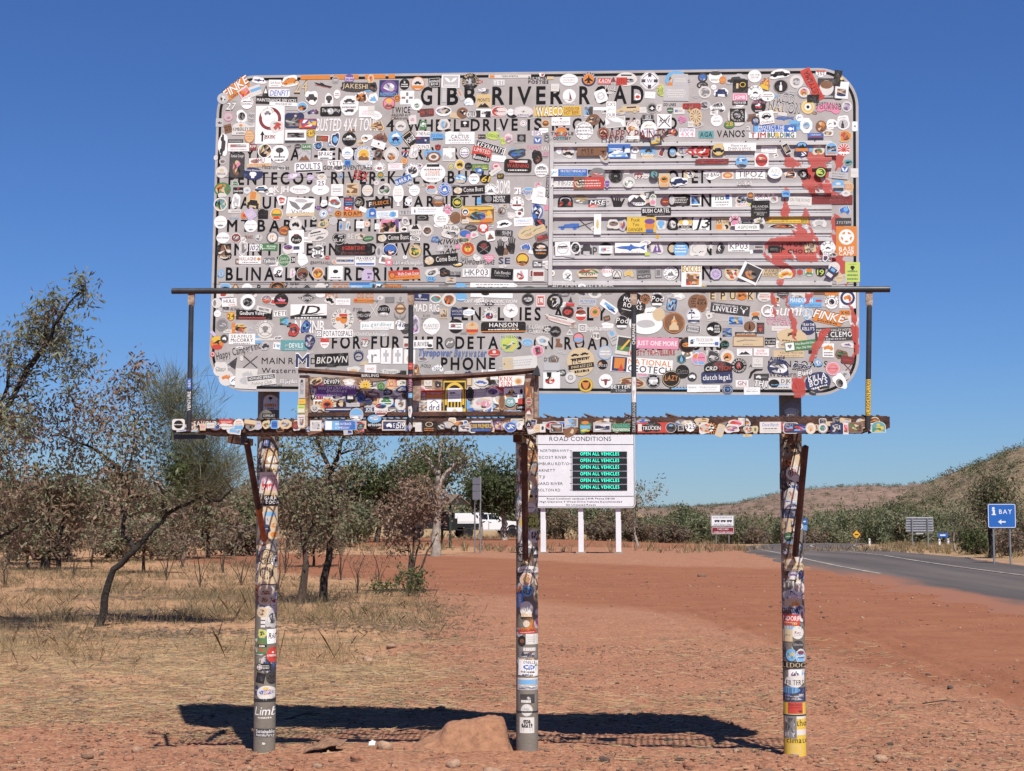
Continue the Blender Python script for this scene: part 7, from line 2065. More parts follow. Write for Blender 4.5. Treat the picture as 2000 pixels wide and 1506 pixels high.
# --- upright rusty frame with a back plate, standing on the platform
ux0, ux1 = -1.4025, -1.3457
uz0, uz1 = 2.1065, 2.4520
vx0, vx1 = 0.0509, 0.1028
mb = MB(); mb.box(ux0, ux1, FASC - .011, FASC + .05, uz0, uz1); mb.build('frame_upright', RUSTP, sign)
mb = MB(); mb.box(vx0, vx1, FASC - .011, FASC + .05, uz0, uz1 - .005); mb.box(vx1 + .004, vx1 + .03, FASC + .005, FASC + .045, uz0 + .03, uz1 - .012); mb.build('frame_upright', RUSTP, sign)
mb = MB(); mb.box(ux1 + .001, vx0 - .001, FASC + .046, FASC + .052, 2.1811, 2.4441); upright = mb.build('frame_back_plate', RUSTP, sign)
mb = MB(); mb.box(ux1 + .001, vx0 - .001, FASC + .0, FASC + .04, 2.1858, 2.2120); mb.build('frame_bottom_angle', RUST, sign)
mb = MB()
mb.tube([(-1.4069, FASC - .02, 2.4835), (-1.2166, FASC - .02, 2.4687), (-0.9507, FASC - .02, 2.4467), (-0.6699, FASC - .02, 2.4280), (-0.3580, FASC - .02, 2.4353), (-0.0317, FASC - .02, 2.4553), (0.1307, FASC - .02, 2.4702)], .017, 4)
mb.build('bent_top_bar', RUST, sign)
mb = MB(); xx, zz = 0.1177, 2.4573
mb.prism([(xx - .025, zz - .02), (xx + .03, zz - .025), (xx + .022, zz + .02), (xx + .012, zz + .042), (xx, zz + .02)], 'y', FASC - .05, FASC - .004); mb.build('hook', DARKST, sign)
mb = MB(); xx, zz = -0.6496, 2.3591
mb.prism([(xx - .03, zz - .07), (xx + .03, zz - .08), (xx + .035, zz + .06), (xx + .03, zz + .10), (xx - .02, zz + .08)], 'y', FASC - .008, FASC + .002); mb.build('hasp_plate', RUSTP, sign)
# narrow plate with the painted word on the bent bar
mb = MB(); xx, zz = -0.9370, 2.4432
mb.box(xx - .062, xx + .062, FASC - .040, FASC - .0385, zz - .014, zz + .014); nb = mb.build('name_tape', INKMATS[INKI['k']], sign)
V, F, w_ = text_geo('BIRLING', 1, False, .16); mb = MB(); mb.add([(xx - .055 + a * .11 / w_, FASC - .0406, zz - .009 + b * .018) for a, b in V], F); mb.build('lettering', INKMATS[INKI['W']], nb)

# --- red paint splashed over the right-hand end
PAINT = mat('red_paint_splash', (.56, .075, .055), .5, 0, var=.15, scale=9, col2=(.50, .11, .09))
PAINT.node_tree.nodes['Principled BSDF'].inputs['Alpha'].default_value = .74
SPLASH = [[(1.832, 4.025), (1.966, 4.005), (2.049, 3.951), (2.133, 3.949), (2.125, 3.887), (2.078, 3.836), (2.049, 3.916), (2.005, 3.890), (2.051, 3.830), (2.013, 3.779), (2.096, 3.736), (2.095, 3.657), (1.911, 3.671), (1.878, 3.713), (1.962, 3.728), (1.929, 3.774), (1.869, 3.824), (1.830, 3.869), (1.779, 3.853), (1.729, 3.872), (1.737, 3.958), (1.780, 3.940), (1.803, 3.905), (1.837, 3.893)],
 [(1.829, 3.818), (1.963, 3.797), (1.985, 3.718), (1.934, 3.636), (1.868, 3.713), (1.839, 3.783)],
 [(1.737, 3.730), (1.764, 3.722), (1.769, 3.629), (1.758, 3.526), (1.811, 3.473), (1.866, 3.593), (1.886, 3.575), (1.891, 3.482), (1.956, 3.368), (1.975, 3.265), (1.947, 3.221), (1.820, 3.233), (1.703, 3.248), (1.753, 3.200), (1.819, 3.164), (1.778, 3.114), (1.719, 3.183), (1.619, 3.226), (1.593, 3.271), (1.597, 3.346), (1.631, 3.383), (1.705, 3.393), (1.783, 3.398), (1.796, 3.422), (1.756, 3.447), (1.717, 3.475), (1.711, 3.561), (1.726, 3.647)],
 [(2.059, 3.544), (2.109, 3.519), (2.141, 3.433), (2.139, 3.348), (2.104, 3.246), (2.153, 3.177), (2.134, 3.057), (2.102, 3.109), (2.070, 3.195), (2.027, 3.223), (2.049, 3.332), (2.031, 3.469)],
 [(1.685, 3.115), (1.725, 3.114), (1.701, 3.046), (1.657, 3.013)],
 [(1.640, 3.030), (1.660, 3.030), (1.665, 2.927), (1.674, 2.852), (1.638, 2.887)],
 [(1.717, 2.995), (1.743, 3.001), (1.766, 2.926), (1.798, 2.824), (1.806, 2.715), (1.812, 2.681), (1.779, 2.705), (1.767, 2.807), (1.749, 2.892)],
 [(1.867, 3.020), (1.911, 3.020), (1.890, 2.959), (1.856, 2.952)],
 [(1.974, 2.787), (2.020, 2.787), (1.986, 2.713), (1.945, 2.635), (1.904, 2.568), (1.877, 2.578), (1.905, 2.669), (1.940, 2.737)],
 [(1.769, 2.457), (1.849, 2.467), (1.851, 2.389), (1.840, 2.335), (1.774, 2.335), (1.762, 2.400)],
 [(2.134, 3.023), (2.203, 2.785), (2.200, 2.616), (2.169, 2.582), (2.160, 2.785)]]
from mathutils.geometry import intersect_point_tri_2d
def inside(poly, x, y):
    c = False; j = len(poly) - 1
    for i in range(len(poly)):
        if (poly[i][1] > y) != (poly[j][1] > y) and x < (poly[j][0] - poly[i][0]) * (y - poly[i][1]) / (poly[j][1] - poly[i][1]) + poly[i][0]: c = not c
        j = i
    return c
for pi_, poly in enumerate(SPLASH):
    pp = [to_pan(x, z) for x, z in poly]
    a0, a1 = min(p[0] for p in pp) - .02, max(p[0] for p in pp) + .02; b0, b1 = min(p[1] for p in pp) - .02, max(p[1] for p in pp) + .02
    mb = MB(); c = .0055
    gxs = np.arange(a0, a1, c); gys = np.arange(b0, b1, c)
    if len(gxs) == 0: continue
    DX, DY = np.meshgrid(gxs, gys); nz1 = (fbm(DX * 30, DY * 30, 3, 3) - .5) * .035; nz2 = (fbm(DX * 30, DY * 30, 3, 8) - .5) * .035; nz3 = fbm((DX + DY * .6) * 26, (DY - DX * .6) * 9, 4, 13)
    for j, yv in enumerate(gys):
        for i, xv in enumerate(gxs):
            if inside(pp, xv + c / 2 + nz1[j, i], yv + c / 2 + nz2[j, i]) and nz3[j, i] > .345:
                o = relief(xv + c / 2, yv + c / 2) + (.0005 if pi_ < 4 else .0032)
                mb.add([pan(xv, yv, o), pan(xv + c, yv, o), pan(xv + c, yv + c, o), pan(xv, yv + c, o)], [(0, 1, 2, 3)])
    if mb.f: mb.build('paint_splash', PAINT, panel)
# orange paint along the top edge
mb = MB()
for k in range(60):
    s = -1.6 + k * .011 * 1.0
    if float(vnoise(np.array(k * .31), np.array(2.2), 5)) > .25:
        panel_box(s, s + .011, PH / 2 - .034, PH / 2 - .004, .0001, .0009, mb)
mb.build('paint_splash', INKMATS[INKI['o']], panel)

# --- put the stickers on
def wrap(G, mapper):
    V = []; F = []; M_ = []
    for pts, fs, ink, lay in G:
        n = len(V); V += [mapper(x, y, lay * STEP) for x, y in pts]; F += [tuple(i + n for i in f) for f in fs]; M_ += [ink] * len(fs)
    return V, F, M_
def wrap_round(G, cx, cz, ax, rad, front=True):
    """bend a flat sticker round an upright pipe of radius rad whose axis is at local x = ax, y = y0"""
    V = []; F = []; M_ = []
    for pts, fs, ink, lay in G:
        bm = bmesh.new(); vv = [bm.verts.new((x, y, 0)) for x, y in pts]
        for f in fs:
            try: bm.faces.new([vv[i] for i in f])
            except ValueError: pass
        bmesh.ops.triangulate(bm, faces=bm.faces[:])
        for _ in range(4):
            es = [e for e in bm.edges if abs(e.verts[0].co.x - e.verts[1].co.x) > rad * .22]
            if not es: break
            bmesh.ops.subdivide_edges(bm, edges=es, cuts=1, use_grid_fill=False)
            bmesh.ops.triangulate(bm, faces=[f for f in bm.faces if len(f.verts) > 3])
        bm.verts.ensure_lookup_table(); bm.verts.index_update(); n = len(V)
        for v in bm.verts:
            x = max(-.992 * rad, min(.992 * rad, cx + v.co.x - ax)); r2 = rad + .0008 + lay * STEP * 2
            V.append((ax + x * r2 / rad, x, cz + v.co.y, r2))
        for f in bm.faces:
            xs = [V[n + v.index][1] for v in f.verts]
            if max(xs) - min(xs) < 1e-7: continue
            F.append(tuple(n + v.index for v in f.verts)); M_.append(ink)
        bm.free()
    return V, F, M_

ALL = []          # (area, verts, faces, inks, parent)
def bump_levels(items):
    """stack overlapping stickers: each lies on top of those stuck on before it"""
    tops = []
    out = []
    for (x, z, w, h, base, thick) in items:
        b = base
        for (X, Z, Wd, Hd, T) in tops:
            if abs(x - X) < (w + Wd) / 2 and abs(z - Z) < (h + Hd) / 2: b = max(b, T)
        out.append(b + .00022); tops.append((x, z, w, h, b + .00022 + thick))
    return out

def flat_surface(key, yplane, parent, base_fn, pan_space=False):
    rows = STICKERS[key].split('\n'); geo = []; items = []
    for q, r in enumerate(rows):
        t = r.split(' '); x, z, w, h = [float(v) / 1000 for v in t[:4]]
        G, lay = sticker_geo(r, hash_seed(key, q))
        geo.append((x, z, w, h, G))
        base = base_fn(x, z, w, h)
        items.append((x, z, w * .9, h * .9, base, lay * STEP))
    lv = bump_levels(items)
    for (x, z, w, h, G), b in zip(geo, lv):
        V, F, M_ = wrap(G, lambda u, v, l: (x + u, yplane - b - l, z + v))
        ALL.append((w * h, V, F, M_, parent))
def hash_seed(key, q): return sum(ord(c) for c in key) * 1000 + q
def main_base(x, z, w, h):
    s, t = to_pan(x, z)
    return max([relief(s + i * w * .4, t + j * h * .4) for i in (-1, 0, 1) for j in (-1, 0, 1)]) + .0012 if abs(s) < 3 else .001
flat_surface('main', FACE, panel, main_base)
flat_surface('fascia', FASC - .011, fascia, lambda x, z, w, h: .0012)
flat_surface('upright', FASC + .045, upright, lambda x, z, w, h: .0012 if ux1 < x < vx0 else .058)
for i, key in enumerate(('post1', 'post2', 'post3')):
    lvl = 0; tops = []
    rows = STICKERS[key].split('\n') + (STICKERS['posttop1'].split('\n') if i == 0 else []) + (STICKERS['posttop3'].split('\n') if i == 2 else [])
    for q, r in enumerate(rows):
        t = r.split(' '); x, z, w, h = [float(v) / 1000 for v in t[:4]]
        G, lay = sticker_geo(r, hash_seed(key, q))
        b = 0
        for (X, Z, Wd, Hd, T) in tops:
            if abs(x - X) < (w + Wd) / 2 and abs(z - Z) < (h + Hd) / 2: b = max(b, T)
        tops.append((x, z, w, h, b + lay * STEP * 2 + .0002))
        V, F, M_ = wrap_round(G, x, z, POSTX[i], PR)
        V = [(X + (X - POSTX[i]) * b / PR, -math.sqrt(max(1e-9, PR * PR - xx * xx)) * (r2 + b) / PR, Z) for X, xx, Z, r2 in V]
        ALL.append((w * h, V, F, M_, post_parts[i]))
stan = [o for o in sign.children if o.name.startswith('stanchion')]
for i in range(4):
    key = 'rail%d' % (i + 1)
    xa, za, xb, zb = STX[i]
    for q, r in enumerate(STICKERS[key].split('\n')):
        t = r.split(' '); x, z, w, h = [float(v) / 1000 for v in t[:4]]
        G, lay = sticker_geo(r, hash_seed(key, q)); rad = .0165
        k = (z - zb) / (za - zb); ax = xb + (xa - xb) * k
        sl_ = (xa - xb) / (za - zb)
        V, F, M_ = wrap_round(G, ax, z, ax, rad)
        V = [(X + sl_ * (Z - z), FASC - .016 - math.sqrt(max(1e-9, rad * rad - xx * xx)) * r2 / rad, Z) for X, xx, Z, r2 in V]
        ALL.append((w * h, V, F, M_, stan[i]))

def mesh_of(V, F, M_):
    me = bpy.data.meshes.new('sticker')
    me.from_pydata(V, [], F)
    used = sorted(set(M_)); remap = {u: i for i, u in enumerate(used)}
    for u in used: me.materials.append(INKMATS[u])
    if len(me.polygons) == len(M_): me.polygons.foreach_set('material_index', [remap[u] for u in M_])
    me.update(); return me
ALL.sort(key=lambda a: -a[0])
for a in ALL[:300]: link('sticker', mesh_of(a[1], a[2], a[3]), a[4])
V = []; F = []; M_ = []
for a in ALL[300:]:
    n = len(V); V += a[1]; F += [tuple(i + n for i in f) for f in a[2]]; M_ += a[3]
tag(link('small_stickers', mesh_of(V, F, M_), sign), kind='stuff')

# ================================================================ TREES
def leafmat(name, a, b): return mat(name, a, .6, 0, var=.2, scale=1.7, col2=b, spec=.25, trans=.42, detail=3)
LF = {'olive': leafmat('leaf_olive', (.20, .19, .105), (.12, .118, .062)), 'green': leafmat('leaf_green', (.115, .155, .055), (.065, .09, .032)), 'grey': leafmat('leaf_grey_green', (.25, .26, .16), (.16, .175, .10)),
      'brown': leafmat('leaf_dry_brown', (.25, .17, .11), (.135, .09, .06)), 'pink': leafmat('leaf_dry_pinkish', (.36, .25, .185), (.21, .135, .10)), 'dark': leafmat('leaf_dark_green', (.075, .092, .038), (.04, .05, .02)),
      'straw': leafmat('grass_straw', (.40, .285, .155), (.25, .165, .085)), 'straw2': leafmat('grass_pale', (.50, .39, .22), (.36, .26, .13)), 'herb': leafmat('grass_green', (.115, .135, .05), (.075, .085, .035)), 'ash': leafmat('twig_grey', (.23, .19, .15), (.13, .10, .08))}
BARK = mat('bark_black', (.040, .031, .027), .95, 0, var=.3, scale=22, col2=(.010, .009, .008), bump=1.0, bscale=38)
BARKB = mat('bark_brown', (.085, .060, .046), .95, 0, var=.25, scale=12, bump=.6, bscale=40)
BARKP = mat('bark_pale', (.36, .32, .27), .9, 0, var=.2, scale=6, col2=(.20, .155, .12), bump=.4, bscale=30)

def leaf_mesh(name, cents, dirs, length, width, mats, mi):
    n = len(cents)
    d = dirs / (np.linalg.norm(dirs, axis=1, keepdims=True) + 1e-9)
    r = rng.normal(size=(n, 3)); s = np.cross(d, r); s /= (np.linalg.norm(s, axis=1, keepdims=True) + 1e-9)
    L = length * rng.uniform(.6, 1.3, (n, 1)); W = width * rng.uniform(.7, 1.25, (n, 1))
    base = cents; mid = cents + d * L * .5
    V = np.stack([base, mid + s * W * .5, cents + d * L, mid - s * W * .5], 1).reshape(-1, 3)
    F = np.arange(4 * n).reshape(n, 4)
    return np_mesh(name, V, F, mats, mi)

def tree(name, label, cat, trunks, blobs, bark, rad=.1, group=None, sides=7, droop=.5, bend=.10, parent_loc=None):
    """trunks: polylines in world metres; blobs: (centre, radii, clusters, leaves per cluster, spread, leaf length, leaf width, {ink: weight}, needle?)
    boughs grow from the nearest part of the skeleton to every leaf cluster"""
    base = Vector(trunks[0][0])
    root = thing(name, label, cat, base, 0, group)
    mb = MB(); nodes = []
    for ti, pl in enumerate(trunks):
        pts = [Vector(p) for p in pl]; out = [pts[0]]
        for a, b in zip(pts[:-1], pts[1:]):
            k = max(2, int((b - a).length / .35))
            for q in range(1, k + 1):
                j = Vector(rng.normal(0, .016 + .012 * rad / .1, 3)) if q < k else Vector((0, 0, 0))
                out.append(a.lerp(b, q / k) + j)
        r0 = rad if ti == 0 else rad * .62
        rr = [r0 * (1.0 - .72 * i / (len(out) - 1)) + (.25 * r0 * math.exp(-i * .9) if ti == 0 else 0) for i in range(len(out))]
        mb.tube([p - base for p in out], rr, sides)
        for p, q in zip(out[len(out) // 4:], rr[len(out) // 4:]): nodes.append((p, q))
    C = []; 
    for (c, rd, ncl, nl, spread, ll, lw, inks, needle) in blobs:
        for _ in range(ncl):
            v = rng.normal(size=3); v /= np.linalg.norm(v); v *= rng.uniform(.35, 1.0) ** .6
            C.append((Vector(c) + Vector((v[0] * rd[0], v[1] * rd[1], v[2] * rd[2])), nl, spread, ll, lw, inks, needle))
    top = nodes[0][0]
    C.sort(key=lambda q: min((q[0] - p).length for p, _ in nodes))
    cents = []; dirs = []; mi = []; allinks = []
    Ls = []; Ws = []
    for (c, nl, spread, ll, lw, inks, needle) in C:
        bi = min(range(len(nodes)), key=lambda i: (nodes[i][0] - c).length + .5 * max(0, nodes[i][0].z - c.z))
        p, pr = nodes[bi]
        l = (c - p).length
        m1 = p.lerp(c, .4) + Vector(rng.normal(0, bend * l, 3)) + Vector((0, 0, -.04 * l)); m2 = p.lerp(c, .75) + Vector(rng.normal(0, bend * .8 * l, 3))
        r = min(pr * .7, .014 + .028 * l)
        mb.tube([q - base for q in (p, m1, m2, c)], [r, r * .75, r * .5, r * .22], 4, cap=False)
        nodes.append((m1, r * .75)); nodes.append((m2, r * .5))
        # twigs
        tw = []
        for _ in range(3):
            e = c + Vector(rng.normal(0, spread * .8, 3)); tw.append(e)
            mb.tube([q - base for q in (m2.lerp(c, .6), (m2.lerp(c, .6)).lerp(e, .5) + Vector(rng.normal(0, spread * .1, 3)), e)], [r * .3, r * .22, r * .12], 3, cap=False)
        ks = list(inks); pw = np.array([inks[k] for k in ks], float); pw /= pw.sum()
        for k in ks:
            if k not in allinks: allinks.append(k)
        heads = np.array([c] + tw)
        pick = rng.integers(0, len(heads), nl)
        pos = heads[pick] + rng.normal(0, spread * .48, (nl, 3))
        dd = rng.normal(size=(nl, 3)); dd[:, 2] -= droop if not needle else -.9
        if needle: dd += (pos - np.array(c)) * 2.0
        cents.append(pos - np.array(base)); dirs.append(dd)
        one = rng.choice(len(ks), p=pw); mix_ = rng.choice(len(ks), nl, p=pw)
        ch = np.where(rng.random(nl) < .55, one, mix_)
        mi += [allinks.index(ks[i]) for i in ch]
        Ls += [ll] * nl; Ws += [lw] * nl
    mb.build('trunk', bark, root, smooth=True)
    me = leaf_mesh('crown', np.concatenate(cents), np.concatenate(dirs), np.array(Ls)[:, None], np.array(Ws)[:, None], [LF[k] for k in allinks], mi)
    link('crown', me, root)
    return root

OL = {'olive': 4, 'grey': 6, 'pink': 1}; DRY = {'brown': 4, 'pink': 4, 'grey': 2}; MIXD = {'olive': 3, 'brown': 2, 'pink': 3, 'grey': 4}
def gp(x, y): return (x, y, gh(x, y) - .05)
def B(c, rx, rz, n, nl, sp, ll, lw, inks, needle=False, dep=.8): return (c, (rx, rx * dep, rz), n, nl, sp, ll, lw, inks, needle)

# tall green sapling at the left edge
tree('gum_tree', 'sparse grey-green tree leaning in from the left edge, tallest at the left', 'tree',
     [[gp(-7.9, 21), (-7.379, 21.000, 0.996), (-7.170, 21.000, 2.248), (-6.983, 21.000, 2.865), (-6.709, 21.000, 3.386), (-6.418, 21.000, 3.831), (-6.380, 21.000, 4.291), (-6.320, 21.000, 4.469)], [(-7.170, 21.000, 2.248), (-7.048, 21.400, 3.298), (-7.076, 21.600, 3.785), (-6.919, 21.600, 4.149)], [(-6.608, 21.000, 3.548), (-6.215, 20.600, 3.892), (-6.068, 20.500, 4.158), (-5.759, 20.400, 4.525)], [(-7.379, 21.000, 0.996), (-6.700, 20.600, 1.280), (-6.354, 20.400, 1.431)]],
     [B((-6.424, 21.000, 4.078), 0.385, 0.420, 30, 34, .16, .10, .026, OL), B((-6.885, 21.300, 3.755), 0.420, 0.525, 28, 34, .17, .10, .026, OL), B((-6.031, 20.700, 3.625), 0.280, 0.385, 20, 34, .16, .10, .026, OL),
      B((-6.192, 20.600, 4.379), 0.112, 0.210, 8, 36, .12, .10, .028, OL), B((-5.737, 20.400, 4.477), 0.098, 0.196, 7, 34, .10, .10, .028, OL), B((-6.733, 21.000, 2.949), 0.525, 0.350, 26, 42, .18, .10, .028, MIXD), B((-6.764, 20.500, 2.370), 0.420, 0.420, 26, 44, .2, .1, .028, MIXD), B((-6.613, 20.500, 1.824), 0.420, 0.350, 18, 40, .2, .1, .028, DRY), B((-6.500, 20.600, 1.484), 0.385, 0.280, 14, 36, .2, .1, .028, DRY)],
     BARK, .06)
# leaning blackened tree
tree('leaning_tree', 'black-trunked tree leaning right, brown dry leaves left and wispy green right', 'tree',
     [[gp(-5.86, 21.9), (-5.759, 21.900, 0.358), (-5.644, 21.900, 0.740), (-5.444, 21.900, 0.927), (-5.316, 21.900, 1.043), (-5.088, 21.900, 1.317), (-4.910, 21.900, 1.513), (-4.716, 21.900, 1.622), (-4.470, 21.900, 1.731), (-4.333, 21.900, 1.825)],
      [(-5.358, 21.900, 0.999), (-5.547, 22.000, 1.200), (-5.536, 22.100, 1.549), (-5.530, 22.200, 1.858), (-5.607, 22.200, 2.027), (-5.502, 22.200, 2.300), (-5.489, 22.300, 2.645), (-5.526, 22.300, 3.033)], [(-5.607, 22.200, 2.027), (-5.779, 22.100, 2.282), (-6.087, 22.000, 2.499), (-6.457, 22.000, 2.646)], [(-4.470, 21.900, 1.731), (-4.505, 21.900, 2.094), (-4.347, 21.900, 2.262), (-4.365, 21.900, 2.481), (-4.532, 21.900, 2.861)], [(-4.369, 21.900, 1.796), (-4.130, 21.800, 1.708), (-3.973, 21.800, 1.853)], [(-4.910, 21.900, 1.513), (-4.922, 21.700, 1.837), (-4.996, 21.600, 2.016)]],
     [B((-6.387, 22.000, 2.793), 0.697, 0.367, 36, 30, .2, .08, .030, DRY), B((-5.785, 22.200, 3.101), 0.550, 0.403, 30, 30, .19, .08, .030, DRY), B((-5.480, 22.200, 3.436), 0.235, 0.257, 12, 30, .15, .085, .034, DRY), B((-5.937, 22.000, 2.353), 0.660, 0.367, 30, 30, .2, .08, .030, MIXD), B((-5.208, 22.000, 2.573), 0.440, 0.513, 26, 30, .2, .08, .030, MIXD), B((-5.376, 22.000, 1.768), 0.440, 0.403, 20, 34, .2, .085, .034, DRY),
      B((-4.864, 21.900, 3.007), 0.235, 0.308, 16, 110, .16, .34, .007, {'olive': 4, 'grey': 3}, True), B((-4.490, 21.900, 2.495), 0.352, 0.440, 22, 110, .18, .34, .007, {'olive': 4, 'grey': 3}, True), B((-4.191, 21.900, 2.058), 0.293, 0.308, 16, 110, .16, .32, .007, {'olive': 4, 'grey': 2, 'brown': 1}, True), B((-4.774, 21.900, 2.058), 0.293, 0.293, 14, 100, .17, .3, .007, {'olive': 4, 'grey': 3}, True), B((-4.710, 21.600, 2.123), 0.176, 0.191, 8, 44, .13, .1, .036, {'green': 4, 'grey': 2})],
     BARK, .056, droop=.7)
tree('twin_trunk_tree', 'dark twin-trunked tree in the grass behind the leaning black trunk', 'tree',
     [[gp(-12.7, 42), (-12.611, 42.000, 0.808), (-12.571, 42.000, 1.503), (-12.641, 42.000, 2.060)], [gp(-12.3, 42), (-12.343, 42.000, 0.670), (-12.219, 42.000, 1.364), (-12.079, 42.000, 1.920)]],
     [B((-12.504, 42.000, 2.199), 0.868, 0.700, 44, 40, .32, .17, .075, {'brown': 4, 'dark': 3, 'olive': 2}), B((-13.121, 42.000, 1.711), 0.490, 0.490, 14, 34, .3, .17, .07, DRY), B((-11.999, 42.000, 1.503), 0.490, 0.490, 12, 30, .3, .17, .07, DRY)], BARK, .12)
tree('scrub_tree', 'bushy olive-brown tree just right of the left post', 'tree',
     [[gp(-3.7, 27), (-3.596, 27.000, 0.646), (-3.654, 27.000, 1.002), (-3.730, 27.000, 1.403)], [(-3.635, 27.000, 0.957), (-3.478, 27.000, 1.314), (-3.365, 27.000, 1.672)]],
     [B((-3.699, 27.000, 1.895), 0.558, 0.558, 44, 36, .22, .09, .032, MIXD), B((-3.957, 27.000, 2.434), 0.360, 0.315, 16, 40, .2, .10, .036, OL), B((-3.364, 27.000, 1.537), 0.405, 0.405, 22, 36, .2, .1, .036, MIXD), B((-3.946, 27.000, 1.448), 0.270, 0.360, 12, 34, .2, .1, .036, DRY)], BARKB, .07)
tree('slender_tree', 'slender dark-trunked tree reaching the platform, between left and middle posts', 'tree',
     [[gp(-3.38, 27.6), (-3.353, 27.600, 0.352), (-3.250, 27.600, 0.970), (-3.209, 27.600, 1.536), (-3.252, 27.600, 2.223), (-3.403, 27.600, 2.590), (-3.517, 27.600, 2.958), (-3.594, 27.600, 3.281)], [(-3.252, 27.600, 2.223), (-3.097, 27.500, 2.559), (-3.008, 27.500, 2.907), (-2.846, 27.500, 3.229)]],
     [B((-3.590, 27.600, 2.912), 0.414, 0.368, 16, 34, .2, .10, .03, OL), B((-2.935, 27.500, 2.907), 0.506, 0.350, 18, 34, .2, .10, .03, OL), B((-2.547, 27.500, 2.495), 0.221, 0.276, 7, 22, .16, .10, .028, OL), B((-3.119, 27.600, 1.719), 0.368, 0.552, 16, 32, .2, .1, .034, MIXD), B((-3.297, 27.600, 1.125), 0.221, 0.221, 6, 24, .16, .1, .034, DRY)], BARK, .075)
tree('dead_leaf_shrub', 'many-stemmed shrub with pinkish dead leaves left of the middle post', 'shrub',
     [[gp(-2.05, 30.5), (-2.001, 30.500, 0.623), (-2.074, 30.500, 0.975), (-2.248, 30.500, 1.327)], [gp(-2.0, 30.5), (-1.901, 30.500, 0.673), (-1.822, 30.500, 1.126), (-1.783, 30.500, 1.479)], [gp(-2.02, 30.6), (-1.942, 30.500, 0.924), (-1.966, 30.500, 1.529), (-2.028, 30.500, 1.883)], [gp(-1.95, 30.4), (-1.663, 30.400, 0.776), (-1.513, 30.400, 1.027)]],
     [B((-1.947, 30.500, 1.782), 0.488, 0.407, 34, 44, .2, .095, .042, {'pink': 5, 'brown': 3}), B((-2.177, 30.500, 1.327), 0.407, 0.346, 20, 38, .2, .095, .042, {'pink': 3, 'brown': 5}), B((-1.622, 30.500, 1.630), 0.305, 0.407, 14, 36, .2, .095, .04, {'pink': 4, 'brown': 3}), B((-2.327, 30.500, 0.924), 0.224, 0.183, 5, 20, .16, .09, .04, DRY)], BARKB, .045)
tree('leafy_bush', 'low green leafy bush at the foot of the dead-leaf shrub', 'bush', [[gp(-1.98, 29.6), (-1.98, 29.6, .35)]],
     [B((-1.95, 29.6, .22), .30, .20, 16, 34, .10, .08, .035, {'green': 4, 'herb': 4, 'olive': 2}), B((-2.35, 29.4, .12), .28, .10, 9, 28, .10, .07, .03, {'green': 3, 'herb': 4})], BARKB, .02)
tree('pale_trunk_gum', 'pale straight-trunked gum with sparse green crown left of the grey sign posts', 'tree',
     [[gp(-2.72, 55), (-2.684, 55.000, 0.927), (-2.651, 55.000, 1.837), (-2.618, 55.000, 2.932), (-2.494, 55.000, 3.995)], [(-2.618, 55.000, 2.750), (-3.023, 55.000, 3.390), (-3.666, 55.000, 3.701)], [(-2.616, 55.000, 2.384), (-2.106, 55.000, 3.115), (-1.741, 55.000, 3.573)]],
     [B((-2.530, 55.000, 3.665), 0.825, 0.587, 15, 34, .36, .18, .06, {'olive': 3, 'green': 2, 'grey': 2}), B((-3.666, 55.000, 3.701), 0.623, 0.367, 9, 32, .32, .18, .06, {'olive': 3, 'green': 2, 'grey': 2}), B((-1.924, 55.000, 3.298), 0.550, 0.513, 10, 34, .35, .2, .07, OL)], BARKP, .17)

def simple_tree(name, label, x, y, hgt, w, inks, bark, n=60, nl=46, trunk=.35, lean=0, group=None, leaf=.22, cat='tree', low=False):
    z = gh(x, y); top = z + hgt
    pl = [(x, y, z - .1), (x + lean * .3 + rng.normal(0, .05 * w), y, z + hgt * .33), (x + lean * .7, y, z + hgt * .6), (x + lean, y, z + hgt * .8)]
    bl = []
    k = 4 if not low else 3
    for i in range(k):
        a = rng.uniform(0, 6.28); o = w * (.28 if i else 0)
        cz = z + hgt * (rng.uniform(.55, .85) if not low else rng.uniform(.35, .6)) if i else z + hgt * (.66 if not low else .5)
        bl.append(B((x + lean + o * math.cos(a), y + o * math.sin(a), cz), w * rng.uniform(.3, .42), hgt * ((.3 if i == 0 else .2) if not low else .34), n // k, nl, .055 * (w + hgt), leaf, leaf * .38, inks))
    return tree(name, label, cat, [pl], bl, bark, trunk * .35, group)

simple_tree('eucalypt', 'dense dark eucalypt behind the pale trunk, above the parked trailer', *(-5.894, 96.000, 0.108)[:2], 5.6, 4.4, {'green': 3, 'dark': 3, 'olive': 4}, BARKB, 90, 46, .6, leaf=.36)
simple_tree('eucalypt', 'dark round-crowned eucalypt behind the white pickup, beside the middle post', *(-0.518, 104.000, -0.017)[:2], 5.6, 4.4, {'dark': 5, 'green': 2, 'olive': 1}, BARKP, 100, 52, .6, leaf=.36)
simple_tree('eucalypt', 'thin grey-green eucalypt standing behind the grey twin-post sign', *(-2.342, 112.000, -0.141)[:2], 5.4, 3.2, {'olive': 3, 'grey': 2, 'dark': 2}, BARKP, 60, 44, .4, leaf=.32)
simple_tree('eucalypt', 'low dark eucalypt at the left of the dead-leaf shrub, far side of track', *(-8.090, 92.000, 0.109)[:2], 4.6, 4.8, {'green': 2, 'dark': 3, 'olive': 3}, BARKB, 80, 50, .5, leaf=.34)
simple_tree('roadside_tree', 'olive tree standing behind the blue BAY sign', *(16.131, 52.000, -0.066)[:2], 2.95, 1.9, {'olive': 5, 'dark': 2, 'brown': 1}, BARK, 90, 50, .3, lean=-.15, leaf=.13)
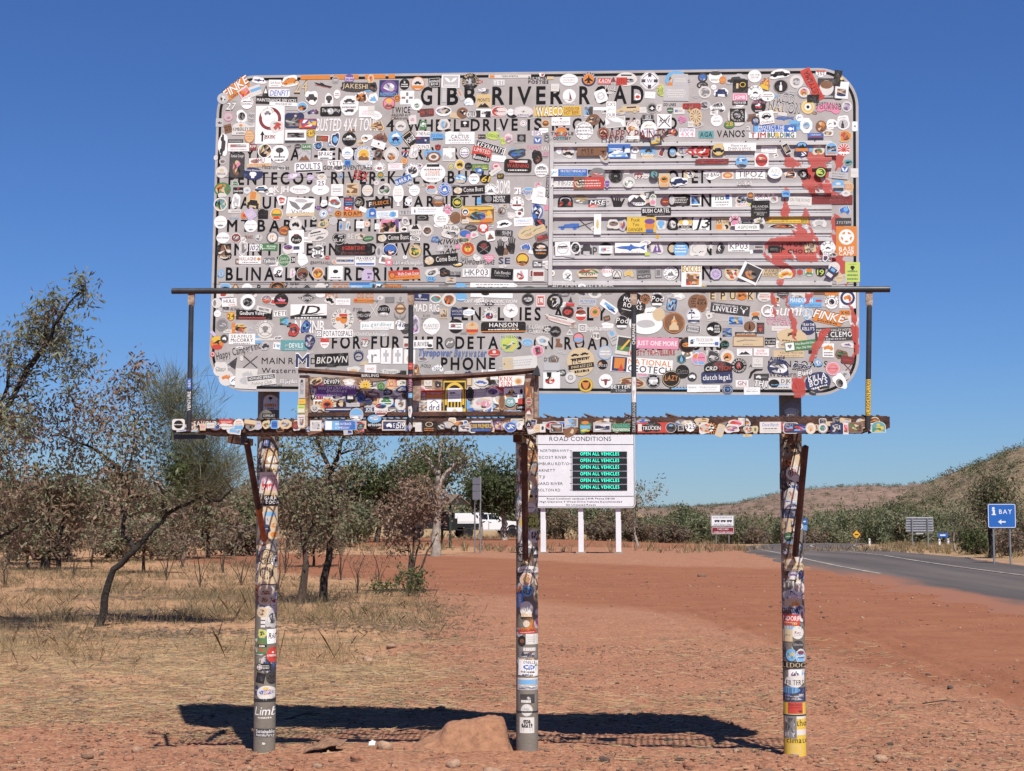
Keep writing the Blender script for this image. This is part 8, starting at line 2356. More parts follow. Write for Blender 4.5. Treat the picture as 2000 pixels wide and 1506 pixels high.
simple_tree('roadside_bush', 'dark green bush at the left of the blue BAY sign', *(17.804, 60.000, -0.026)[:2], 1.15, 1.5, {'green': 4, 'dark': 2, 'olive': 2}, BARKB, 40, 44, .1, leaf=.13, cat='bush', low=True)
simple_tree('roadside_bush', 'dry brown bush behind the right post of the BAY sign', *(17.970, 56.000, -0.010)[:2], 1.2, 1.5, {'brown': 4, 'ash': 3, 'pink': 1}, BARKB, 40, 44, .1, leaf=.12, cat='bush', low=True)
simple_tree('roadside_bush', 'pale leafy bush between the blank sign back and the BAY sign', *(18.997, 66.000, -0.036)[:2], 1.9, 1.0, {'grey': 5, 'olive': 2}, BARKP, 22, 30, .1, leaf=.14, cat='bush')
simple_tree('young_gum', 'thin young gum showing beside the right edge of the LED board', *(6.364, 78.000, -0.179)[:2], 3.5, 1.9, {'olive': 3, 'pink': 3, 'grey': 2}, BARKP, 20, 34, .2, leaf=.18)

# belt of scrub trees behind the track and along the bend: a few kinds, each copied with its own size, turn and label
PROTO = [simple_tree('scrub_tree', 'proto', -600 - 30 * i, -40, h, w, inks, bk, n, 48, .35, leaf=.34, low=lo) for i, (h, w, inks, bk, n, lo) in enumerate([
    (4.6, 4.6, {'olive': 3, 'brown': 2, 'pink': 3, 'grey': 3}, BARKB, 64, False), (5.2, 4.8, {'green': 2, 'dark': 2, 'olive': 4, 'grey': 2}, BARKB, 80, False), (3.4, 4.2, {'olive': 4, 'grey': 3, 'brown': 1}, BARKP, 70, True), (2.8, 3.6, {'brown': 4, 'ash': 3, 'olive': 2}, BARKB, 60, True), (4.0, 3.8, {'green': 2, 'olive': 4, 'grey': 3}, BARKP, 64, True)])]
sx_ = -800
def sap(x, dx, h): return [(x, -40, 0), (x + dx * .35, -40 + rng.normal(0, .1), h * .4), (x + dx * .8, -40 + rng.normal(0, .15), h * .75), (x + dx, -40, h)]
PROTO.append(tree('sapling', 'proto', 'sapling', [sap(sx_, .1, 2.2), sap(sx_ + .05, -.5, 1.8), sap(sx_ - .05, .6, 1.7), sap(sx_, -.2, 1.4)],
    [B((sx_, -40, 1.75), .5, .45, 9, 16, .16, .085, .032, {'brown': 3, 'pink': 3, 'grey': 2}), B((sx_ - .45, -40, 1.4), .35, .35, 6, 14, .15, .085, .03, {'brown': 3, 'grey': 3}), B((sx_ + .5, -40, 1.2), .35, .4, 6, 12, .15, .085, .03, {'olive': 3, 'pink': 3})], BARKB, .028))
KINDW = ['olive-brown scrub tree', 'dense dark green scrub tree', 'low grey-green scrub bush', 'dry brown twiggy bush', 'rounded green scrub bush', 'thin dry sapling']
ORD = ['first', 'second', 'third', 'fourth', 'fifth', 'sixth', 'seventh', 'eighth', 'ninth', 'tenth', 'eleventh', 'twelfth', 'thirteenth', 'fourteenth', 'fifteenth', 'sixteenth', 'seventeenth', 'eighteenth', 'nineteenth', 'twentieth']
def scatter(spots, where, group):
    spots = sorted(spots, key=lambda q: q[0] / q[1]); seen = {}
    for (x, y, k, s) in spots:
        i = seen.get(k, 0); seen[k] = i + 1; many = sum(1 for q in spots if q[2] == k) > 1
        o = copy_tree(PROTO[k], '%s%s %s' % (KINDW[k], ', %s such from left' % ORD[i] if many else '', where))
        o['group'] = group + ', ' + KINDW[k].split(' scrub')[0].split(' bush')[0]
        if 'bush' in KINDW[k]: o['category'] = 'bush'; o.name = 'scrub_bush'
        if 'sapling' in KINDW[k]: o.name = 'sapling'
        o.location = (x, y, gh(x, y) - .08); o.rotation_euler = (0, 0, rng.uniform(0, 6.28)); o.scale = (s * rng.uniform(.9, 1.15), s * rng.uniform(.9, 1.15), s * rng.uniform(.72, 1.2))
SP = []
for px, Y, k, s in [(-30, 62, 0, .9), (15, 74, 1, .8), (60, 66, 3, .9), (150, 70, 0, .85), (205, 82, 4, .9), (250, 64, 0, .75), (300, 78, 1, .8), (345, 70, 3, .9), (400, 84, 0, .95), (450, 66, 2, .9), (490, 76, 0, .9), (540, 88, 1, .85), (565, 68, 0, .85), (610, 80, 3, .9), (640, 92, 1, .9), (675, 74, 2, .9), (700, 98, 0, .9), (760, 106, 1, .85), (30, 105, 1, 1.1), (120, 110, 0, 1.1), (230, 108, 1, 1.1), (330, 112, 4, 1.2), (430, 110, 1, 1.1), (520, 114, 0, 1.1), (600, 116, 1, 1.1), (690, 118, 4, 1.2)]:
    SP.append(((px - 1000) / 3000 * Y, Y, k, s * .74))
scatter(SP, 'behind the left trees', 'scrub behind the left trees')
SP = []
for px, Y, k, s in [(15, 33, 5, .55), (20, 46, 0, .6), (70, 50, 3, .62), (140, 48, 0, .55), (215, 52, 3, .65), (300, 50, 0, .6), (345, 55, 3, .65), (410, 52, 0, .58), (455, 56, 3, .6), (60, 42, 0, .36), (150, 37, 5, .6), (185, 44, 5, .8), (285, 40, 0, .38), (330, 36, 5, .7), (362, 44, 5, .9), (395, 33, 5, .55), (440, 40, 5, .8), (475, 34, 5, .6), (560, 40, 5, .8), (548, 31, 5, .5), (668, 36, 5, .6), (700, 30, 5, .45), (742, 33, 5, .5), (615, 45, 0, .34)]:
    SP.append(((px - 1000) / 3000 * Y, Y, k, s))
scatter(SP, 'low in the left grass', 'low scrub in the grass')
SP = []
for px, Y, k, s in [(1050, 112, 0, .75), (1072, 120, 3, .95), (1100, 114, 0, .8), (1135, 118, 4, .8), (1165, 112, 3, .9), (1195, 118, 0, .7), (1230, 114, 3, .9), (1262, 120, 2, .8), (1290, 124, 4, .75), (1318, 116, 3, .8), (1335, 130, 1, .75), (1365, 124, 4, .95), (1385, 134, 1, .7), (1420, 128, 2, .95), (1450, 136, 4, .85), (1475, 126, 3, .9), (1500, 138, 2, .95), (1525, 132, 4, .8)]:
    SP.append(((px - 1000) / 3000 * Y, Y, k, s * .85))
scatter(SP, 'behind the LED board', 'scrub behind the LED board')
SP = []
for px, Y, k, s in [(1580, 165, 2, 1.2), (1605, 178, 4, 1.3), (1632, 160, 2, 1.1), (1660, 185, 4, 1.35), (1692, 165, 0, .9), (1718, 150, 4, 1.0), (1745, 172, 1, 1.0), (1772, 160, 2, 1.2), (1806, 180, 4, 1.3), (1838, 150, 2, 1.05), (1880, 118, 3, .9), (1560, 150, 3, 1.0), (1860, 172, 1, 1.0), (1990, 70, 3, .5), (1905, 62, 3, .42), (1950, 66, 2, .4), (2010, 60, 0, .35), (1845, 160, 2, .9)]:
    SP.append(((px - 1000) / 3000 * Y, Y, k, s))
scatter(SP, 'below the hills', 'scrub below the hills')
for o in PROTO:
    for ch in list(o.children): bpy.data.objects.remove(ch)
    bpy.data.objects.remove(o)

# far woodland over plain and hills: too many and too small to count
def far_clumps(n, pts, size):
    cents = []; dirs = []; mi = []; L = []; W = []
    for (x, y, z) in pts:
        s = size * rng.uniform(.6, 1.4); k = 34
        c = np.array([x, y, z + s * .55]); 
        p = c + rng.normal(0, 1, (k, 3)) * np.array([s * .38, s * .38, s * .28])
        cents.append(p); dirs.append(rng.normal(size=(k, 3))); kind = rng.choice(4, p=[.4, .25, .2, .15]); mi += [kind] * k; L += [s * .26] * k; W += [s * .15] * k
    return leaf_mesh('crowns', np.concatenate(cents), np.concatenate(dirs), np.array(L)[:, None], np.array(W)[:, None], [LF['olive'], LF['dark'], LF['grey'], LF['brown']], mi)
pts = []
for _ in range(3200):
    y = 200 * (700 / 200) ** rng.random(); a = rng.uniform(-.36, .40); x = a * y
    if 125 < y < 200 and x < 90 and x > 18 and abs(x - np.interp(y, [120, 146, 172, 196], [26, 38, 60, 95])) < 6: continue
    pts.append((x, y, float(gh0(x, y)) - .2))
tag(link('far_woodland', far_clumps(0, pts, 3.0)), 'grey-green woodland spreading over the plain below the hills', 'woodland', kind='stuff')
pts = []
for XX, YY, ZZ, n in ((HB[0], HB[1], HB[2], 7000), (HA[0], HA[1], HA[2], 3800)):
    J = rng.integers(0, XX.shape[0], n); I = rng.integers(0, XX.shape[1], n)
    for j, i in zip(J, I):
        if ZZ[j, i] > -1.5 and rng.random() < .75: pts.append((XX[j, i], YY[j, i], ZZ[j, i] - .3))
tag(link('hillside_scrub', far_clumps(0, pts, 1.7)), 'small scrub trees dotted over the rocky hills', 'scrub', kind='stuff')

# ================================================================ GRASS, STRAW, PEBBLES
def blades(n, region, hmin, hmax, wid, inks, lean=.5, dens=None, bunch=0):
    x0, x1, y0, y1 = region
    if bunch:
        m_ = n // bunch; cx = rng.uniform(x0, x1, m_ * 4); cy = rng.uniform(y0, y1, m_ * 4)
        if dens is not None: keep = rng.random(len(cx)) < dens(cx, cy); cx, cy = cx[keep][:m_], cy[keep][:m_]
        hs = rng.uniform(.6, 1.25, len(cx)); X = np.repeat(cx, bunch) + rng.normal(0, .05, len(cx) * bunch); Y = np.repeat(cy, bunch) + rng.normal(0, .05, len(cx) * bunch); HS = np.repeat(hs, bunch)
        spread = np.stack([X - np.repeat(cx, bunch), Y - np.repeat(cy, bunch)], 1) * 3.5
    else:
        X = rng.uniform(x0, x1, n * 3); Y = rng.uniform(y0, y1, n * 3)
        if dens is not None: keep = rng.random(len(X)) < dens(X, Y); X, Y = X[keep][:n], Y[keep][:n]
        HS = np.ones(len(X)); spread = np.zeros((len(X), 2))
    n = len(X); Z = gh_np(X, Y) - .01
    h = rng.uniform(hmin, hmax, n) * HS
    d = np.stack([rng.normal(0, lean, n) + spread[:, 0], rng.normal(0, lean, n) + spread[:, 1], np.ones(n)], 1); d /= np.linalg.norm(d, axis=1, keepdims=True)
    base = np.stack([X, Y, Z], 1); tip = base + d * h[:, None]; tip[:, 2] -= h * .12 * rng.random(n)
    a = rng.uniform(0, 6.28, n); s = np.stack([np.cos(a), np.sin(a), np.zeros(n)], 1) * wid
    mid = base + d * h[:, None] * .55 + np.stack([np.zeros(n), np.zeros(n), h * .04], 1)
    V = np.stack([base - s, base + s, mid + s * .7, tip, mid - s * .7], 1).reshape(-1, 3)
    F = np.arange(5 * n).reshape(n, 5)
    ks = list(inks); pw = np.array([inks[k] for k in ks], float); mi = rng.choice(len(ks), n, p=pw / pw.sum())
    return np_mesh('blades', V, F, [LF[k] for k in ks], mi)
dens_left = lambda x, y: straw_mask(x, y) * np.clip(fbm(x * .7, y * .5, 3, 77) * 2.2 - .55, 0, 1) * sstep(13.5, 19, y + (x + 4) * -.25)
tag(link('dry_grass', blades(72000, (-16, 1.0, 14, 34), .05, .24, .0013, {'straw': 5, 'straw2': 6, 'herb': 1, 'ash': 2}, .6, dens_left, bunch=14)), 'tufts of dry grass under the trees on the left', 'grass', kind='stuff')
dens_tall = lambda x, y: straw_mask(x, y) * np.clip(fbm(x * .5, y * .5, 3, 99) * 4 - 2.1, 0, 1)
tag(link('tall_straw_grass', blades(4200, (-7, -.4, 16.5, 25), .2, .52, .0015, {'straw': 3, 'straw2': 7}, .22, dens_tall, bunch=12)), 'tall straw-coloured grass stalks beside the leaning tree', 'grass', kind='stuff')
tag(link('green_undergrowth', blades(52000, (-20, .2, 22, 50), .06, .30, .0023, {'herb': 3, 'grey': 2, 'straw': 4, 'ash': 3, 'straw2': 4}, .6, lambda x, y: np.clip(fbm(x * .5, y * .4, 3, 55) * 3.2 - 1.1, 0, 1) * (x < -1.0 - .06 * (y - 22)) * (1 - .9 * track_mask(x, y)), bunch=16)), 'patches of green undergrowth among the dry grass', 'undergrowth', kind='stuff')
tag(link('track_verge_grass', blades(36000, (-40, 17, 56, 120), .18, .55, .012, {'straw': 5, 'straw2': 3, 'ash': 1}, .45, lambda x, y: (1 - track_mask(x, y)) * np.clip(fbm(x * .2, y * .2, 3, 44) * 3 - 1.0, 0, 1) * sstep(60, 68, y), bunch=14)), 'pale dry grass on the island round the LED board and behind it', 'grass', kind='stuff')
tag(link('far_verge_grass', blades(30000, (14.9, 40, 30, 120), .12, .4, .011, {'straw': 5, 'straw2': 3, 'herb': 2}, .45, lambda x, y: np.clip(fbm(x * .3, y * .3, 3, 14) * 2.6 - .7, 0, 1) * (x > np.interp(y, [30, 56, 78, 100, 122], [15.6, 16.6, 19.2, 23.6, 31])), bunch=12)), 'dry grass verge on the far side of the sealed road', 'grass', kind='stuff')

def litter(n, region, lmin, lmax, wid, inks, dens):
    x0, x1, y0, y1 = region
    X = rng.uniform(x0, x1, n * 3); Y = rng.uniform(y0, y1, n * 3); keep = rng.random(len(X)) < dens(X, Y); X, Y = X[keep][:n], Y[keep][:n]
    n = len(X); a = rng.normal(0, .55, n) + (rng.random(n) < .3) * rng.uniform(0, 3, n); L = rng.uniform(lmin, lmax, n)
    dx, dy = np.cos(a) * L / 2, np.sin(a) * L / 2; sx, sy = -np.sin(a) * wid, np.cos(a) * wid
    z0 = gh_np(X - dx, Y - dy) + .006 + rng.random(n) * .008; z1 = gh_np(X + dx, Y + dy) + .006 + rng.random(n) * .008
    V = np.stack([np.stack([X - dx - sx, Y - dy - sy, z0], 1), np.stack([X + dx - sx, Y + dy - sy, z1], 1), np.stack([X + dx + sx, Y + dy + sy, z1 + .003], 1), np.stack([X - dx + sx, Y - dy + sy, z0 + .003], 1)], 1).reshape(-1, 3)
    ks = list(inks); pw = np.array([inks[k] for k in ks], float)
    return np_mesh('litter', V, np.arange(4 * n).reshape(n, 4), [LF[k] for k in ks], rng.choice(len(ks), n, p=pw / pw.sum()))
tag(link('straw_litter', litter(30000, (-8, 4.5, 9.6, 20), .03, .15, .0017, {'straw': 5, 'straw2': 4, 'brown': 3, 'ash': 2}, lambda x, y: np.clip(straw_mask(x, y) * 1.0 + .10 + .35 * sstep(11.2, 12, y) * (1 - sstep(13.2, 15, y)) * (1 - sstep(1.5, 3.5, x)), 0, 1) * np.clip(fbm(x * 1.3, y * 1.3, 3, 66) * 2.6 - .7, 0, 1))), 'flattened straw and bark litter over the dirt', 'straw', kind='stuff')

tag(link('leaf_litter', litter(13000, (-10, .8, 19.5, 32), .03, .09, .010, {'ash': 4, 'brown': 4, 'dark': 3}, lambda x, y: straw_mask(x, y) * np.clip(fbm(x * .45, y * .45, 3, 36) * 3.4 - 1.35, 0, 1))), 'dark fallen leaves on the ground under the left trees', 'leaf litter', kind='stuff')
STONEM = [mat('stone_red', (.30, .135, .080), .95, 0, var=.22, scale=20, bump=.5, bscale=60), mat('stone_brown', (.20, .115, .075), .95, 0, var=.22, scale=20, bump=.5, bscale=60), mat('stone_pale', (.36, .225, .15), .95, 0, var=.2, scale=20, bump=.5, bscale=60), mat('stone_dark', (.085, .058, .046), .95, 0, var=.2, scale=20)]
def rock_base(sub):
    bm = bmesh.new(); bmesh.ops.create_icosphere(bm, subdivisions=sub, radius=1)
    V = np.array([v.co[:] for v in bm.verts]); F = np.array([[v.index for v in f.verts] for f in bm.faces]); bm.free(); return V, F
RV, RF = rock_base(1)
def pebbles(n, region, smin, smax, dens):
    x0, x1, y0, y1 = region
    X = rng.uniform(x0, x1, n * 4); Y = rng.uniform(y0, y1, n * 4); keep = rng.random(len(X)) < dens(X, Y); X, Y = X[keep][:n], Y[keep][:n]; n = len(X)
    S = smin * (smax / smin) ** (rng.random(n) ** 2.2)
    Rr = rng.uniform(.65, 1.2, (n, len(RV), 1)); sc = np.stack([rng.uniform(.8, 1.5, n), rng.uniform(.7, 1.2, n), rng.uniform(.35, .75, n)], 1)
    P = RV[None] * Rr * sc[:, None, :] * S[:, None, None]; a = rng.uniform(0, 6.28, n); c, s = np.cos(a)[:, None], np.sin(a)[:, None]
    Q = np.stack([P[..., 0] * c - P[..., 1] * s + X[:, None], P[..., 0] * s + P[..., 1] * c + Y[:, None], P[..., 2] + (gh_np(X, Y) + S * .12)[:, None]], -1)
    F = (RF[None] + (np.arange(n) * len(RV))[:, None, None]).reshape(-1, 3)
    mi = np.repeat(rng.choice(4, n, p=[.42, .3, .18, .10]), len(RF))
    return np_mesh('pebbles', Q.reshape(-1, 3), F, STONEM, mi)
tag(link('gravel', pebbles(26000, (-5, 7, 9.0, 19), .004, .024, lambda x, y: np.clip((fbm(x * 1.1, y * 1.1, 3, 5) * 2.4 - .7), 0, 1) * (1 - .8 * track_mask(x, y)) * (1.15 - .05 * (y - 9)))), 'loose red gravel and clods scattered over the dirt', 'gravel', kind='stuff')

tag(link('track_clods', pebbles(2600, (-2, 9.5, 11, 40), .008, .035, lambda x, y: track_mask(x, y) * np.clip(fbm(x * .6, y * .6, 3, 15) * 2.4 - .8, 0, 1))), 'scattered small clods on the bare red track', 'clods', kind='stuff')

# stones one can pick out
SV, SF = rock_base(2)
for k in range(4):
    nv = SV * (1 + .28 * (fbm(SV[:, 0] * 1.7 + k * 9, SV[:, 1] * 1.7 + SV[:, 2] * 2.3, 3, k) - .5))[:, None] * 1.0
    nv = np.where(np.abs(nv) > .62, np.sign(nv) * (.62 + (np.abs(nv) - .62) * .35), nv)
    if k == 0: SME = []
    SME.append(np_mesh('stone', nv, SF, STONEM[k]))
big = [((-0.980, 9.950, 0.128), .055, 0), ((-0.843, 10.350, 0.096), .075, 2), ((-0.677, 10.300, 0.100), .05, 0), ((-0.368, 9.750, 0.057), .055, 2), ((-0.116, 9.550, 0.058), .07, 2), ((-0.047, 9.500, 0.057), .05, 1), ((0.031, 9.500, 0.050), .06, 0), ((-1.691, 9.550, 0.064), .07, 2), ((-1.832, 9.550, 0.058), .06, 1), ((-2.614, 10.900, 0.065), .055, 2), ((-2.554, 10.400, 0.061), .06, 0), ((-2.855, 10.500, 0.064), .05, 1), ((-2.657, 13.400, 0.152), .075, 2), ((-3.682, 13.200, 0.140), .055, 3), ((1.113, 11.100, 0.091), .05, 3), ((2.679, 9.500, 0.057), .06, 3), ((2.351, 9.950, 0.064), .06, 2), ((2.632, 10.900, 0.083), .04, 3), ((4.060, 14.400, 0.218), .04, 3), ((0.588, 9.950, 0.064), .05, 3), ((-1.572, 17.000, 0.246), .10, 2), ((-1.436, 18.500, 0.248), .09, 2), ((-1.341, 17.500, 0.246), .07, 0), ((-1.400, 9.700, 0.055), .05, 0), ((-1.216, 9.750, 0.063), .045, 2), ((1.109, 9.800, 0.055), .05, 0), ((1.558, 9.500, 0.050), .09, 1), ((1.503, 9.550, 0.055), .06, 0), ((0.927, 12.800, 0.163), .05, 2), ((-0.595, 12.900, 0.164), .06, 1), ((0.049, 12.300, 0.151), .06, 1), ((4.658, 38.000, 0.170), .13, 1), ((-2.897, 9.400, 0.042), .05, 1), ((-3.314, 10.300, 0.066), .05, 0), ((-2.158, 9.400, 0.052), .05, 0)]
ZN = ('left of the left post', 'between the left and middle posts', 'between the middle and right posts', 'right of the right post')
zone = lambda p: (0 if p[0] < -1.78 else 1 if p[0] < .1 else 2 if p[0] < 1.86 else 3, p[1] < 10.9)
big.sort(key=lambda q: q[0][0] / q[0][1]); seen = {}
for (p, s, k) in big:
    o = link('stone', SME[k]); x, y = p[0], p[1]
    o.location = (x, y, gh(x, y) + s * .12); o.rotation_euler = (rng.uniform(-.3, .3), rng.uniform(-.3, .3), rng.uniform(0, 6.28)); o.scale = (s * rng.uniform(.9, 1.3), s * rng.uniform(.7, 1.1), s * rng.uniform(.45, .75))
    z_ = zone(p); n = sum(1 for q in big if q[2] == k and zone(q[0]) == z_); i = seen.get((k, z_), 0); seen[(k, z_)] = i + 1
    nm = ('red', 'brown', 'pale orange', 'dark')[k]
    tag(o, '%s%s stone %s, %s' % (ORD[i] + ' from left ' if n > 1 else '', nm, ZN[z_[0]], 'near their feet' if z_[1] else 'beyond the shadow'), 'stone', '%s stones lying on the dirt' % nm)

# earth mound beside the middle post
mx0, my0 = (-0.338, 10.620, 0.046)[:2]
u_ = np.linspace(-1, 1, 60); v_ = np.linspace(-1, 1, 44); UU, VV = np.meshgrid(u_, v_)
top = np.interp(UU, [-1, -.92, -.7, -.55, -.42, -.3, 0, .45, .74, .82, .88, 1], [0, .10, .36, .46, .60, .86, .93, 1.0, 1.0, .80, .22, 0]) * (1 - np.abs(VV) ** 3.2) ** .7 * np.clip(np.interp(VV, [-1, -.55, -.2, .3, 1], [0, .55, .96, 1, .3]), 0, 1)
top = top * (1 + .22 * (fbm(UU * 2.5 + 4, VV * 2.5, 3, 61) - .5)) + .10 * (fbm(UU * 6, VV * 6, 3, 62) - .5) * (top > .03)
MX = mx0 + UU * .36 + .03 * (fbm(UU * 3, VV * 3, 2, 64) - .5); MY = my0 + VV * .34
MZ = gh_np(MX.ravel(), MY.ravel()).reshape(MX.shape) + top * .20 - .012
ii = np.arange(MX.size).reshape(MX.shape)
me = np_mesh('dirt_mound', np.stack([MX.ravel(), MY.ravel(), MZ.ravel()], 1), np.stack([ii[:-1, :-1].ravel(), ii[:-1, 1:].ravel(), ii[1:, 1:].ravel(), ii[1:, :-1].ravel()], 1), mat('termite_earth', (.295, .148, .084), .97, 0, var=.15, scale=18, col2=(.20, .094, .052), bump=.8, bscale=38), smooth=True)
tag(link('dirt_mound', me), 'lump of smooth orange earth beside the foot of the middle post', 'mound')

# bent sheet of rusty metal lying by the left post
bx, by = (-1.238, 10.300, 0.083)[:2]; bz = gh(bx, by)
NX_, NY_ = 10, 6; vs_ = []; fs_ = []
for side in (0, 1):
    for j in range(NY_):
        for i in range(NX_):
            u, v = i / (NX_ - 1) - .5, j / (NY_ - 1) - .5
            z = .066 + .022 * v - .085 * max(0, -u - .12) * 1.6 + .02 * math.sin(u * 9 + v * 3) * .5 - .03 * max(0, u - .36) - .05 * max(0, -v - .3) * (1 - u)
            vs_.append((bx + u * .25 + v * .03, by + v * .17, bz + z + side * .006))
for j in range(NY_ - 1):
    for i in range(NX_ - 1):
        a = j * NX_ + i; N_ = NX_ * NY_
        fs_ += [(a, a + NX_, a + NX_ + 1, a + 1), (N_ + a, N_ + a + 1, N_ + a + NX_ + 1, N_ + a + NX_)]
ring = [i for i in range(NX_)] + [j * NX_ + NX_ - 1 for j in range(1, NY_)] + [(NY_ - 1) * NX_ + i for i in range(NX_ - 2, -1, -1)] + [j * NX_ for j in range(NY_ - 2, 0, -1)]
for a, b in zip(ring, ring[1:] + ring[:1]): fs_.append((a, b, b + NX_ * NY_, a + NX_ * NY_))
mb = MB(); mb.add(vs_, fs_); mb.box(bx - .02, bx + .07, by + .045, by + .055, bz - .02, bz + .066)
tag(mb.build('rusty_sheet', mat('rusty_scrap', (.26, .145, .085), .9, 0, var=.2, scale=18, col2=(.10, .052, .033), bump=.5, bscale=60)), 'bent piece of rusty sheet metal lying right of the left post', 'scrap metal')
mb = MB(); qx, qy = (-0.951, 10.600, 0.090)[:2]; qz = gh(qx, qy) + .01
mb.prism([(qx - .022, qz), (qx + .02, qz), (qx + .024, qz + .02), (qx, qz + .032), (qx - .02, qz + .02)], 'y', qy - .015, qy + .015); tag(mb.build('litter_scrap', INKMATS[INKI['w']]), 'small white scrap of litter by the shadow edge', 'litter')
# fallen twigs
for (p, l, a, g_) in (((-0.680, 11.500, 0.029), .35, .35, 'in the shadow left of the earth mound'), ((-1.659, 12.300, 0.071), .4, .9, 'at the shadow edge right of the left post'), ((3.680, 13.300, 0.163), .35, .1, 'on the bare red dirt at the right')):
    x, y = p[0], p[1]; mb = MB(); z = gh(x, y) + .012
    mb.tube([(x - l / 2 * math.cos(a), y - l / 2 * math.sin(a), z), (x, y + .02, z + .02), (x + l / 2 * math.cos(a), y + l / 2 * math.sin(a), z + .01)], [.006, .005, .003], 5)
    mb.tube([(x, y + .02, z + .02), (x + .08, y + .06, z + .03)], [.004, .002], 4)
    tag(mb.build('fallen_twig', BARKB), 'thin dry twig lying ' + g_, 'twig', 'dry twigs on the dirt')

# ================================================================ OTHER SIGNS
WHITE = mat('white_sign_paint', (.70, .70, .72), .45, 0, var=.05, scale=2, col2=(.62, .62, .64)); GREYS = mat('grey_sign_back', (.46, .47, .49), .5, .2, var=.1, scale=2); BLUE = mat('blue_sign_sheeting', (.022, .12, .42), .4, 0, var=.06, scale=2); MAROON = mat('maroon_sign_sheeting', (.20, .022, .03), .45, 0, var=.05, scale=2); YEL = mat('yellow_sign_sheeting', (.72, .36, .02), .45, 0, var=.05, scale=2)
GALV = mat('galvanised_post', (.34, .35, .36), .45, .6, var=.1, scale=5); LEDB = mat('led_screen_black', (.020, .021, .022), .4, 0, var=.1, scale=9); LEDG = mat('led_green', (.02, .5, .35), .5, 0, var=.02, emit=((.04, .85, .55), .9)); INKS2 = mat('sign_ink_black', (.02, .02, .022), .5, 0, var=.1)
def txt_part(parent, txt, x0, x1, z0, h, y, m, bold=1, track=.16, fit=True, name='lettering'):
    V, F, w = text_geo(txt, bold, False, track); k = (x1 - x0) / w if fit else h
    mb = MB(); mb.add([(x0 + a * k, y, z0 + b * h) for a, b in V], F); return mb.build(name, m, parent)
def plate(parent, name, x0, x1, z0, z1, m, r=.05, y=0.0, th=.012):
    mb = MB(); P_ = [((x0 + x1) / 2 + a, (z0 + z1) / 2 + b) for a, b in rrect(x1 - x0, z1 - z0, r, 5)]; mb.prism(P_, 'y', y, y + th); return mb.build(name, m, parent)
def frame_line(parent, x0, x1, z0, z1, r, w, m, y):
    mb = MB(); a = [((x0 + x1) / 2 + p, (z0 + z1) / 2 + q) for p, q in rrect(x1 - x0, z1 - z0, r, 5)]; b = [((x0 + x1) / 2 + p, (z0 + z1) / 2 + q) for p, q in rrect(x1 - x0 - 2 * w, z1 - z0 - 2 * w, max(r - w, .004), 5)]; n = len(a)
    mb.add([(p, y, q) for p, q in a + b], [(i, (i + 1) % n, n + (i + 1) % n, n + i) for i in range(n)]); return mb.build('border_line', m, parent)
def pole(parent, x, z0, z1, w, m, y=.05, name='post'):
    mb = MB(); mb.tube([(x, y, z0), (x, y, z1)], w / 2, 10); return mb.build(name, m, parent, smooth=True)

# electronic road-condition board
LY = 60.0; S_ = LY / 3000
lx = (1134 - 1000) * S_; lz = gh(lx, LY)
led = thing('led_road_sign', 'white road conditions board with six green LED message lines on white posts', 'road sign', (lx, LY, 0))
def X_(px): return (px - 1134) * S_
def Z_(py): return 1.6 - (py - 993) * S_ * 1.003
lp = plate(led, 'sign_board', X_(1028), X_(1240), Z_(992), Z_(836), WHITE, .14, 0, .08)
frame_line(lp, X_(1029.2), X_(1238.8), Z_(990.8), Z_(837.2), .13, .025, INKS2, -.002)
for py in (869, 969.5):
    mb = MB(); mb.box(X_(1030), X_(1237), -.003, -.0012, Z_(py + .6), Z_(py - .6)); mb.build('dividing_line', INKS2, lp)
txt_part(lp, 'ROAD CONDITIONS', X_(1073), X_(1194), Z_(862), .165, -.003, INKS2, 0)
for t_, xa, xb, py in (('GREAT NORTHERN HWY', 1030.5, 1111, 881), ('PENTECOST RIVER', 1032, 1107, 894), ('KALUMBURU RDT/O', 1031, 1111.5, 906.5), ('MT BARNETT', 1033, 1084, 919.5), ('IMINTJI', 1033, 1064, 932), ('LENNARD RIVER', 1032, 1099, 945), ('BOLTON RD', 1050, 1094, 957.5)):
    txt_part(lp, t_, X_(xa), X_(xb), Z_(py + 2.6), .105, -.003, INKS2, 0)
mb = MB(); mb.box(X_(1115), X_(1115.8), -.003, -.0012, Z_(958), Z_(881))
for py in (881, 893.5, 906.5, 919, 932, 944.5, 957.5): mb.box(X_(1112.5), X_(1117), -.005, -.0031, Z_(py + .4), Z_(py - .4))
mb.build('route_diagram', INKS2, lp)
for k in range(6):
    py = 888 + 12.9 * k
    mb = MB(); mb.box(X_(1118), X_(1224.5), -.02, 0, Z_(py + 5.4), Z_(py - 5.4)); sc_ = mb.build('led_screen', LEDB, lp)
    txt_part(sc_, 'OPEN ALL VEHICLES', X_(1133), X_(1209), Z_(py + 2.2), .125, -.0225, LEDG, 1, .2)
for t_, xa, xb, py in (('Road Condition Updates 24HR Phone 138 138', 1068, 1200, 974), ('High Clearance 4 Wheel Drive Vehicles Recommended', 1054, 1214, 980), ('On Unsealed Roads', 1105, 1163, 986)):
    txt_part(lp, t_, X_(xa), X_(xb), Z_(py + 1.7), .066, -.003, INKS2, 1)
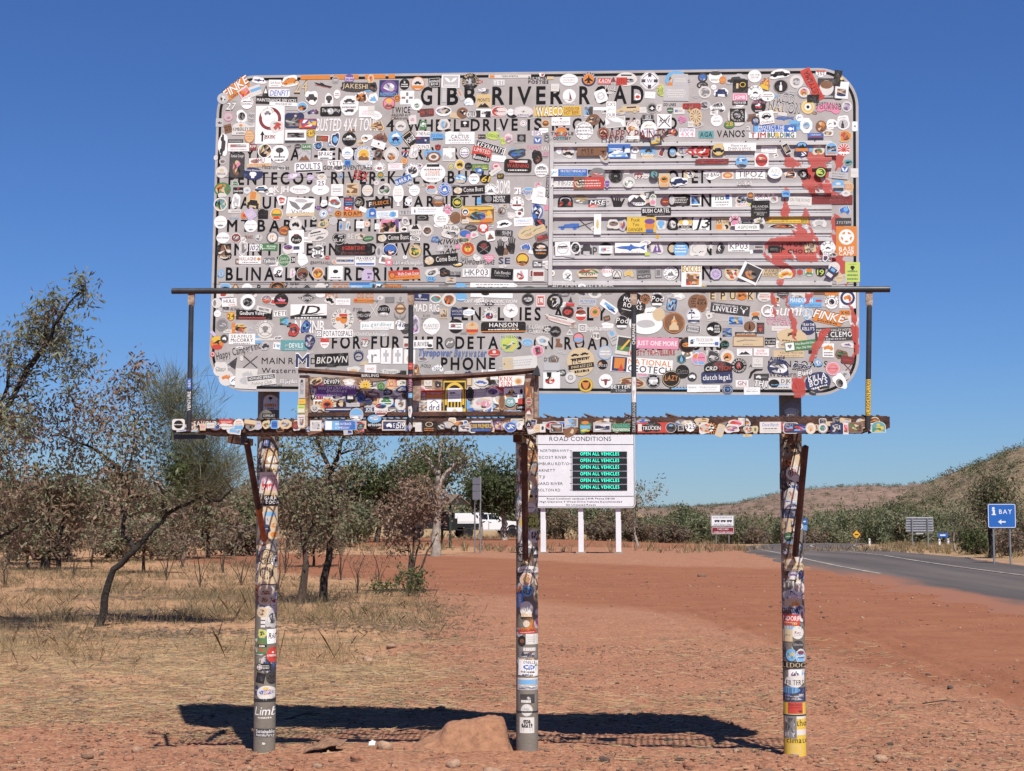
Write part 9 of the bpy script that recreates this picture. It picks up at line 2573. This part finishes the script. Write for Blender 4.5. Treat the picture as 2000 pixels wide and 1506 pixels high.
for px in (1060.5, 1134, 1207):
    mb = MB(); w2 = .095; x = X_(px)
    mb.box(x - w2, x + w2, .09, .24, lz - .3, Z_(992)); mb.box(x - w2, x + w2 + .018, .085, .245, lz - .3, Z_(1015)); p_ = mb.build('post', WHITE, led)
    mb = MB(); mb.box(x - .2, x + .2, .0, .33, lz - .1, lz + .05); mb.build('footing', mat('concrete_footing', (.33, .26, .21), .9, 0, var=.15, scale=6), p_)

# blue information bay sign
YB = 45.0; S_ = YB / 3000; bx = (1953 - 1000) * S_
bay = thing('bay_sign', 'blue information BAY sign with left arrow on two grey posts', 'sign', (bx, YB, 0))
X2 = lambda px: (px - 1953) * S_; Z2 = lambda py: 1.6 - (py - 993) * S_
bp_ = plate(bay, 'sign_face', X2(1926), X2(1980.5), Z2(1031), Z2(984), BLUE, .05, 0, .01)
frame_line(bp_, X2(1926.6), X2(1979.9), Z2(1030.4), Z2(984.6), .047, .016, WHITE, -.0015)
txt_part(bp_, 'BAY', X2(1948), X2(1973), Z2(1003.5), .125, -.0015, WHITE, 1)
mb = MB(); mb.poly([(a, -.0015, b) for a, b in ((X2(1933.5), Z2(1006)), (X2(1942), Z2(1006)), (X2(1942), Z2(1004)), (X2(1940), Z2(1004)), (X2(1940), Z2(996)), (X2(1934), Z2(996)), (X2(1934), Z2(998)), (X2(1935.8), Z2(998)), (X2(1935.8), Z2(1004)), (X2(1933.5), Z2(1004)))]); mb.poly([(X2(1937) + .042 * math.cos(R(a)), -.0015, Z2(993) + .042 * math.sin(R(a))) for a in range(0, 360, 30)]); mb.build('information_symbol', WHITE, bp_)
mb = MB(); mb.poly([(X2(a), -.0015, Z2(b)) for a, b in ((1945.5, 1019), (1952.5, 1014), (1951.5, 1017.6), (1960.5, 1017.6), (1960.5, 1020.6), (1951.5, 1020.6), (1952.5, 1024.4))]); mb.build('arrow', WHITE, bp_)
for px in (1937, 1969): pole(bay, X2(px), gh(bx, YB) - .3, Z2(988), .055, GALV, .045)

# road train sign
YR = 112.0; S_ = YR / 3000; bx = (1409.5 - 1000) * S_
rt = thing('road_train_sign', 'small white road train route sign over maroon take care plate at the bend', 'sign', (bx, YR, 0))
X2 = lambda px: (px - 1409.5) * S_; Z2 = lambda py: 1.6 - (py - 993) * S_
a_ = plate(rt, 'route_plate', X2(1387), X2(1432), Z2(1028), Z2(1006), WHITE, .08, 0, .02); frame_line(a_, X2(1387.6), X2(1431.4), Z2(1027.4), Z2(1006.6), .07, .03, INKS2, -.003)
txt_part(a_, 'ROAD TRAIN ROUTE', X2(1391), X2(1428), Z2(1012.4), .12, -.003, INKS2); txt_part(a_, 'MAX 53.5m LONG', X2(1393), X2(1427), Z2(1026), .12, -.003, INKS2)
mb = MB()
for k in range(3):
    xx = X2(1394 + k * 12); mb.box(xx, xx + .37, -.004, -.002, Z2(1018.6), Z2(1015.6)); mb.box(xx + .04, xx + .12, -.004, -.002, Z2(1020), Z2(1018.7)); mb.box(xx + .24, xx + .32, -.004, -.002, Z2(1020), Z2(1018.7))
mb.build('truck_symbol', INKS2, a_)
b_ = plate(rt, 'warning_plate', X2(1388), X2(1432), Z2(1043), Z2(1029), MAROON, .08, 0, .02); frame_line(b_, X2(1388.6), X2(1431.4), Z2(1042.4), Z2(1029.6), .07, .025, WHITE, -.003)
txt_part(b_, 'TAKE CARE', X2(1399), X2(1421), Z2(1035), .12, -.003, WHITE); txt_part(b_, 'WHEN OVERTAKING', X2(1392), X2(1429), Z2(1041), .12, -.003, WHITE)
for px in (1397, 1422): pole(rt, X2(px), gh(bx, YR) - .4, Z2(1008), .08, GALV, .08)

# back of a large sign across the road
YK = 95.0; S_ = YK / 3000; bx = (1793 - 1000) * S_
bk = thing('blank_sign_back', 'ribbed grey back of a large sign across the road', 'sign', (bx, YK, 0), R(4))
X2 = lambda px: (px - 1793) * S_; Z2 = lambda py: 1.6 - (py - 993) * S_
pb = plate(bk, 'sign_plate', X2(1766), X2(1820), Z2(1039), Z2(1010), GREYS, .06, 0, .02)
for k in range(6):
    mb = MB(); z = Z2(1012 + 5 * k); mb.box(X2(1766.5), X2(1819.5), -.05, -.001, z - .02, z + .02); mb.build('stiffener', GALV, pb)
for px in (1777, 1808): pole(bk, X2(px), gh(bx, YK) - .4, Z2(1012), .09, GALV, -.10)
mb = MB(); mb.box(X2(1785), X2(1800), 0, .02, Z2(1043), Z2(1040)); mb.build('tag_plate', GREYS, bk)
# yellow warning diamond
YD = 120.0; S_ = YD / 3000; bx = (1670 - 1000) * S_
yd = thing('warning_diamond', 'small yellow diamond warning sign before the bend', 'sign', (bx, YD, 0))
zc = 1.6 - (1043.5 - 993) * S_
mb = MB(); h = .31; mb.prism([(0, zc - h), (h, zc), (0, zc + h), (-h, zc)], 'y', 0, .015); f_ = mb.build('sign_face', YEL, yd)
mb = MB(); mb.box(-.14, .14, -.004, -.002, zc - .05, zc + .04); mb.build('symbol', INKS2, f_)
pole(yd, 0, gh(bx, YD) - .5, zc, .06, GALV, .05)
# guide posts
for px, py0, py1, Yg in ((1695, 1048, 1064, 100.0), (1831, 1062, 1072, 92.0), (1848, 1062, 1069, 100.0)):
    x = (px - 1000) / 3000 * Yg; z = gh(x, Yg); mb = MB()
    g_ = thing('guide_post', {1695: 'white guide post on the far side of the bend', 1831: 'short white guide post under the small blue sign', 1848: 'white guide post right of the small blue sign'}[px], 'guide post', (x, Yg, z), 0, 'roadside guide posts')
    mb.prism([(-.055, -.2), (.055, -.2), (.055, .44), (-.055, .5)], 'y', -.02, .02); mb.build('marker_post', WHITE, g_)
    mb = MB(); mb.box(-.035, .035, -.026, -.021, .34, .40); mb.build('reflector', MAROON, g_)
# small blue signs
for px, pa, pb_, w, Ys, lab in ((1838, 1041, 1049, 19, 105.0, 'tiny wide blue sign beyond the blank sign back'), (1569.5, 1013, 1024, 9, 118.0, 'tiny blue sign half hidden behind the right post')):
    S_ = Ys / 3000; x = (px - 1000) * S_; t_ = thing('blue_sign', lab, 'sign', (x, Ys, 0)); z0, z1 = 1.6 - (pb_ - 993) * S_, 1.6 - (pa - 993) * S_
    f_ = plate(t_, 'sign_face', -w * S_ / 2, w * S_ / 2, z0, z1, BLUE, .04, 0, .015)
    mb = MB(); mb.box(-w * S_ * .3, w * S_ * .25, -.004, -.002, (z0 + z1) / 2 - .04, (z0 + z1) / 2 + .05); mb.build('symbol', WHITE, f_)
    if px < 1600: plate(t_, 'lower_plate', -w * S_ / 2, w * S_ / 2, z0 - .45, z0 - .06, mat('pale_blue_plate', (.14, .32, .58), .5), .03, 0, .015)
    for dx in ((-.22, .22) if w > 12 else (0,)): pole(t_, dx, gh(x, Ys) - .4, z1, .05, GALV, .045)
# grey sign seen nearly edge-on, two posts
YG = 60.0; S_ = YG / 3000; bx = (931 - 1000) * S_
gs = thing('twin_post_sign', 'narrow grey sign back on two galvanised posts left of the white pickup', 'sign', (bx, YG, 0), R(-62))
wz = gh(bx, YG); Z2 = lambda py: 1.6 - (py - 993) * S_
for za, zb in ((946, 933), (959, 947), (976, 960)): plate(gs, 'sign_plate', -.36, .36, Z2(za), Z2(zb), GREYS, .03, 0, .012)
for dx in (-.24, .24): pole(gs, dx, wz - .3, Z2(931), .06, GALV, .045)

# ================================================================ SHELTER AND VEHICLES
YS = 72.0; S_ = YS / 3000; bx = (886 - 1000) * S_; zg = gh(bx, YS)
sh = thing('information_shelter', 'small gabled information shelter with dark green posts beside the parked trailer', 'shelter', (bx, YS, 0), R(18))
GRN = mat('dark_green_paint', (.022, .040, .028), .6, 0, var=.15); ROOFM = mat('roof_sheet', (.27, .20, .13), .6, .2, var=.15, scale=3); DKW = mat('dark_timber', (.03, .026, .022), .8)
Z2 = lambda py: 1.6 - (py - 993) * S_
ze, zr = Z2(986), Z2(967)
mb = MB(); mb.add([(-.55, -.9, ze), (0, -.9, zr), (0, .9, zr), (-.55, .9, ze), (-.55, -.9, ze + .03), (0, -.9, zr + .03), (0, .9, zr + .03), (-.55, .9, ze + .03)], [(0, 1, 2, 3), (4, 7, 6, 5), (0, 4, 5, 1), (3, 2, 6, 7), (0, 3, 7, 4)])
mb.add([(.55, -.9, ze), (.001, -.9, zr), (.001, .9, zr), (.55, .9, ze), (.55, -.9, ze + .03), (.001, -.9, zr + .03), (.001, .9, zr + .03), (.55, .9, ze + .03)], [(0, 3, 2, 1), (4, 5, 6, 7), (0, 1, 5, 4), (3, 7, 6, 2), (0, 4, 7, 3)])
mb.build('roof', ROOFM, sh)
mb = MB(); mb.prism([(-.5, ze - .01), (.5, ze - .01), (0, zr - .03)], 'y', -.86, -.82); mb.build('gable_board', DKW, sh)
for dx, dy in ((-.35, -.7), (-.35, .7)): mb = MB(); mb.box(dx - .05, dx + .05, dy - .05, dy + .05, zg - .3, ze); mb.build('post', GRN, sh)
mb = MB(); mb.box(-.33, -.29, -.64, .64, zg + .8, ze - .3); mb.build('notice_board', DKW, sh)

CARW = mat('white_car_paint', (.74, .74, .75), .25, 0, var=.03, spec=.5); TYRE = mat('tyre_rubber', (.018, .018, .019), .85); RIM = mat('wheel_rim', (.05, .05, .055), .4, .6); GLASS = mat('car_glass', (.012, .014, .017), .08, 0, var=.05, spec=.6); BLK = mat('black_tray_paint', (.016, .017, .018), .5); CHROME = mat('grille_dark', (.05, .05, .055), .35, .5)
LAMP = mat('headlight_lens', (.55, .57, .6), .15, .2); REDL = mat('tail_lamp_red', (.35, .02, .02), .3)
def wheel(parent, x, y, z, r, w):
    mb = MB(); n = 24
    prof = [(r * .6, -w / 2), (r * .93, -w / 2), (r, -w * .36), (r, w * .36), (r * .93, w / 2), (r * .6, w / 2)]
    vs_ = [(x + a * math.cos(2 * math.pi * k / n), y + b, z + a * math.sin(2 * math.pi * k / n)) for k in range(n) for a, b in prof]; m6 = len(prof)
    fs_ = [(k * m6 + q, k * m6 + q + 1, ((k + 1) % n) * m6 + q + 1, ((k + 1) % n) * m6 + q) for k in range(n) for q in range(m6 - 1)]
    mb.add(vs_, fs_); t_ = mb.build('wheel', TYRE, parent, smooth=True)
    mb = MB()
    for s in (-1, 1):
        yy = y + s * w * .4; mb.poly([(x + r * .6 * math.cos(2 * math.pi * k / n), yy, z + r * .6 * math.sin(2 * math.pi * k / n)) for k in range(n)])
        for k in range(6):
            a = math.pi * k / 3; mb.add([(x + r * .12 * math.cos(a + 1.57), yy + s * .004, z + r * .12 * math.sin(a + 1.57)), (x + r * .12 * math.cos(a - 1.57), yy + s * .004, z + r * .12 * math.sin(a - 1.57)), (x + r * .56 * math.cos(a - .12), yy + s * .004, z + r * .56 * math.sin(a - .12)), (x + r * .56 * math.cos(a + .12), yy + s * .004, z + r * .56 * math.sin(a + .12))], [(0, 1, 2, 3)])
    mb.build('rim', RIM, t_)
YT = 122.0; tx = (946 - 1000) / 3000 * YT; tz = gh(tx, YT)
ut = thing('pickup_truck', 'white crew-cab pickup with black rear tray parked across the red track', 'pickup', (tx, YT, tz), R(24))
# body profile, x forward
mb = MB()
body = [(-.85, .62), (-.85, 1.32), (-.8, 1.36), (1.10, 1.36), (1.25, 1.36), (2.35, 1.26), (2.62, 1.18), (2.72, 1.0), (2.72, .62), (2.32, .60), (2.22, .92), (1.98, 1.04), (1.74, .92), (1.62, .58), (-.6, .58)]
mb.prism(body, 'y', -.98, .98); mb.build('body', CARW, ut, smooth=False)
mb = MB(); cabp = [(-.82, 1.361), (-.74, 1.88), (-.6, 1.96), (.45, 1.96), (.62, 1.92), (1.26, 1.361)]
lo = [(a, -.93, b) for a, b in cabp]; 
def cab(y): return [(a, y * (1.0 if b < 1.4 else .84), b) for a, b in cabp]
A_, B_ = cab(-.95), cab(.95); n = len(cabp); mb.add(A_ + B_, [tuple(range(n)), tuple(reversed(range(n, 2 * n)))] + [(i, (i + 1) % n, n + (i + 1) % n, n + i) for i in range(n)]); cb_ = mb.build('cab', CARW, ut)
def side_y(z): return .95 * (1 - .16 * (z - 1.361) / .6) + .004
for s in (-1, 1):
    for win in ([(-.68, 1.42), (-.62, 1.84), (-.08, 1.86), (-.08, 1.42)], [(.0, 1.42), (.0, 1.86), (.46, 1.86), (.98, 1.44), (.98, 1.42)]):
        mb = MB(); mb.poly([(a, s * side_y(b), b) for a, b in win]); mb.build('window', GLASS, cb_)
    for dx0, dx1 in ((-.82, -.05), (-.02, 1.12)):
        mb = MB()
        for (a, b, c, d_) in ((dx0, dx0 + .02, .64, 1.34), (dx1 - .02, dx1, .64, 1.34), (dx0, dx1, .62, .64)): mb.box(a, b, s * .981 - .002, s * .981 + .002, c, d_)
        dr = mb.build('door', CHROME, ut)
        mb = MB(); mb.box(dx0 + .05, dx0 + .2, s * .99 - .012, s * .99 + .012, 1.18, 1.22); mb.build('handle', CHROME, dr)
    mb = MB(); mb.box(1.05, 1.2, s * 1.13 - .1, s * 1.13 + .1, 1.38, 1.6); mb.build('mirror', BLK, ut)
    mb = MB(); mb.box(2.70, 2.735, s * .72 - .2, s * .72 + .2, .98, 1.16); mb.build('headlight', LAMP, ut)
    for wx in (-1.75, 1.98): wheel(ut, wx, s * .86, .43, .43, .30)
    mb = MB(); arch = [(1.98 + .56 * math.cos(R(a)), .50 + .52 * math.sin(R(a))) for a in range(0, 181, 20)] + [(1.98 + .49 * math.cos(R(a)), .50 + .45 * math.sin(R(a))) for a in range(180, -1, -20)]
    mb.prism(arch, 'y', s * .985 - .03, s * .985 + .03); mb.build('wheel_arch_flare', BLK, ut)
mb = MB(); mb.add([(1.24, -.80, 1.39), (1.24, .80, 1.39), (.66, .72, 1.9), (.66, -.72, 1.9)], [(0, 1, 2, 3)]); mb.build('windscreen', GLASS, cb_)
mb = MB(); mb.box(2.721, 2.75, -.5, .5, .86, 1.16); mb.build('grille', CHROME, ut)
mb = MB(); mb.box(2.64, 2.86, -.98, .98, .52, .80); mb.build('bumper', BLK, ut)
mb = MB(); mb.box(-2.9, -.87, -1.0, 1.0, 1.12, 1.92); cn = mb.build('tray_canopy', CARW, ut)
mb = MB(); mb.box(-3.0, -.88, -1.02, 1.02, .80, 1.115); mb.build('tray_skirt', BLK, ut)
mb = MB(); mb.box(-3.05, -2.905, -1.0, 1.0, 1.12, 1.95); mb.build('canopy_rear_door', BLK, ut)
for s in (-1, 1): mb = MB(); mb.box(-3.08, -3.051, s * .8 - .12, s * .8 + .12, .88, 1.02); mb.build('tail_lamp', REDL, ut)
for s in (-1, 1): mb = MB(); mb.box(-2.7, -1.0, s * 1.012 - .006, s * 1.012 + .006, 1.25, 1.82); mb.build('canopy_side_door', CARW if s > 0 else CARW, cn)

tx2 = (818 - 1000) / 3000 * 120.0; tz2 = gh(tx2, 120.0)
tl = thing('camper_trailer', 'black off-road camper trailer behind the pinkish shrub, hitched near the pickup', 'trailer', (tx2, 120.0, tz2), R(6))
mb = MB(); mb.prism([(-2.6, .7), (-2.6, 2.0), (-2.3, 2.25), (1.7, 2.25), (2.2, 1.7), (2.2, .7)], 'y', -1.0, 1.0); tb = mb.build('body', BLK, tl)
for xx in (-1.6, .2): mb = MB(); mb.box(xx, xx + .9, -1.012, -1.002, 1.35, 1.85); mb.build('window', GLASS, tb)
mb = MB(); mb.box(-.55, -.02, -1.014, -1.003, .75, 2.0); d2 = mb.build('door', CHROME, tl)
mb = MB(); mb.box(-.12, -.06, -1.03, -1.015, 1.3, 1.36); mb.build('handle', GALV, d2)
mb = MB(); mb.box(2.2, 3.0, -.6, .6, .62, 1.5); mb.build('front_box', BLK, tl)
mb = MB(); mb.tube([(2.2, -.6, .6), (3.9, 0, .6), (2.2, .6, .6)], .05, 6); mb.build('drawbar', BLK, tl)
for wx in (-.9, .0):
    for s in (-1, 1): wheel(tl, wx, s * .86, .40, .40, .27)
mb = MB(); mb.box(-1.4, .5, -1.06, -.9, .78, .86); mb.build('mudguard', BLK, tl)
